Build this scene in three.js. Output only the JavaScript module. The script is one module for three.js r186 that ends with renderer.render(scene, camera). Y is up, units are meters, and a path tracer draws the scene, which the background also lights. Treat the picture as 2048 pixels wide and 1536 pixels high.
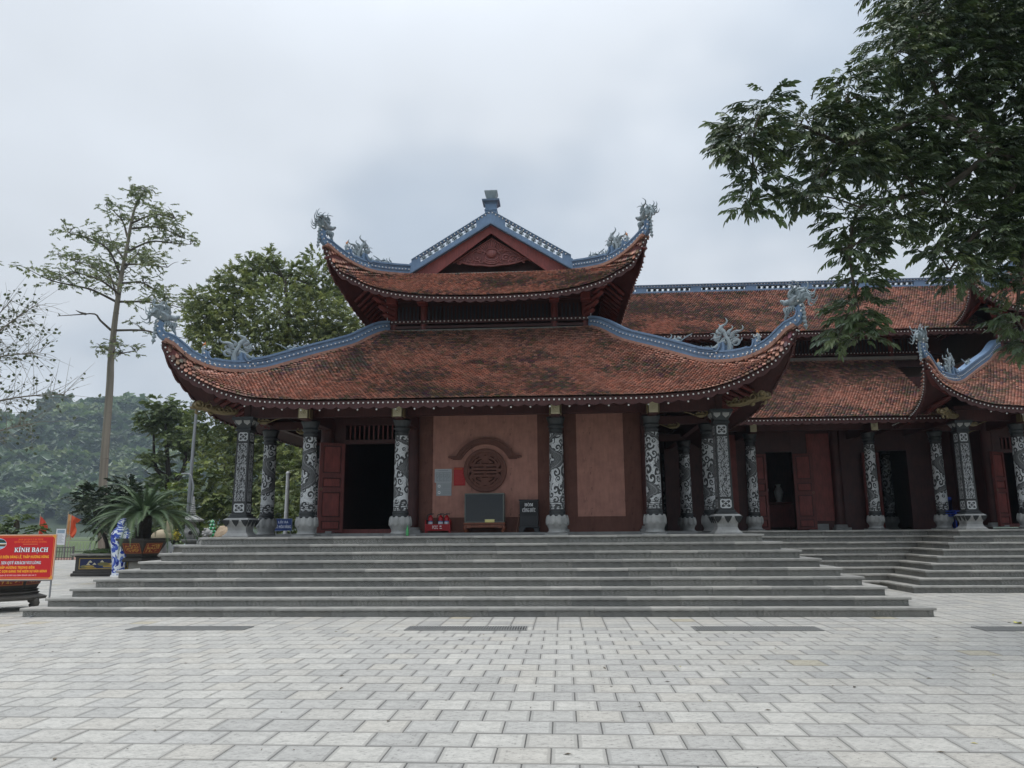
import * as THREE from 'three';
import { mergeGeometries } from 'three/addons/utils/BufferGeometryUtils.js';
import { ImprovedNoise } from 'three/addons/math/ImprovedNoise.js';
import { RoundedBoxGeometry } from 'three/addons/geometries/RoundedBoxGeometry.js';

// ---------------------------------------------------------------- camera, sky, sun, exposure
const scene = new THREE.Scene();
const camera = new THREE.PerspectiveCamera(52.89, 4 / 3, 0.1, 4000);
camera.position.set(0, 1.589, 0);
{
  const yaw = -0.0632, pitch = 0.1867, roll = -0.0071;
  camera.lookAt(Math.sin(yaw) * Math.cos(pitch), 1.589 + Math.sin(pitch), -Math.cos(yaw) * Math.cos(pitch));
  camera.rotateZ(roll);
}
const renderer = new THREE.WebGLRenderer({ antialias: true });
renderer.toneMapping = THREE.LinearToneMapping;
renderer.toneMappingExposure = 1.26;
renderer.shadowMap.enabled = true;

const perlin = new ImprovedNoise();
function fbm3(x, y, z, o = 4) { let s = 0, a = 0.5; for (let i = 0; i < o; i++) { s += a * perlin.noise(x, y, z); x *= 2.03; y *= 2.03; z *= 2.03; a *= 0.5; } return s; }
const clamp = (x, a = 0, b = 1) => Math.min(b, Math.max(a, x));
const sstep = (a, b, x) => { const t = clamp((x - a) / (b - a)); return t * t * (3 - 2 * t); };
const mix = (a, b, t) => a + (b - a) * t;
{
  const W = 1024, H = 512, data = new Float32Array(W * H * 4);
  for (let r = 0; r < H; r++) {
    const el = ((r + 0.5) / H - 0.5) * Math.PI, y = Math.sin(el), c = Math.cos(el);
    for (let q = 0; q < W; q++) {
      const az = ((q + 0.5) / W - 0.5) * 2 * Math.PI, x = Math.cos(az) * c, z = Math.sin(az) * c;
      const i = (r * W + q) * 4;
      let R, G, B;
      if (y < 0) { R = 0.34; G = 0.36; B = 0.38; } else {
        // overcast layer: brighter towards the zenith, soft grey-blue banks in it
        const k = 1 / (y + 0.35), n = fbm3(x * k * 1.15 + 3.1, y * 1.2 + 1.7, z * k * 1.15 - 2.2, 5), m = fbm3(x * k * 2.6 - 5, y * 2, z * k * 2.6 + 7, 4);
        const base = 0.56 + 1.7 * Math.pow(y, 5);
        const cl = clamp(0.56 + n * 1.25 + m * 0.4), lum = base * mix(0.9, 1.1, sstep(0.25, 0.75, cl)) * (1 + 0.16 * m);
        const blue = mix(1.05, 0.55, sstep(0.15, 0.75, cl));
        R = lum * (1 - 0.155 * blue); G = lum * (1 - 0.035 * blue); B = lum * (1 + 0.125 * blue);
      }
      data[i] = R; data[i + 1] = G; data[i + 2] = B; data[i + 3] = 1;
    }
  }
  const t = new THREE.DataTexture(data, W, H, THREE.RGBAFormat, THREE.FloatType);
  t.mapping = THREE.EquirectangularReflectionMapping; t.magFilter = THREE.LinearFilter; t.minFilter = THREE.LinearFilter; t.needsUpdate = true;
  scene.background = t; scene.environment = t;
}
const sun = new THREE.DirectionalLight(0xfff4e6, 0.9);
sun.position.set(-9, 62, -9); sun.target.position.set(-2, 0, -18);
sun.castShadow = true; sun.shadow.radius = 45; sun.shadow.mapSize.set(4096, 4096);
Object.assign(sun.shadow.camera, { left: -45, right: 45, top: 45, bottom: -45, near: 1, far: 160 });
scene.add(sun, sun.target);
scene.fog = new THREE.FogExp2(0xb6c6d2, 0.0004);

// ---------------------------------------------------------------- helpers
const V = (x, y, z) => new THREE.Vector3(x, y, z);
const rng = (s) => () => { s = (s + 0x6d2b79f5) | 0; let t = Math.imul(s ^ (s >>> 15), 1 | s); t = (t + Math.imul(t ^ (t >>> 7), 61 | t)) ^ t; return ((t ^ (t >>> 14)) >>> 0) / 4294967296; };
const used = {};
const numbered = (n) => { const k = (used[n] = (used[n] || 0) + 1); return k === 1 ? n : n + '_' + String(k - 1).padStart(3, '0'); };
function tag(o, label, category, group, kind) { o.userData.label = label; if (category) o.userData.category = category; if (group) o.userData.group = group; if (kind) o.userData.kind = kind; return o; }
function thing(name, label, category, pos = [0, 0, 0], turn = 0, group) {
  const o = new THREE.Group(); o.name = numbered(name); o.position.set(...pos); o.rotation.y = turn; scene.add(o);
  return tag(o, label, category, group);
}
function structure(name, label) { const o = new THREE.Group(); o.name = name; scene.add(o); return tag(o, label, name.replace(/_/g, ' ').split(' ').slice(-2).join(' '), null, 'structure'); }
function part(parent, name, geo, mat, pos) { const m = new THREE.Mesh(geo, mat); m.name = name; if (pos) m.position.set(...pos); parent.add(m); return m; }
function sub(parent, name, pos, turn = 0) { const g = new THREE.Group(); g.name = name; if (pos) g.position.set(...pos); g.rotation.y = turn; parent.add(g); return g; }
function stuff(parent, name, geo, mat, mats, cols) {
  const im = new THREE.InstancedMesh(geo, mat, mats.length); im.name = name; im.userData.kind = 'stuff';
  for (let i = 0; i < mats.length; i++) { im.setMatrixAt(i, mats[i]); if (cols) im.setColorAt(i, cols[i]); }
  parent.add(im); return im;
}
function flat(g) {
  const n = g.index ? g.toNonIndexed() : g;
  for (const k of Object.keys(n.attributes)) if (!['position', 'normal', 'uv'].includes(k)) n.deleteAttribute(k);
  if (!n.attributes.normal) n.computeVertexNormals();
  if (!n.attributes.uv) n.setAttribute('uv', new THREE.BufferAttribute(new Float32Array(n.attributes.position.count * 2), 2));
  n.morphAttributes = {};
  return n;
}
const join = (...gs) => mergeGeometries(gs.flat(3).map(flat));
const at = (g, x = 0, y = 0, z = 0, rx = 0, ry = 0, rz = 0, s = 1) => { const m = new THREE.Matrix4().compose(V(x, y, z), new THREE.Quaternion().setFromEuler(new THREE.Euler(rx, ry, rz, 'YXZ')), typeof s === 'number' ? V(s, s, s) : V(...s)); return g.clone().applyMatrix4(m); };
// uv in metres by the face's main direction
function mapped(g, k = 1) {
  g = flat(g.clone()); const p = g.attributes.position, uv = g.attributes.uv, a = V(0, 0, 0), b = V(0, 0, 0), c = V(0, 0, 0), n = V(0, 0, 0);
  for (let i = 0; i < p.count; i += 3) {
    a.fromBufferAttribute(p, i); b.fromBufferAttribute(p, i + 1); c.fromBufferAttribute(p, i + 2);
    n.copy(b).sub(a).cross(V(0, 0, 0).copy(c).sub(a)); const ax = Math.abs(n.x), ay = Math.abs(n.y), az = Math.abs(n.z);
    [a, b, c].forEach((q, j) => { if (ay >= ax && ay >= az) uv.setXY(i + j, q.x * k, q.z * k); else if (ax >= az) uv.setXY(i + j, q.z * k, q.y * k); else uv.setXY(i + j, q.x * k, q.y * k); });
  }
  return g;
}
const box = (w, h, d, x = 0, y = 0, z = 0) => { const g = new THREE.BoxGeometry(w, h, d); g.translate(x, y, z); return g; };
const rbox = (w, h, d, r, x = 0, y = 0, z = 0, s = 1) => { const g = new RoundedBoxGeometry(w, h, d, s, r); g.translate(x, y, z); return g; };
const lathe = (pts, seg = 20) => new THREE.LatheGeometry(pts.map(([r, y]) => new THREE.Vector2(r, y)), seg);
const cyl = (r0, r1, h, seg, x = 0, y = 0, z = 0) => { const g = new THREE.CylinderGeometry(r1, r0, h, seg); g.translate(x, y + h / 2, z); return g; };
const ball = (r, x, y, z, sx = 1, sy = 1, sz = 1, ws = 10, hs = 7) => { const g = new THREE.SphereGeometry(r, ws, hs); g.scale(sx, sy, sz); g.translate(x, y, z); return g; };
// tapered tube through points; radius is a number pair or a function of 0..1
function tube(pts, r0, r1, n = 8, sides = 6, smooth = true) {
  const src = pts.map((p) => (p.isVector3 ? p : V(...p)));
  const curve = smooth && src.length > 2 ? new THREE.CatmullRomCurve3(src, false, 'catmullrom', 0.5) : null;
  const P = []; for (let i = 0; i <= n; i++) { const t = i / n; if (curve) P.push(curve.getPoint(t)); else { const f = t * (src.length - 1), k = Math.min(src.length - 2, Math.floor(f)); P.push(src[k].clone().lerp(src[k + 1], f - k)); } }
  const rad = typeof r0 === 'function' ? r0 : (t) => mix(r0, r1, t);
  const pos = [], uv = [], idx = []; let ref = V(0.31, 0.9, 0.17).normalize();
  for (let i = 0; i <= n; i++) {
    const T = P[Math.min(n, i + 1)].clone().sub(P[Math.max(0, i - 1)]).normalize();
    let N = ref.clone().sub(T.clone().multiplyScalar(ref.dot(T))); if (N.lengthSq() < 1e-4) N = V(1, 0, 0).sub(T.clone().multiplyScalar(T.x)); N.normalize(); ref = N.clone();
    const Bn = T.clone().cross(N), r = Math.max(0.0004, rad(i / n));
    for (let j = 0; j <= sides; j++) { const a = (j / sides) * Math.PI * 2, q = P[i].clone().addScaledVector(N, Math.cos(a) * r).addScaledVector(Bn, Math.sin(a) * r); pos.push(q.x, q.y, q.z); uv.push(j / sides, i / n); }
  }
  const w = sides + 1;
  for (let i = 0; i < n; i++) for (let j = 0; j < sides; j++) { const a = i * w + j; idx.push(a, a + 1, a + w, a + 1, a + w + 1, a + w); }
  const g = new THREE.BufferGeometry(); g.setAttribute('position', new THREE.Float32BufferAttribute(pos, 3)); g.setAttribute('uv', new THREE.Float32BufferAttribute(uv, 2)); g.setIndex(idx); g.computeVertexNormals();
  return flat(g);
}
function grid(fn, nu, nv, uvf) {
  const pos = [], uv = [], idx = [];
  for (let j = 0; j <= nv; j++) for (let i = 0; i <= nu; i++) { const p = fn(i / nu, j / nv); pos.push(p.x, p.y, p.z); const q = uvf ? uvf(i / nu, j / nv) : [i / nu, j / nv]; uv.push(q[0], q[1]); }
  const w = nu + 1; for (let j = 0; j < nv; j++) for (let i = 0; i < nu; i++) { const a = j * w + i; idx.push(a, a + 1, a + w, a + 1, a + w + 1, a + w); }
  const g = new THREE.BufferGeometry(); g.setAttribute('position', new THREE.Float32BufferAttribute(pos, 3)); g.setAttribute('uv', new THREE.Float32BufferAttribute(uv, 2)); g.setIndex(idx); g.computeVertexNormals(); return g;
}
// band standing on a path: foot on the path, height h(t) along the path's own normal in the upright plane, width w across
function band(path, side, w, h, lift = 0) {
  const n = path.length - 1, pos = [], idx = [], up = [];
  for (let i = 0; i <= n; i++) { const T = path[Math.min(n, i + 1)].clone().sub(path[Math.max(0, i - 1)]).normalize(); let u = side.clone().cross(T).normalize(); if (i && u.dot(up[i - 1]) < 0) u.negate(); if (!i && u.y < 0) u.negate(); up.push(u); }
  for (let i = 0; i <= n; i++) {
    const hh = typeof h === 'function' ? h(i / n) : h, ww = typeof w === 'function' ? w(i / n) : w, lf = typeof lift === 'function' ? lift(i / n) : lift;
    for (const [s, v] of [[-1, 0], [1, 0], [1, 1], [-1, 1]]) { const q = path[i].clone().addScaledVector(side, (s * ww) / 2).addScaledVector(up[i], lf + v * hh); pos.push(q.x, q.y, q.z); }
  }
  for (let i = 0; i < n; i++) for (let k = 0; k < 4; k++) { const a = i * 4 + k, b = i * 4 + ((k + 1) % 4); idx.push(a, b, a + 4, b, b + 4, a + 4); }
  idx.push(0, 1, 2, 0, 2, 3); const e = n * 4; idx.push(e, e + 2, e + 1, e, e + 3, e + 2);
  const g = new THREE.BufferGeometry(); g.setAttribute('position', new THREE.Float32BufferAttribute(pos, 3)); g.setIndex(idx);
  const f = g.toNonIndexed(); f.computeVertexNormals(); return flat(f);
}
const table = (T) => (x) => { if (x <= T[0][0]) return T[0][1]; for (let i = 1; i < T.length; i++) if (x <= T[i][0]) { const [a, p] = T[i - 1], [b, q] = T[i], t = (x - a) / (b - a), m = (k) => (k <= 0 || k >= T.length - 1 ? 0 : (T[k + 1][1] - T[k - 1][1]) / (T[k + 1][0] - T[k - 1][0])); const d = b - a, t2 = t * t, t3 = t2 * t; return (2 * t3 - 3 * t2 + 1) * p + (t3 - 2 * t2 + t) * d * m(i - 1) + (-2 * t3 + 3 * t2) * q + (t3 - t2) * d * m(i); } return T[T.length - 1][1]; };
function shapeGeo(pts, depth, bevel = 0, holes) {
  const s = new THREE.Shape(pts.map(([x, y]) => new THREE.Vector2(x, y)));
  for (const h of holes || []) s.holes.push(new THREE.Path(h.map(([x, y]) => new THREE.Vector2(x, y))));
  return new THREE.ExtrudeGeometry(s, { depth, bevelEnabled: bevel > 0, bevelSize: bevel, bevelThickness: bevel, bevelSegments: 1, curveSegments: 8 });
}

// ---------------------------------------------------------------- textures
const hash = (x, y, s) => { let h = Math.imul(x, 374761393) ^ Math.imul(y, 668265263) ^ Math.imul(s, 1274126177); h = Math.imul(h ^ (h >>> 13), 1274126177); return ((h ^ (h >>> 16)) >>> 0) / 4294967296; };
function vnoise(x, y, per, s) { const xi = Math.floor(x), yi = Math.floor(y), fx = x - xi, fy = y - yi, u = fx * fx * (3 - 2 * fx), v = fy * fy * (3 - 2 * fy), w = (k) => ((k % per) + per) % per; return mix(mix(hash(w(xi), w(yi), s), hash(w(xi + 1), w(yi), s), u), mix(hash(w(xi), w(yi + 1), s), hash(w(xi + 1), w(yi + 1), s), u), v); }
function vfbm(u, v, per, s, o = 4) { let r = 0, a = 0.5, t = 0; for (let i = 0; i < o; i++) { r += a * vnoise(u * per, v * per, per, s + i); t += a; a *= 0.55; per *= 2; } return r / t; }
const enc = (l) => Math.round(255 * clamp(l <= 0.0031308 ? 12.92 * l : 1.055 * Math.pow(l, 1 / 2.4) - 0.055));
function tex(w, h, fn, srgb = true) {   // fn gives linear colour (3) or one value
  const d = new Uint8Array(w * h * 4);
  for (let y = 0; y < h; y++) for (let x = 0; x < w; x++) { const c = fn((x + 0.5) / w, (y + 0.5) / h), i = (y * w + x) * 4; if (typeof c === 'number') { d[i] = d[i + 1] = d[i + 2] = Math.round(255 * clamp(c)); } else for (let k = 0; k < 3; k++) d[i + k] = srgb ? enc(c[k]) : Math.round(255 * clamp(c[k])); d[i + 3] = 255; }
  const t = new THREE.DataTexture(d, w, h, THREE.RGBAFormat); t.wrapS = t.wrapT = THREE.RepeatWrapping; t.magFilter = THREE.LinearFilter; t.minFilter = THREE.LinearMipmapLinearFilter; t.generateMipmaps = true; if (srgb) t.colorSpace = THREE.SRGBColorSpace; t.needsUpdate = true; return t;
}
function canvasTex(w, h, draw, srgb = true) { const c = document.createElement('canvas'); c.width = w; c.height = h; draw(c.getContext('2d'), w, h); const t = new THREE.CanvasTexture(c); if (srgb) t.colorSpace = THREE.SRGBColorSpace; t.wrapS = t.wrapT = THREE.RepeatWrapping; t.magFilter = THREE.LinearFilter; return t; }
const lin = (r, g, b) => new THREE.Color().setRGB(r, g, b);
const std = (r, g, b, rough = 0.8, extra = {}) => new THREE.MeshStandardMaterial({ color: lin(r, g, b), roughness: rough, metalness: 0, side: THREE.DoubleSide, ...extra });
const grain = (base, amp, per, s, stretch = 1) => (u, v) => { const n = vfbm(u, v * stretch, per, s, 5) - 0.5, f = vnoise(u * 180, v * 180, 180, s + 9) - 0.5, k = 1 + amp * (n * 2 + f * 0.5); return base.map((c) => c * k); };

const stoneTex = tex(512, 512, grain([1, 1, 1].map((x) => x * 0.8), 0.3, 6, 11));
const stoneBump = tex(512, 512, (u, v) => 0.5 + 0.5 * (vfbm(u, v, 24, 31, 4) - 0.5) + 0.35 * (vnoise(u * 150, v * 150, 150, 5) - 0.5), false);
const plasterTex = tex(512, 512, (u, v) => {   // limewash with vertical rain runs and scratches
  const run = vfbm(u * 1, v * 0.15, 24, 61, 3), blot = vfbm(u, v, 5, 71, 5), sc = sstep(0.68, 0.8, vfbm(u + 0.03 * blot, v * 0.3, 14, 81, 3)) * sstep(0.45, 0.6, vfbm(u, v, 6, 85, 2)), k = 0.8 + 0.36 * (blot - 0.5) + 0.2 * (run - 0.5) - 0.32 * sc;
  return [k, k * (0.97 + 0.06 * (blot - 0.5)), k * 0.96];
});
const woodTex = tex(512, 512, (u, v) => { const g = vfbm(u * 1, v * 0.12, 48, 41, 4), b = vfbm(u, v, 4, 43, 4), k = 0.8 + 0.5 * (g - 0.5) + 0.4 * (b - 0.5); return [k, k, k]; });
const tileStain = (x, y, z) => fbm3(x * 0.9, y * 0.9, z * 0.9, 5);
const paintTex = tex(512, 512, (u, v) => { const b = vfbm(u, v, 5, 101, 5), r = vfbm(u, v * 0.2, 30, 103, 3), k = 0.84 + 0.3 * (b - 0.5) + 0.22 * (r - 0.5); return [k * 0.985, k, k * 1.01]; });

const MAT = {
  step: [[0.365, 0.358, 0.33], [0.3, 0.296, 0.275], [0.42, 0.408, 0.375], [0.335, 0.33, 0.305]].map((c) => std(...c, 0.72, { map: stoneTex, bumpMap: stoneBump, bumpScale: 0.003 })),
  stone: std(0.34, 0.345, 0.335, 0.7, { map: stoneTex, bumpMap: stoneBump, bumpScale: 0.004 }),
  stoneLight: std(0.4, 0.4, 0.385, 0.75, { map: stoneTex, bumpMap: stoneBump, bumpScale: 0.004 }),
  stoneBlack: std(0.028, 0.032, 0.034, 0.45, { map: stoneTex }),
  floor: std(0.3, 0.3, 0.29, 0.55, { map: stoneTex }),
  blue: std(0.168, 0.262, 0.4, 0.62, { map: paintTex }),
  blueDark: std(0.115, 0.178, 0.265, 0.62, { map: paintTex }),
  blueGrey: std(0.29, 0.345, 0.37, 0.6, { map: paintTex }),
  trim: std(0.42, 0.24, 0.18, 0.85, { map: plasterTex }),
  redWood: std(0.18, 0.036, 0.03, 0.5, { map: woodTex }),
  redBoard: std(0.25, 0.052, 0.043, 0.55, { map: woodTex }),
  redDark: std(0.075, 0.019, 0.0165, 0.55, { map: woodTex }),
  carve: std(0.27, 0.085, 0.075, 0.5, { map: woodTex }),
  wall: std(0.6, 0.31, 0.245, 0.88, { map: plasterTex }),
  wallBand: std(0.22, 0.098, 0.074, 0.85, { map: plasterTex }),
  concrete: std(0.3, 0.29, 0.26, 0.9, { map: stoneTex }),
  tileBase: std(0.09, 0.045, 0.035, 0.9),
  tile: std(1, 1, 1, 0.82),
  gold: std(0.26, 0.2, 0.1, 0.42, { metalness: 0.45, map: stoneTex }),
  goldPale: std(0.5, 0.45, 0.3, 0.5, { metalness: 0.1 }),
  flower: std(0.42, 0.49, 0.53, 0.6, { map: paintTex }),
  bulb: std(0.7, 0.69, 0.66, 0.35),
  black: std(0.012, 0.013, 0.016, 0.4),
  dark: std(0.02, 0.018, 0.018, 0.8),
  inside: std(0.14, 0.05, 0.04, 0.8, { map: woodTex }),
  slat: std(0.025, 0.02, 0.028, 0.6),
  wire: std(0.4, 0.4, 0.4, 0.5),
  orange: std(0.5, 0.19, 0.06, 0.6),
  white: std(0.75, 0.75, 0.73, 0.6),
};
// ---------------------------------------------------------------- ground and paving
{
  const g = structure('ground', 'green and earthen land around the temple court');
  part(g, 'land', (() => { const p = new THREE.PlaneGeometry(3000, 3000, 1, 1); p.rotateX(-Math.PI / 2); p.translate(0, -0.09, -400); return mapped(p, 0.05); })(), std(0.1, 0.13, 0.06, 1, { map: stoneTex }));
}
const PAVE = { w: 0.4, x0: -3.7137, z0: 5.728 };
{
  const court = structure('plaza_paving', 'pale grey square stone paving of the court');
  part(court, 'joint_bed', mapped(box(62, 0.06, 52, -4, -0.036, -22)), std(0.1, 0.098, 0.092, 0.95, { map: stoneTex }));
  // one paver: a rough field inside smooth dressed margins left and right
  const margin = (u, v) => { const e = Math.min(u, 1 - u) * 0.4, f = Math.min(v, 1 - v) * 0.4, wob = 0.012 * (vfbm(u, v, 9, 7, 3) - 0.5); return Math.max(1 - sstep(0.024, 0.034, e + wob), 1 - sstep(0.022, 0.03, f + wob)); };
  const mk = (s) => [tex(256, 256, (u, v) => { const m = margin(u, v), n = vfbm(u, v * 1.6, 5, s, 5) - 0.5, f = vnoise(u * 90, v * 90, 90, s + 3) - 0.5, ch = Math.pow(vfbm(u, v * 2, 16, s + 20, 3), 5) * 2.2, k = mix(0.88 + 0.34 * n + 0.16 * f - ch * 0.5, 0.66 + 0.14 * n, m); return [k, k * 0.998, k * 0.985]; }),
    tex(256, 256, (u, v) => mix(0.55 + 0.5 * (vfbm(u, v, 30, s + 50, 3) - 0.5) + 0.3 * (vfbm(u, v, 7, s + 60, 2) - 0.5), 0.4, margin(u, v)), false)];
  const looks = [3, 17, 29, 43].map(mk);
  const tints = [[0.475, 0.461, 0.428], [0.455, 0.443, 0.413], [0.492, 0.477, 0.44], [0.435, 0.424, 0.398], [0.47, 0.453, 0.417], [0.447, 0.437, 0.412], [0.485, 0.463, 0.42], [0.41, 0.401, 0.378], [0.51, 0.495, 0.458]];
  const mats = []; looks.forEach(([m, b]) => tints.forEach((t) => mats.push(std(...t, 0.78, { map: m, bumpMap: b, bumpScale: 0.003 }))));
  const many = looks.map(([m]) => std(1, 1, 1, 0.8, { map: m }));
  const geo = (() => {   // chamfered slab, uv 0..1 on top
    const h = 0.1965, hz = 0.189, c = 0.005, t = 0.006, T = [[-1, -1], [1, -1], [1, 1], [-1, 1]], pos = [], uv = [];
    const P = (k, in_, y) => [T[k][0] * (h - in_), y, T[k][1] * (hz - in_)], add = (p) => { pos.push(...p); uv.push(p[0] / 0.4 + 0.5, 0.5 - p[2] / 0.4); };
    for (const k of [0, 2, 1, 0, 3, 2]) add(P(k, c, t));
    for (let k = 0; k < 4; k++) { const a = k, b = (k + 1) % 4; for (const q of [P(a, c, t), P(b, c, t), P(b, 0, 0), P(a, c, t), P(b, 0, 0), P(a, 0, 0)]) add(q); for (const q of [P(a, 0, 0), P(b, 0, 0), P(b, 0, -0.03), P(a, 0, 0), P(b, 0, -0.03), P(a, 0, -0.03)]) add(q); }
    const g = new THREE.BufferGeometry(); g.setAttribute('position', new THREE.Float32BufferAttribute(pos, 3)); g.setAttribute('uv', new THREE.Float32BufferAttribute(uv, 2)); g.computeVertexNormals(); return g;
  })();
  const r = rng(5), near = [], far = [[], [], [], []], farC = [[], [], [], []];
  for (let row = -9; row < 100; row++) {
    const zc = PAVE.z0 + (row + 0.5) * PAVE.w, off = zc > 13.35 ? 0 : row % 2 ? 0.2 : 0;
    for (let i = -75; i < 80; i++) {
      const x = PAVE.x0 + off + (i + 0.5) * PAVE.w;
      if (x < -34 || x > 26) continue;
      const yy = -0.006 + 0.0035 * (r() - 0.5), big = fbm3(x * 0.12, 3.3, zc * 0.12, 3), tint = tints[Math.floor(clamp(r() * 0.999) * 9)], look = Math.floor(r() * 4), turn = r() < 0.5 ? 0 : Math.PI, tx = (r() - 0.5) * 0.006, tz = (r() - 0.5) * 0.006;
      const seen = zc > 4.9 && x > -0.705 * zc + 0.0 - 0.5 && x < 0.59 * zc + 0.35;
      if (Math.abs(x + 1.917) < 8.1 && zc > 15.3 && zc < 40) continue;       // under the stairs
      if (x > 9.2 && zc > 20.6) continue; if (x > 0 && zc > 22.6) continue;
      if (seen && near.length < 300) near.push([x, yy, -zc, look, tint, turn, tx, tz]);
      else {
        const k = look, odd = r(); far[k].push(new THREE.Matrix4().compose(V(x, yy, -zc), new THREE.Quaternion().setFromEuler(new THREE.Euler(tx, turn, tz)), V(1, 1, 1)));
        const m = 1 + 0.14 * big; farC[k].push(odd < 0.012 ? lin(0.46, 0.42, 0.33) : lin(tint[0] * m, tint[1] * m, tint[2] * m));
      }
    }
  }
  for (const [x, y, z, look, tint, turn, tx, tz] of near) { const m = part(court, 'paver', geo, mats[look * 9 + tints.indexOf(tint)], [x, y, z]); m.rotation.set(tx, turn, tz); }
  for (let k = 0; k < 4; k++) stuff(court, 'far_paver', geo, many[k], far[k], farC[k]);
  // dry leaf scraps blown over the court
  const lm = [], lc = [], q = rng(88); for (let i = 0; i < 90; i++) { const z = 4.6 + 10 * Math.pow(q(), 1.3), x = (q() * 1.35 - 0.72) * z, s = 0.4 + 0.9 * q(); lm.push(new THREE.Matrix4().compose(V(x, 0.004, -z), new THREE.Quaternion().setFromEuler(new THREE.Euler((q() - 0.5) * 0.3, q() * 6.28, (q() - 0.5) * 0.4)), V(s, s, s))); const k = 0.5 + q(); lc.push(q() < 0.25 ? lin(0.3 * k, 0.26 * k, 0.09 * k) : lin(0.1 * k, 0.08 * k, 0.055 * k)); }
  const scrap = new THREE.BufferGeometry(); scrap.setAttribute('position', new THREE.Float32BufferAttribute([-0.03, 0, 0, 0, 0.006, 0.011, 0.032, 0.002, 0, -0.03, 0, 0, 0.032, 0.002, 0, 0, 0.007, -0.012], 3)); scrap.computeVertexNormals(); stuff(court, 'leaf_litter', flat(scrap), std(1, 1, 1, 0.9), lm, lc);
}

// ---------------------------------------------------------------- stairs of stone slabs
const riserTex = [0, 1].map((q) => tex(1024, 128, (u, v) => {   // carved band: running scrolls between two fillets
  const x = u * (q ? 15 : 13), f = x - Math.floor(x), yy = (v - 0.5) * 2.2, cx = f - 0.5, rr = Math.hypot(cx * 1.6, yy), a = Math.atan2(yy, cx * 1.6);
  const spiral = Math.sin(a * (Math.floor(x) % 2 ? 1 : -1) + rr * 11), wave = Math.sin(x * Math.PI * 2 + yy * 2.2 * Math.sin(x * 1.3)) * 0.6;
  const frame = Math.abs(v - 0.5) > 0.4 ? 1 : 0, rel = frame ? 0 : sstep(-0.2, 0.5, q ? spiral : spiral * 0.8 + wave * 0.6), n = vfbm(u * 8, v, 8, 90 + q, 4) - 0.5, s = vfbm(u * 3, v * 0.4, 6, 95 + q, 3) - 0.5;
  const k = 0.5 + 0.62 * rel * (0.15 + 1.3 * vfbm(u * 2, v, 4, 97, 3)) + 0.26 * n + 0.4 * s; return [k, k, k * 0.98];
}));
const riserBump = [0, 1].map((q) => tex(1024, 128, (u, v) => {
  const x = u * (q ? 15 : 13), f = x - Math.floor(x), yy = (v - 0.5) * 2.2, cx = f - 0.5, rr = Math.hypot(cx * 1.6, yy), a = Math.atan2(yy, cx * 1.6);
  const spiral = Math.sin(a * (Math.floor(x) % 2 ? 1 : -1) + rr * 11), wave = Math.sin(x * Math.PI * 2 + yy * 2.2 * Math.sin(x * 1.3)) * 0.6;
  return Math.abs(v - 0.5) > 0.4 ? 0.8 : sstep(-0.2, 0.5, q ? spiral : spiral * 0.8 + wave * 0.6) * 0.75;
}, false));
const mkRiser = (tones) => tones.map((c, i) => std(...c, 0.75, { map: riserTex[i % 2], bumpMap: riserBump[i % 2], bumpScale: 0.012 }));
const RISER = mkRiser([[0.34, 0.338, 0.315], [0.28, 0.28, 0.265], [0.38, 0.374, 0.345], [0.31, 0.308, 0.285]]);
// unit slab: 1 m long in x, nose at z = 0 (towards the viewer), depth runs back
const slabGeo = (() => { const s = new THREE.Shape(); s.moveTo(0.004, 0); s.lineTo(0.36, 0); s.lineTo(0.36, 0.05); s.lineTo(0.012, 0.05); s.lineTo(0.003, 0.044); s.lineTo(0, 0.028); s.lineTo(0, 0.012); s.closePath(); const g = new THREE.ExtrudeGeometry(s, { depth: 1, bevelEnabled: false }); g.rotateY(Math.PI / 2); g.translate(-0.5, 0, 0); return mapped(g); })();
const riserGeo = (() => { const g = box(1, 1, 0.05, 0, 0.5, -0.025); return g; })();
function flight(parent, y0, rise, P, Q, outward, r, seg = 1.04, lead = 0) {
  // one straight run of nose from P to Q (xz), slabs and carved riser pieces laid end to end; treads start after lead, where a crossing tread ends
  const d = Q.clone().sub(P), L = d.length(), ry = Math.atan2(outward.x, outward.z), n = Math.max(1, Math.round(L / seg)), cuts = [0]; for (let i = 1; i < n; i++) cuts.push(i / n + (r() - 0.5) * 0.16 / n); cuts.push(1);
  for (let i = 0; i < n; i++) {
    const a = cuts[i] * L + 0.0025, b = cuts[i + 1] * L - 0.0025, a2 = i ? a : Math.max(a, lead), c2 = P.clone().addScaledVector(d, (a2 + b) / 2 / L).addScaledVector(outward, (r() - 0.5) * 0.006);
    const m = part(parent, 'tread_slab', slabGeo, MAT.step[Math.floor(r() * 4)], [c2.x, y0 + rise - 0.05 + (r() - 0.5) * 0.004, c2.z]); m.scale.x = b - a2; m.rotation.set(0, ry, (r() - 0.5) * 0.002);
    const ra = a < 0.01 ? 0.045 : a, rb = b > L - 0.01 ? L - 0.045 : b, f = P.clone().addScaledVector(d, (ra + rb) / 2 / L).addScaledVector(outward, -0.043 + (r() - 0.5) * 0.004), q = part(parent, 'riser_panel', riserGeo, RISER[Math.floor(r() * 4)], [f.x, y0, f.z]); q.scale.set(rb - ra, rise - 0.0525, 1); q.rotation.y = ry;
  }
}
const STEP = { half: 8.586, t: 0.2959, z: 14.816, tz: 0.2903 }, CX = -1.917, ZC = 17.8, FLOOR_A = 1.47, FLOOR_B = 1.51;
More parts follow.
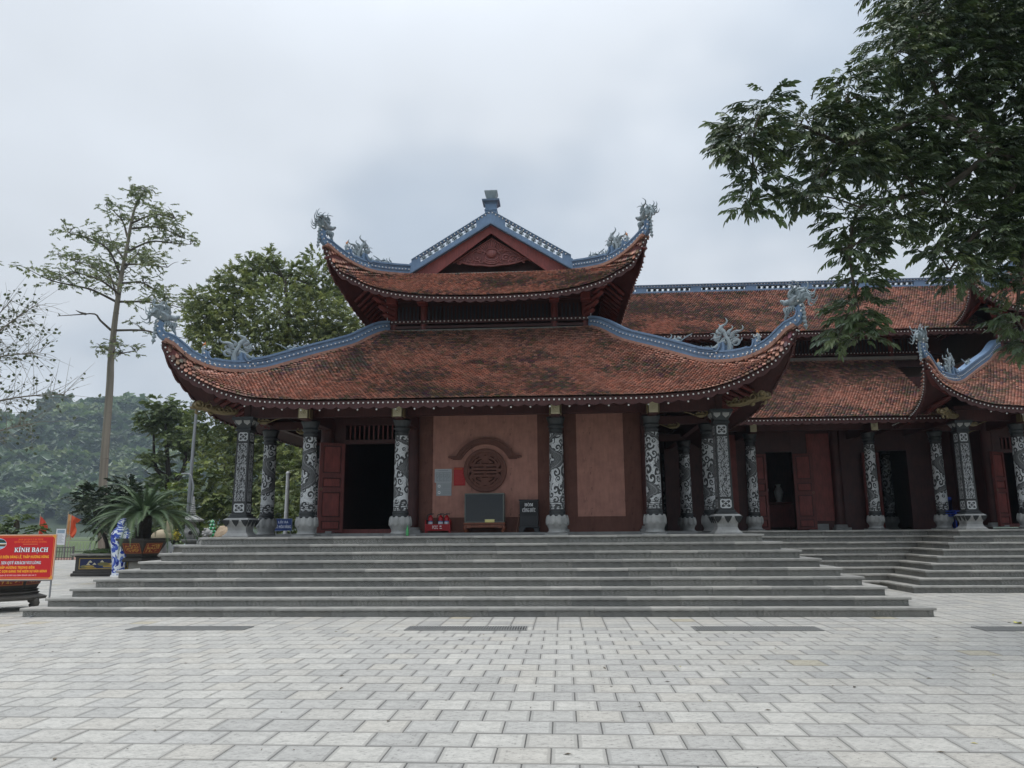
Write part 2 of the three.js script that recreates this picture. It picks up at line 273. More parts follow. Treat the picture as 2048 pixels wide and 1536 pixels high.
{
  const st = thing('stone_staircase', 'wide grey stone stairs with carved risers in front of the central pavilion', 'stairs');
  const r = rng(21), rise = FLOOR_A / 9;
  for (let i = 0; i < 9; i++) {
    const s = sub(st, 'step'), hw = STEP.half - i * STEP.t, z = -(STEP.z + i * STEP.tz), zb = -(40 - i * STEP.tz), y = i * rise;
    flight(s, y, rise, V(CX - hw, 0, z), V(CX + hw, 0, z), V(0, 0, 1), r);
    flight(s, y, rise, V(CX - hw, 0, z), V(CX - hw, 0, zb), V(-1, 0, 0), r, 2.6, 0.362);
    flight(s, y, rise, V(CX + hw, 0, z), V(CX + hw, 0, -23), V(1, 0, 0), r, 2.6, 0.362);
  }
  const hw = STEP.half - 8 * STEP.t;
  part(st, 'platform', mapped(box(2 * hw - 0.68, FLOOR_A, 22.3, CX, FLOOR_A / 2 - 0.003, -(17.14 + 0.34 + 11.15))), MAT.floor);
  part(st, 'inner_floor', mapped(box(10.2, 0.06, 14, CX, FLOOR_A + 0.03, -(18.85 + 7))), MAT.floor);
}
{
  // the stairs of the long hall turn a corner and run on before the right pavilion
  const st = thing('stone_staircase', 'grey stone stairs turning a corner before the right hall', 'stairs');
  const r = rng(22), rise = FLOOR_B / 9;
  for (let i = 0; i < 9; i++) {
    const s = sub(st, 'step'), y = i * rise, zh = -(22.0 + i * 0.2903), zb = -(20.05 + i * 0.2903), xb = 8.5 + i * 0.2959;
    flight(s, y, rise, V(5.5 - i * 0.25, 0, zh), V(xb + 0.35, 0, zh), V(0, 0, 1), r);
    flight(s, y, rise, V(xb, 0, zb), V(xb, 0, zh - 0.02), V(-1, 0, 0), r, 1.2, 0.362);
    flight(s, y, rise, V(xb, 0, zb), V(25.7 - i * 0.2959, 0, zb), V(0, 0, 1), r);
  }
  part(st, 'platform', mapped(join(box(7.2, FLOOR_B, 12, 7.57, FLOOR_B / 2 - 0.003, -(24.66 + 6)), box(12.4, FLOOR_B, 14, 17.38, FLOOR_B / 2 - 0.003, -(22.72 + 7)))), MAT.floor);
}
// ---------------------------------------------------------------- roofs of small clay tiles
const tileGeo = (() => {
  const w = 0.0425, s = [[-w, 0.1], [-w, -0.03], [-w * 0.86, -0.058], [-w * 0.45, -0.082], [0, -0.092], [w * 0.45, -0.082], [w * 0.86, -0.058], [w, -0.03], [w, 0.1]];
  const g = flat(shapeGeo(s, 0.022)); g.rotateX(-Math.PI / 2);      // x across, z down the slope, y up from the roof
  const p = g.attributes.position; for (let i = 0; i < p.count; i++) { const z = p.getZ(i), x = p.getX(i); p.setY(i, p.getY(i) + (z > 0 ? z * z * 3.4 : 0) - x * x * 1.2 + 0.046 * (z + 0.1) / 0.19); }
  g.computeVertexNormals(); return g;
})();
const tileColour = (() => { const r = rng(77); return (p, bias = 0) => {
  const n = tileStain(p.x * 0.8, p.y * 1.3, p.z * 0.8) * 1.25 + 0.35 * fbm3(p.x * 3.1, p.y * 3.1, p.z * 3.1, 3), s = sstep(-0.1, 0.42, n + bias + (r() - 0.5) * 0.6), j = 0.62 + 0.72 * r(), h = r();
  const c = [0.425 * j, 0.216 * j * (0.86 + 0.28 * h), 0.158 * j * (0.8 + 0.42 * h)], d = [0.105, 0.078, 0.062].map((x) => x * (0.6 + 1.0 * r()));
  if (r() < 0.012) return lin(0.33 * j, 0.22 * j, 0.14 * j);
  return lin(mix(c[0], d[0], s * 0.9), mix(c[1], d[1], s * 0.9), mix(c[2], d[2], s * 0.9));
}; })();
// F: {o: eave middle (local), dir, inn, Le, Lt, run, yc(v), hy(v), G(c)}; point(x, v) on the roof
function roofPoint(F, x, v) { const W = mix(F.Le, F.Lt, v), c = Math.max(0, W - Math.abs(x)), y = F.yc(v) + (F.hy(v) - F.yc(v)) * F.G(c), d = F.run * v + (F.ins || 0) * (1 - Math.exp(-c / 0.9)) * Math.pow(1 - v, 1.5); return V(F.o.x + F.dir.x * x + F.inn.x * d, y, F.o.z + F.dir.z * x + F.inn.z * d); }
function roofSheet(F, drop, nu = 56, nv = 14, v1 = 1) { return grid((a, b) => { const v = b * v1, W = mix(F.Le, F.Lt, v), p = roofPoint(F, (a * 2 - 1) * W, v); p.y -= drop; return p; }, nu, nv); }
function roofTiles(F, world, mats, cols, row = 0.095, pitch = 0.0905) {
  const len = Math.hypot(F.run, F.yc(1) - F.yc(0)), n = Math.round(len / row), X = V(0, 0, 0), Y = V(0, 0, 0), Z = V(0, 0, 0), r = rng(n * 7 + Math.round(F.Le * 100));
  for (let k = 0; k <= n; k++) {
    const v = Math.min(0.998, k / n), W = mix(F.Le, F.Lt, v), off = k % 2 ? 0.5 : 0, m = Math.floor(W / pitch);
    for (let i = -m - 1; i <= m; i++) {
      const x = (i + off) * pitch; if (Math.abs(x) > W - 0.01) continue;
      const p = roofPoint(F, x, v), e = 0.05, px = roofPoint(F, clamp(x + e, -W, W), v), mx = roofPoint(F, clamp(x - e, -W, W), v);
      const v2 = Math.min(1, v + 0.02), v1 = v2 - 0.02, W2 = mix(F.Le, F.Lt, v2), xx = clamp(x, -W2, W2), up = roofPoint(F, xx, v2), dn = roofPoint(F, xx, v1);
      X.copy(px).sub(mx).normalize(); Z.copy(dn).sub(up).normalize(); Y.copy(Z).cross(X); if (Y.y < 0) { Y.negate(); } Y.normalize(); X.copy(Y).cross(Z).normalize(); Z.copy(X).cross(Y);
      X.addScaledVector(Z, (r() - 0.5) * 0.14).normalize(); Z.copy(X).cross(Y); const M = new THREE.Matrix4().makeBasis(X, Y, Z); M.setPosition(p.x + X.x * (r() - 0.5) * 0.008, p.y + (r() - 0.5) * 0.006, p.z);
      mats.push(M); cols.push(tileColour(p.clone().add(world), F.stain || 0));
    }
  }
}
const bulbGeo = new THREE.SphereGeometry(0.021, 8, 6);
// eave board with a scalloped lower edge, along a list of points; out is the outward direction
function fascia(pts, out, h = 0.14, thick = 0.04, scallop = 0.05) {
  const n = pts.length - 1, pos = [];
  const quad = (a, b, c, d) => { for (const q of [a, b, c, a, c, d]) pos.push(q.x, q.y, q.z); };
  const L = (i) => { const s = Math.abs(Math.sin(i * Math.PI / 4)); return h + scallop * s; };
  for (let i = 0; i < n; i++) {
    const a = pts[i], b = pts[i + 1], ai = a.clone().addScaledVector(out, -thick), bi = b.clone().addScaledVector(out, -thick), dn = (p, k) => p.clone().setY(p.y - L(k));
    quad(a, b, dn(b, i + 1), dn(a, i)); quad(bi, ai, dn(ai, i), dn(bi, i + 1)); quad(dn(a, i), dn(b, i + 1), dn(bi, i + 1), dn(ai, i)); quad(ai, bi, b, a);
  }
  const g = new THREE.BufferGeometry(); g.setAttribute('position', new THREE.Float32BufferAttribute(pos, 3)); g.computeVertexNormals(); return mapped(flat(g), 2);
}

// ---------------------------------------------------------------- ridge figures, drawn in the plane (a outwards, b up, l across)
function flame(a, b, ang, len, r, curl = 0.6, wave = 0.5, l = 0, lean = 0) {
  const P = []; let x = a, y = b, z = l, h = ang; const n = 9; P.push([x, y, z]);
  for (let i = 1; i <= n; i++) { const s = i / n; h = ang + curl * s + 1.7 * wave * Math.sin(s * 8); x += Math.cos(h) * len / n; y += Math.sin(h) * len / n; z += lean * len / n; P.push([x, y, z]); }
  return tube(P, (t) => r * Math.pow(1 - t, 0.75) * (0.8 + 0.45 * Math.sin(Math.min(1, t * 1.6) * Math.PI)) + 0.003, 0, 13, 6);
}
const spiral = (a, b, R, turns, r, start = 0, dir = 1) => { const P = []; for (let i = 0; i <= 16; i++) { const s = i / 16, q = start + dir * turns * 2 * Math.PI * s, R2 = R * (1 - 0.8 * s); P.push([a + Math.cos(q) * R2, b + Math.sin(q) * R2, 0]); } return tube(P, (t) => r * (1 - 0.6 * t), 0, 18, 6); };
function dragonHeadGeo(seed) {   // faces -a (towards the ridge); origin where the neck ends
  const r = rng(seed), G = [];
  G.push(ball(0.105, -0.03, 0.07, 0, 1.25, 1.0, 0.95), ball(0.075, -0.16, 0.065, 0, 1.5, 0.75, 0.85));            // skull, muzzle
  G.push(ball(0.042, -0.262, 0.095, 0, 1.1, 0.9, 1.2), ball(0.026, -0.275, 0.105, 0.03), ball(0.026, -0.275, 0.105, -0.03));   // nose
  G.push(tube([[-0.02, 0.0, 0], [-0.12, -0.035, 0], [-0.2, -0.05, 0], [-0.25, -0.025, 0]], 0.05, 0.02, 8, 7));            // lower jaw
  for (const s of [-1, 1]) {
    G.push(ball(0.03, -0.1, 0.135, s * 0.06), ball(0.034, -0.085, 0.162, s * 0.06, 1.6, 0.45, 1));                     // eye, brow
    G.push(flame(-0.03, 0.15, 1.9, 0.26, 0.026, -0.9, 0.5, s * 0.05, s * 0.25));                                         // horn
    G.push(flame(-0.02, 0.04, 0.4, 0.2, 0.03, 0.5, 0.3, s * 0.08, s * 0.5));                                             // ear
    for (let i = 0; i < 3; i++) G.push(tube([[-0.17 - i * 0.03, 0.035, s * 0.045], [-0.175 - i * 0.03, 0.0, s * 0.045]], 0.009, 0.002, 2, 4));
    for (let i = 0; i < 4; i++) G.push(flame(-0.06 - 0.04 * i, -0.03, -1.6 - 0.12 * i, 0.13, 0.018, 0.5, 0.5, s * 0.04, s * 0.2));
  }
  G.push(flame(-0.24, -0.03, -2.15, 0.36, 0.034, 1.35, 0.45));                                                             // long beard that curls inwards
  G.push(flame(-0.19, -0.045, -1.9, 0.2, 0.026, 0.9, 0.5));
  for (let i = 0; i < 13; i++) { const q = -0.6 + (i / 12) * 2.5, ll = 0.38 + 0.18 * r() - 0.12 * Math.abs(i / 12 - 0.45); G.push(flame(0.04 + 0.03 * Math.cos(q), 0.06 + 0.05 * Math.sin(q), q + 0.1, ll, 0.034, 0.3 * (r() - 0.3), 0.75, (r() - 0.5) * 0.1, (r() - 0.5) * 0.7)); }   // mane
  for (let i = 0; i < 6; i++) G.push(flame(0.05 + 0.012 * i, -0.03 - 0.075 * i, -0.25 - 0.12 * i, 0.15 - 0.008 * i, 0.034, -0.7, 0.3));   // fins down the back of the neck
  return join(G);
}
function phoenixGeo(seed) {   // flame-winged beast rising from the curl of the ridge; head towards -a
  const r = rng(seed), G = [];
  G.push(spiral(0.17, 0.12, 0.11, 0.9, 0.035, 2.4, -1), spiral(-0.02, 0.2, 0.1, 0.9, 0.035, 0.4, 1), spiral(-0.15, 0.1, 0.08, 0.9, 0.03, 1, -1));
  G.push(tube([[0.05, -0.12, 0], [0.08, 0.12, 0], [0.02, 0.3, 0], [-0.03, 0.45, 0]], 0.06, 0.035, 8, 7));
  G.push(flame(-0.02, 0.42, 1.5, 0.44, 0.05, -0.35, 0.5), flame(-0.06, 0.4, 2.0, 0.34, 0.042, -0.6, 0.5), flame(-0.08, 0.34, 2.7, 0.34, 0.04, -0.5, 0.6), flame(0.1, 0.25, 0.35, 0.42, 0.05, 0.7, 0.5), flame(0.06, 0.34, 0.9, 0.26, 0.036, 0.5, 0.4), flame(-0.1, 0.28, 2.4, 0.24, 0.034, 0.8, 0.5), flame(0.12, 0.12, -0.1, 0.26, 0.04, 0.9, 0.5), flame(-0.05, 0.24, 3.2, 0.26, 0.034, -0.9, 0.5), spiral(0.2, 0.3, 0.07, 0.8, 0.028, 3, 1), spiral(-0.14, 0.4, 0.06, 0.8, 0.024, 0, -1));
  G.push(tube([[0.02, 0.2, 0], [-0.12, 0.14, 0], [-0.25, 0.06, 0], [-0.4, 0.05, 0]], 0.075, 0.045, 8, 7));
  G.push(ball(0.06, -0.45, 0.06, 0, 1.4, 0.9, 1), ball(0.035, -0.53, 0.045, 0, 1.3, 0.8, 0.9));
  for (let i = 0; i < 9; i++) G.push(flame(-0.2 - i * 0.032, 0.1, 1.2 + r() * 1.4, 0.1 + 0.07 * r(), 0.018, (r() - 0.5) * 1.2, 0.5, (r() - 0.5) * 0.1, (r() - 0.5) * 0.8));
  for (let i = 0; i < 6; i++) G.push(flame(-0.25 - i * 0.05, 0.02, -1.9 + r() * 0.8, 0.09, 0.016, 0.4, 0.5, (r() - 0.5) * 0.1, (r() - 0.5) * 0.5));
  for (const s of [-1, 1]) G.push(ball(0.014, -0.48, 0.09, s * 0.04));
  return join(G);
}
function cloudGeo(seed) { const r = rng(seed), G = [spiral(-0.05, 0.07, 0.085, 1, 0.03, 0.3, 1), spiral(-0.2, 0.06, 0.07, 1, 0.028, 2, -1), ball(0.07, -0.12, 0.05, 0, 2, 0.8, 0.8)]; G.push(flame(-0.24, 0.06, 1.7, 0.3, 0.036, -0.3, 0.55), flame(-0.12, 0.1, 1.5, 0.16, 0.028, 0.5, 0.5), flame(-0.02, 0.1, 1.3, 0.12, 0.022, 0.8, 0.5)); G.push(tube([[0.02, 0.05, 0], [0.2, 0.13, 0], [0.36, 0.17, 0]], 0.018, 0.014, 4, 5)); return join(G); }
function birdGeo() { return join(tube([[0.02, -0.1, 0], [0.04, 0.06, 0], [0.0, 0.15, 0]], 0.06, 0.03, 6, 7), flame(-0.02, 0.06, 2.9, 0.22, 0.028, -0.8, 0.4), flame(-0.03, 0.0, 3.3, 0.24, 0.026, -0.7, 0.5), flame(-0.03, -0.06, 3.6, 0.2, 0.024, -0.9, 0.5)); }
function cockGeo() { return join(ball(0.035, 0.01, 0.18, 0, 1.2, 1, 0.9), tube([[0.03, 0.18, 0], [0.085, 0.19, 0]], 0.014, 0.002, 3, 5), tube([[0.03, 0.15, 0], [0.05, 0.07, 0], [0.045, 0.0, 0]], 0.028, 0.008, 4, 5), flame(0.01, 0.2, 1.6, 0.08, 0.014, 0.5, 0.4)); }
function bracketGeo() { const G = [tube([[-0.45, 0.02, 0], [-0.2, 0.0, 0], [0.05, 0.05, 0], [0.28, 0.1, 0]], 0.05, 0.085, 10, 8), ball(0.11, 0.3, 0.1, 0, 1.1, 0.95, 0.8), ball(0.05, 0.43, 0.06, 0, 1.3, 0.7, 1), flame(0.2, 0.16, 2.2, 0.2, 0.04, 0.6, 0.5), flame(0.05, 0.1, 2.5, 0.2, 0.04, 0.5, 0.5), flame(0.36, 0.0, -2.2, 0.2, 0.03, -0.8, 0.5), flame(0.1, 0.0, -2.6, 0.2, 0.034, -0.6, 0.5), spiral(-0.3, 0.05, 0.1, 1, 0.035, 1, 1), spiral(-0.12, 0.02, 0.09, 1, 0.032, 2, -1)]; for (const s of [-1, 1]) { G.push(ball(0.055, 0.34, 0.15, s * 0.09), at(new THREE.TorusGeometry(0.075, 0.018, 6, 14), 0.33, 0.13, s * 0.11, 0, 0, 0), at(new THREE.TorusGeometry(0.06, 0.016, 6, 14), 0.14, 0.1, s * 0.11, 0, 0, 0)); for (let i = 0; i < 5; i++) G.push(at(new THREE.TorusGeometry(0.04, 0.013, 5, 10), -0.05 - i * 0.09, 0.05, s * 0.075)); } G.push(flame(-0.4, 0.04, 2.9, 0.22, 0.05, -0.7, 0.4)); return join(G); }
const FIG = { bracket: bracketGeo(), head: [dragonHeadGeo(1), dragonHeadGeo(2)], phoenix: [phoenixGeo(3), phoenixGeo(4)], cloud: cloudGeo(5), bird: birdGeo(), cock: cockGeo() };
// hip ridge: three overlapping bands that curl up one after another, with figures; hip(t) gives the line from the wall (0) to the tip (1)
function hipRidge(roof, hip, out2, bulbs, opt) {
  const side = V(-out2.z, 0, out2.x), S = opt.scale || 1, H = opt.h || 0.3;
  const line = (t0, t1, n) => { const P = []; for (let i = 0; i <= n; i++) P.push(hip(mix(t0, t1, i / n))); return P; };
  const curl = (P, L, to, n = 9) => { const a = P[P.length - 2], b = P[P.length - 1], T = b.clone().sub(a), h0 = Math.atan2(T.y, T.dot(out2)); let p = b.clone(); for (let i = 1; i <= n; i++) { const h = mix(h0, to, i / n); p = p.clone().addScaledVector(out2, Math.cos(h) * L / n); p.y += Math.sin(h) * L / n; P.push(p); } return P; };
  const place = (name, geo, mat, p, s, parent = roof) => { const m = part(parent, name, geo, mat); const B = new THREE.Matrix4().makeBasis(out2, V(0, 1, 0), side); m.quaternion.setFromRotationMatrix(B); m.position.copy(p); m.scale.setScalar(s); return m; };
  const string = (P, h, step = 0.12) => { let acc = 0; for (let i = 1; i < P.length; i++) { const d = P[i].distanceTo(P[i - 1]); acc += d; while (acc > step) { acc -= step; const q = P[i].clone().lerp(P[i - 1], acc / d); q.y += h; for (const s of [-1, 1]) bulbs.push(q.clone().addScaledVector(side, s * 0.09 * S)); } } };
  const A = line(0, opt.t1, 26), a0 = A.length; curl(A, 0.62 * S, 1.95);
  const hA = (t) => { const k = t * (A.length - 1), e = clamp((k - a0 + 1) / 9); return H * (1 - 0.72 * e); };
  const r1 = part(roof, 'hip_ridge', mapped(join(band(A, side, 0.17 * S, hA), band(A, side, 0.23 * S, 0.05, (t) => hA(t) - 0.01))), MAT.blue);
  part(r1, 'ridge_moulding', mapped(join(band(A.slice(0, a0), side, 0.205 * S, 0.03, (t) => H * 0.45), band(A, side, 0.2 * S, 0.022, (t) => hA(t) - 0.045))), MAT.blueDark);
  string(A.slice(0, a0 + 3), H * 0.62);
  const B = line(opt.t1 - 0.22, opt.t2, 12), b0 = B.length; curl(B, 0.52 * S, 2.0); const hB = (t) => { const e = clamp((t * (B.length - 1) - b0 + 1) / 9); return H * 0.82 * (1 - 0.7 * e); };
  part(roof, 'hip_ridge', mapped(join(band(B, side, 0.15 * S, hB), band(B, side, 0.2 * S, 0.045, (t) => hB(t) - 0.01))), MAT.blue); string(B.slice(6), H * 0.4);
  const C = line(opt.t2 - 0.25, 1.0, 16), c0 = C.length; curl(C, opt.neck, opt.neckTo || 1.72, 12); const hC = (t) => { const e = clamp((t * (C.length - 1) - c0 + 4) / 14); return H * 0.72 * (1 - 0.55 * e); };
  part(roof, 'dragon_neck', mapped(join(band(C, side, 0.13 * S, hC), band(C, side, 0.17 * S, 0.035, (t) => hC(t) - 0.01))), MAT.blue); string(C.slice(8), H * 0.3);
  const trim = line(0, 1, 30); part(roof, 'hip_trim', mapped(band(trim, side, 0.26 * S, 0.075, -0.035)), MAT.trim);
  const end = C[C.length - 1], fa = A[A.length - 3], fb = B[B.length - 1];
  place('dragon_head', FIG.head[opt.k || 0], MAT.blueGrey, end.clone().add(V(-0.07 * out2.x, 0.03, -0.07 * out2.z)), opt.headScale || 1.0);
  place('flame_figure', FIG.phoenix[opt.k || 0], MAT.blueGrey, fa.clone().add(V(0, -0.06, 0)), opt.figScale || 0.95).scale.set(1.2 * opt.figScale, 0.85 * opt.figScale, 0.8 * opt.figScale);
  const q = hip(opt.t1 - 0.16); place('cloud_figure', FIG.cloud, MAT.blueGrey, V(q.x, q.y + H + 0.02, q.z), 0.85 * (opt.figScale || 0.95));
  const bd = place('bird_figure', FIG.bird, MAT.blueGrey, fb.clone(), 0.8); const ck = part(bd, 'bird_head', FIG.cock, MAT.orange);
  return side;
}

// ---------------------------------------------------------------- columns
function reliefField(seed) {   // [height, shade]: a winding scaly body among cloud scrolls, left standing on a pale chiselled ground
  const r = rng(seed * 31), curls = []; for (let j = 0; j < 11; j++) for (let i = 0; i < 5; i++) curls.push([(i + 0.5 + 0.6 * (r() - 0.5) + (j % 2) * 0.5) / 5, (j + 0.5 + 0.6 * (r() - 0.5)) / 11, 0.05 + 0.085 * r(), r() < 0.5 ? 1 : -1, r() * 6.28]);
  return (u, v) => {
    if (v > 0.97 || v < 0.015) return [0.5, 0.03];
    const w1 = vfbm(u, v * 2, 4, seed * 17, 3) - 0.5, uu = u + 0.06 * w1, vv = v * 1.6;
    const cu = 0.5 + 0.28 * Math.sin(v * 13 + seed * 2.1) + 0.9 * v * (seed % 2 ? 1 : -1) + 0.08 * w1; let d = u - cu; d -= Math.round(d); const taper = 0.45 + 0.55 * Math.sin(Math.PI * clamp(v)), wid = 0.145 * taper + 0.02 * Math.sin(v * 60);
    if (Math.abs(d) < wid) {
      if (Math.abs(d) > wid - 0.014) return [0.9, 0.025]; if (d > wid * 0.3 && d < wid * 0.45) return [0.3, 0.26];
      const row = Math.floor(v * 70), sx = (d / 0.045) + (row % 2) * 0.5, fx = sx - Math.floor(sx) - 0.5, fy = v * 70 - row, sc = Math.hypot(fx * 1.1, fy - 0.15); return [0.95 - 0.35 * sc, sc > 0.5 && sc < 0.66 ? 0.2 : 0.05 + 0.045 * vnoise(u * 50, v * 100, 100, 3)];
    }
    if (Math.abs(d) < wid + 0.03 && Math.sin(v * 120) > 0.1) return [0.7, 0.03];     // fins along the back
    let best = 9, cb = null; for (const c of curls) { let dx = uu - c[0]; dx -= Math.round(dx); const q = Math.hypot(dx, (v - c[1]) * 1.6); if (q < best) { best = q; cb = [dx, (v - c[1]) * 1.6, c]; } }
    const a = Math.atan2(cb[1], cb[0]) * cb[2][3] + cb[2][4], R = cb[2][2], sp = Math.sin(a + best / R * 7.5);
    if (best < R && sp > 0.15 - 0.5 * (1 - best / R)) return [0.75, 0.024 + 0.02 * vnoise(u * 30, v * 60, 60, 7)];
    if (v < 0.13) { const wv = Math.sin(u * 38 + Math.floor(v * 40) * 1.57) * 0.5 + 0.5, fr = v * 40 - Math.floor(v * 40); if (fr < 0.25 + 0.3 * wv) return [0.7, 0.035]; }
    return [0.12 + 0.1 * vnoise(u * 120, v * 240, 240, 5), 0.48 + 0.24 * (vnoise(u * 60, v * 120, 120, 5) - 0.5)];
  };
}
function panelField(seed) {   // framed panel: corner flowers above and below a climbing plant
  return (u, v) => {
    const m = 0.13; if (u < m || u > 1 - m || v < 0.015 || v > 0.985 || Math.abs(v - 0.135) < 0.012 || Math.abs(v - 0.865) < 0.012) return [0.9, 0.026];
    const pale = [0.1, 0.44 + 0.2 * (vnoise(u * 40, v * 160, 160, 5) - 0.5)], dark = [0.8, 0.032];
    if (v < 0.12 || v > 0.88) { const cx = (u - 0.5) / 0.37, cy = ((v < 0.5 ? v - 0.068 : v - 0.932)) / 0.05, a = Math.atan2(cy, cx), r = Math.hypot(cx, cy); return r < 0.25 || Math.abs(r - 0.78 * Math.abs(Math.sin(2 * a))) < 0.2 * Math.abs(Math.sin(2 * a)) + 0.03 || r > 1.25 ? dark : pale; }
    const w = vfbm(u, v * 3, 4, seed * 13, 3) - 0.5, x = u - 0.5 - 0.17 * Math.sin(v * 24 + seed), n = vfbm(u * 2 + 0.3 * w, v * 7 + 0.3 * w, 8, seed * 13 + 4, 3), f = n * 6 - Math.floor(n * 6);
    return Math.abs(x) < 0.028 || (f > 0.42 && f < 0.7) || n < 0.4 ? dark : pale;
  };
}
function reliefTexture(seed, square) { const F = (square ? panelField : reliefField)(seed), W = square ? 256 : 512; return [tex(W, 1024, (u, v) => { const k = F(u, v)[1]; return [k * 0.97, k, k * 1.01]; }), tex(W, 1024, (u, v) => F(u, v)[0], false)]; }
const RELIEF = [1, 2, 3].map((s) => { const [m, b] = reliefTexture(s, false); return new THREE.MeshStandardMaterial({ map: m, bumpMap: b, bumpScale: 0.012, roughness: 0.55 }); });
const RELIEF_SQ = [4, 5].map((s) => { const [m, b] = reliefTexture(s, true); return new THREE.MeshStandardMaterial({ map: m, bumpMap: b, bumpScale: 0.01, roughness: 0.55, side: THREE.DoubleSide }); });
const COL = (() => {
  const petals = []; for (let k = 0; k < 10; k++) { const q = (k / 10) * Math.PI * 2; petals.push(at(ball(0.07, 0, 0, 0, 1, 1.7, 0.4, 10, 8), Math.sin(q) * 0.236, 0.33, Math.cos(q) * 0.236, -0.12, q, 0)); }
  const base = join(box(0.52, 0.035, 0.52, 0, 0.0175, 0), lathe([[0, 0.035], [0.23, 0.035], [0.235, 0.06], [0.215, 0.075], [0.2, 0.1], [0.205, 0.14], [0.235, 0.21], [0.256, 0.29], [0.25, 0.36], [0.222, 0.41], [0.19, 0.425], [0, 0.425]], 26), petals);
  const ring = lathe([[0, 0.42], [0.2, 0.42], [0.205, 0.445], [0.19, 0.46], [0.172, 0.475], [0.19, 0.5], [0.19, 0.53], [0.172, 0.55], [0, 0.55]], 26);
  const cap = lathe([[0, 0], [0.152, 0], [0.168, 0.012], [0.168, 0.05], [0.152, 0.062], [0.158, 0.09], [0.19, 0.11], [0.19, 0.14], [0.165, 0.155], [0.175, 0.19], [0.215, 0.3], [0.215, 0.34], [0, 0.34]], 26);
  const sq = (pts) => { const g = new THREE.LatheGeometry(pts.map(([r, y]) => new THREE.Vector2(r * Math.SQRT2, y)), 4); g.rotateY(Math.PI / 4); const f = g.toNonIndexed(); f.computeVertexNormals(); return mapped(f); };
  const leaf = (h, w, y, z, tilt) => { const L = []; for (let k = 0; k < 4; k++) for (const x of [-0.1, 0.1]) L.push(at(shapeGeo([[-w, 0], [-w * 0.95, h * 0.5], [0, h], [w * 0.95, h * 0.5], [w, 0]], 0.012), x * Math.cos(k * Math.PI / 2) + z * Math.sin(k * Math.PI / 2), y, -x * Math.sin(k * Math.PI / 2) + z * Math.cos(k * Math.PI / 2), tilt, k * Math.PI / 2, Math.PI)); return join(L); };
  const sqBase = sq([[0, 0], [0.3, 0], [0.3, 0.03], [0.275, 0.05], [0.235, 0.09], [0.212, 0.15], [0.22, 0.22], [0.265, 0.3], [0.3, 0.355], [0.292, 0.4], [0.25, 0.43], [0, 0.43]]);
  const drops = []; for (let k = 0; k < 4; k++) { const q = k * Math.PI / 2, c = Math.cos(q), s = Math.sin(q); for (const x of [-0.22, 0, 0.22]) { const gg = shapeGeo([[-0.085, 0.11], [-0.05, 0.02], [0, -0.05], [0.05, 0.02], [0.085, 0.11]], 0.016); drops.push(at(gg, x * c + 0.272 * s, 0.285, -x * s + 0.272 * c, 0.42, q, 0)); } }
  const sqRing = sq([[0, 0.43], [0.235, 0.43], [0.235, 0.455], [0.2, 0.475], [0.2, 0.51], [0.175, 0.53], [0, 0.53]]);
  const sqCap = sq([[0, 0], [0.16, 0], [0.185, 0.015], [0.185, 0.055], [0.16, 0.075], [0.165, 0.11], [0.195, 0.2], [0.25, 0.27], [0.25, 0.33], [0, 0.33]]);
  return { base: mapped(base), ring, cap, sqBase, sqRing, sqCap, drops: join(drops), capLeaf: leaf(0.12, 0.075, 0.25, 0.232, 0.45), shaft: lathe([[0.17, 0], [0.168, 0.3], [0.162, 0.7], [0.152, 1]], 32) };
})();
function roundColumn(parent, x, y, z, h, k = 0) {   // h from floor to top of the capital
  const c = sub(parent, 'column', [x, y, z], (k * 2.3) % 6.28), s = h - 0.55 - 0.34;
  part(c, 'lotus_base', COL.base, MAT.stone); part(c, 'base_ring', COL.ring, MAT.stoneBlack);
  const m = part(c, 'carved_shaft', COL.shaft, RELIEF[k % 3], [0, 0.55, 0]); m.scale.y = s;
  part(c, 'capital', COL.cap, MAT.stoneBlack, [0, 0.55 + s, 0]); return c;
}
const sqShaft = (() => { const G = []; for (let k = 0; k < 4; k++) { const q = k * Math.PI / 2, w0 = 0.168, w1 = 0.15; G.push(at((() => { const g = new THREE.BufferGeometry(); g.setAttribute('position', new THREE.Float32BufferAttribute([-w0, 0, w0, w0, 0, w0, w1, 1, w1, -w0, 0, w0, w1, 1, w1, -w1, 1, w1], 3)); g.setAttribute('uv', new THREE.Float32BufferAttribute([0, 0, 1, 0, 1, 1, 0, 0, 1, 1, 0, 1], 2)); g.computeVertexNormals(); return g; })(), 0, 0, 0, 0, q, 0)); } return join(G); })();
function squareColumn(parent, x, y, z, h, k = 0) {
  const c = sub(parent, 'column', [x, y, z]), s = h - 0.53 - 0.33;
  const b = part(c, 'column_base', COL.sqBase, MAT.stoneLight); part(c, 'base_leaf', COL.drops, MAT.stoneBlack); part(c, 'base_ring', COL.sqRing, MAT.stoneBlack);
  const m = part(c, 'carved_shaft', sqShaft, RELIEF_SQ[k % 2], [0, 0.53, 0]); m.scale.y = s;
  part(c, 'capital', COL.sqCap, MAT.stoneBlack, [0, 0.53 + s, 0]); part(c, 'capital_leaf', COL.capLeaf, MAT.stoneLight, [0, 0.53 + s, 0]); return c;
}
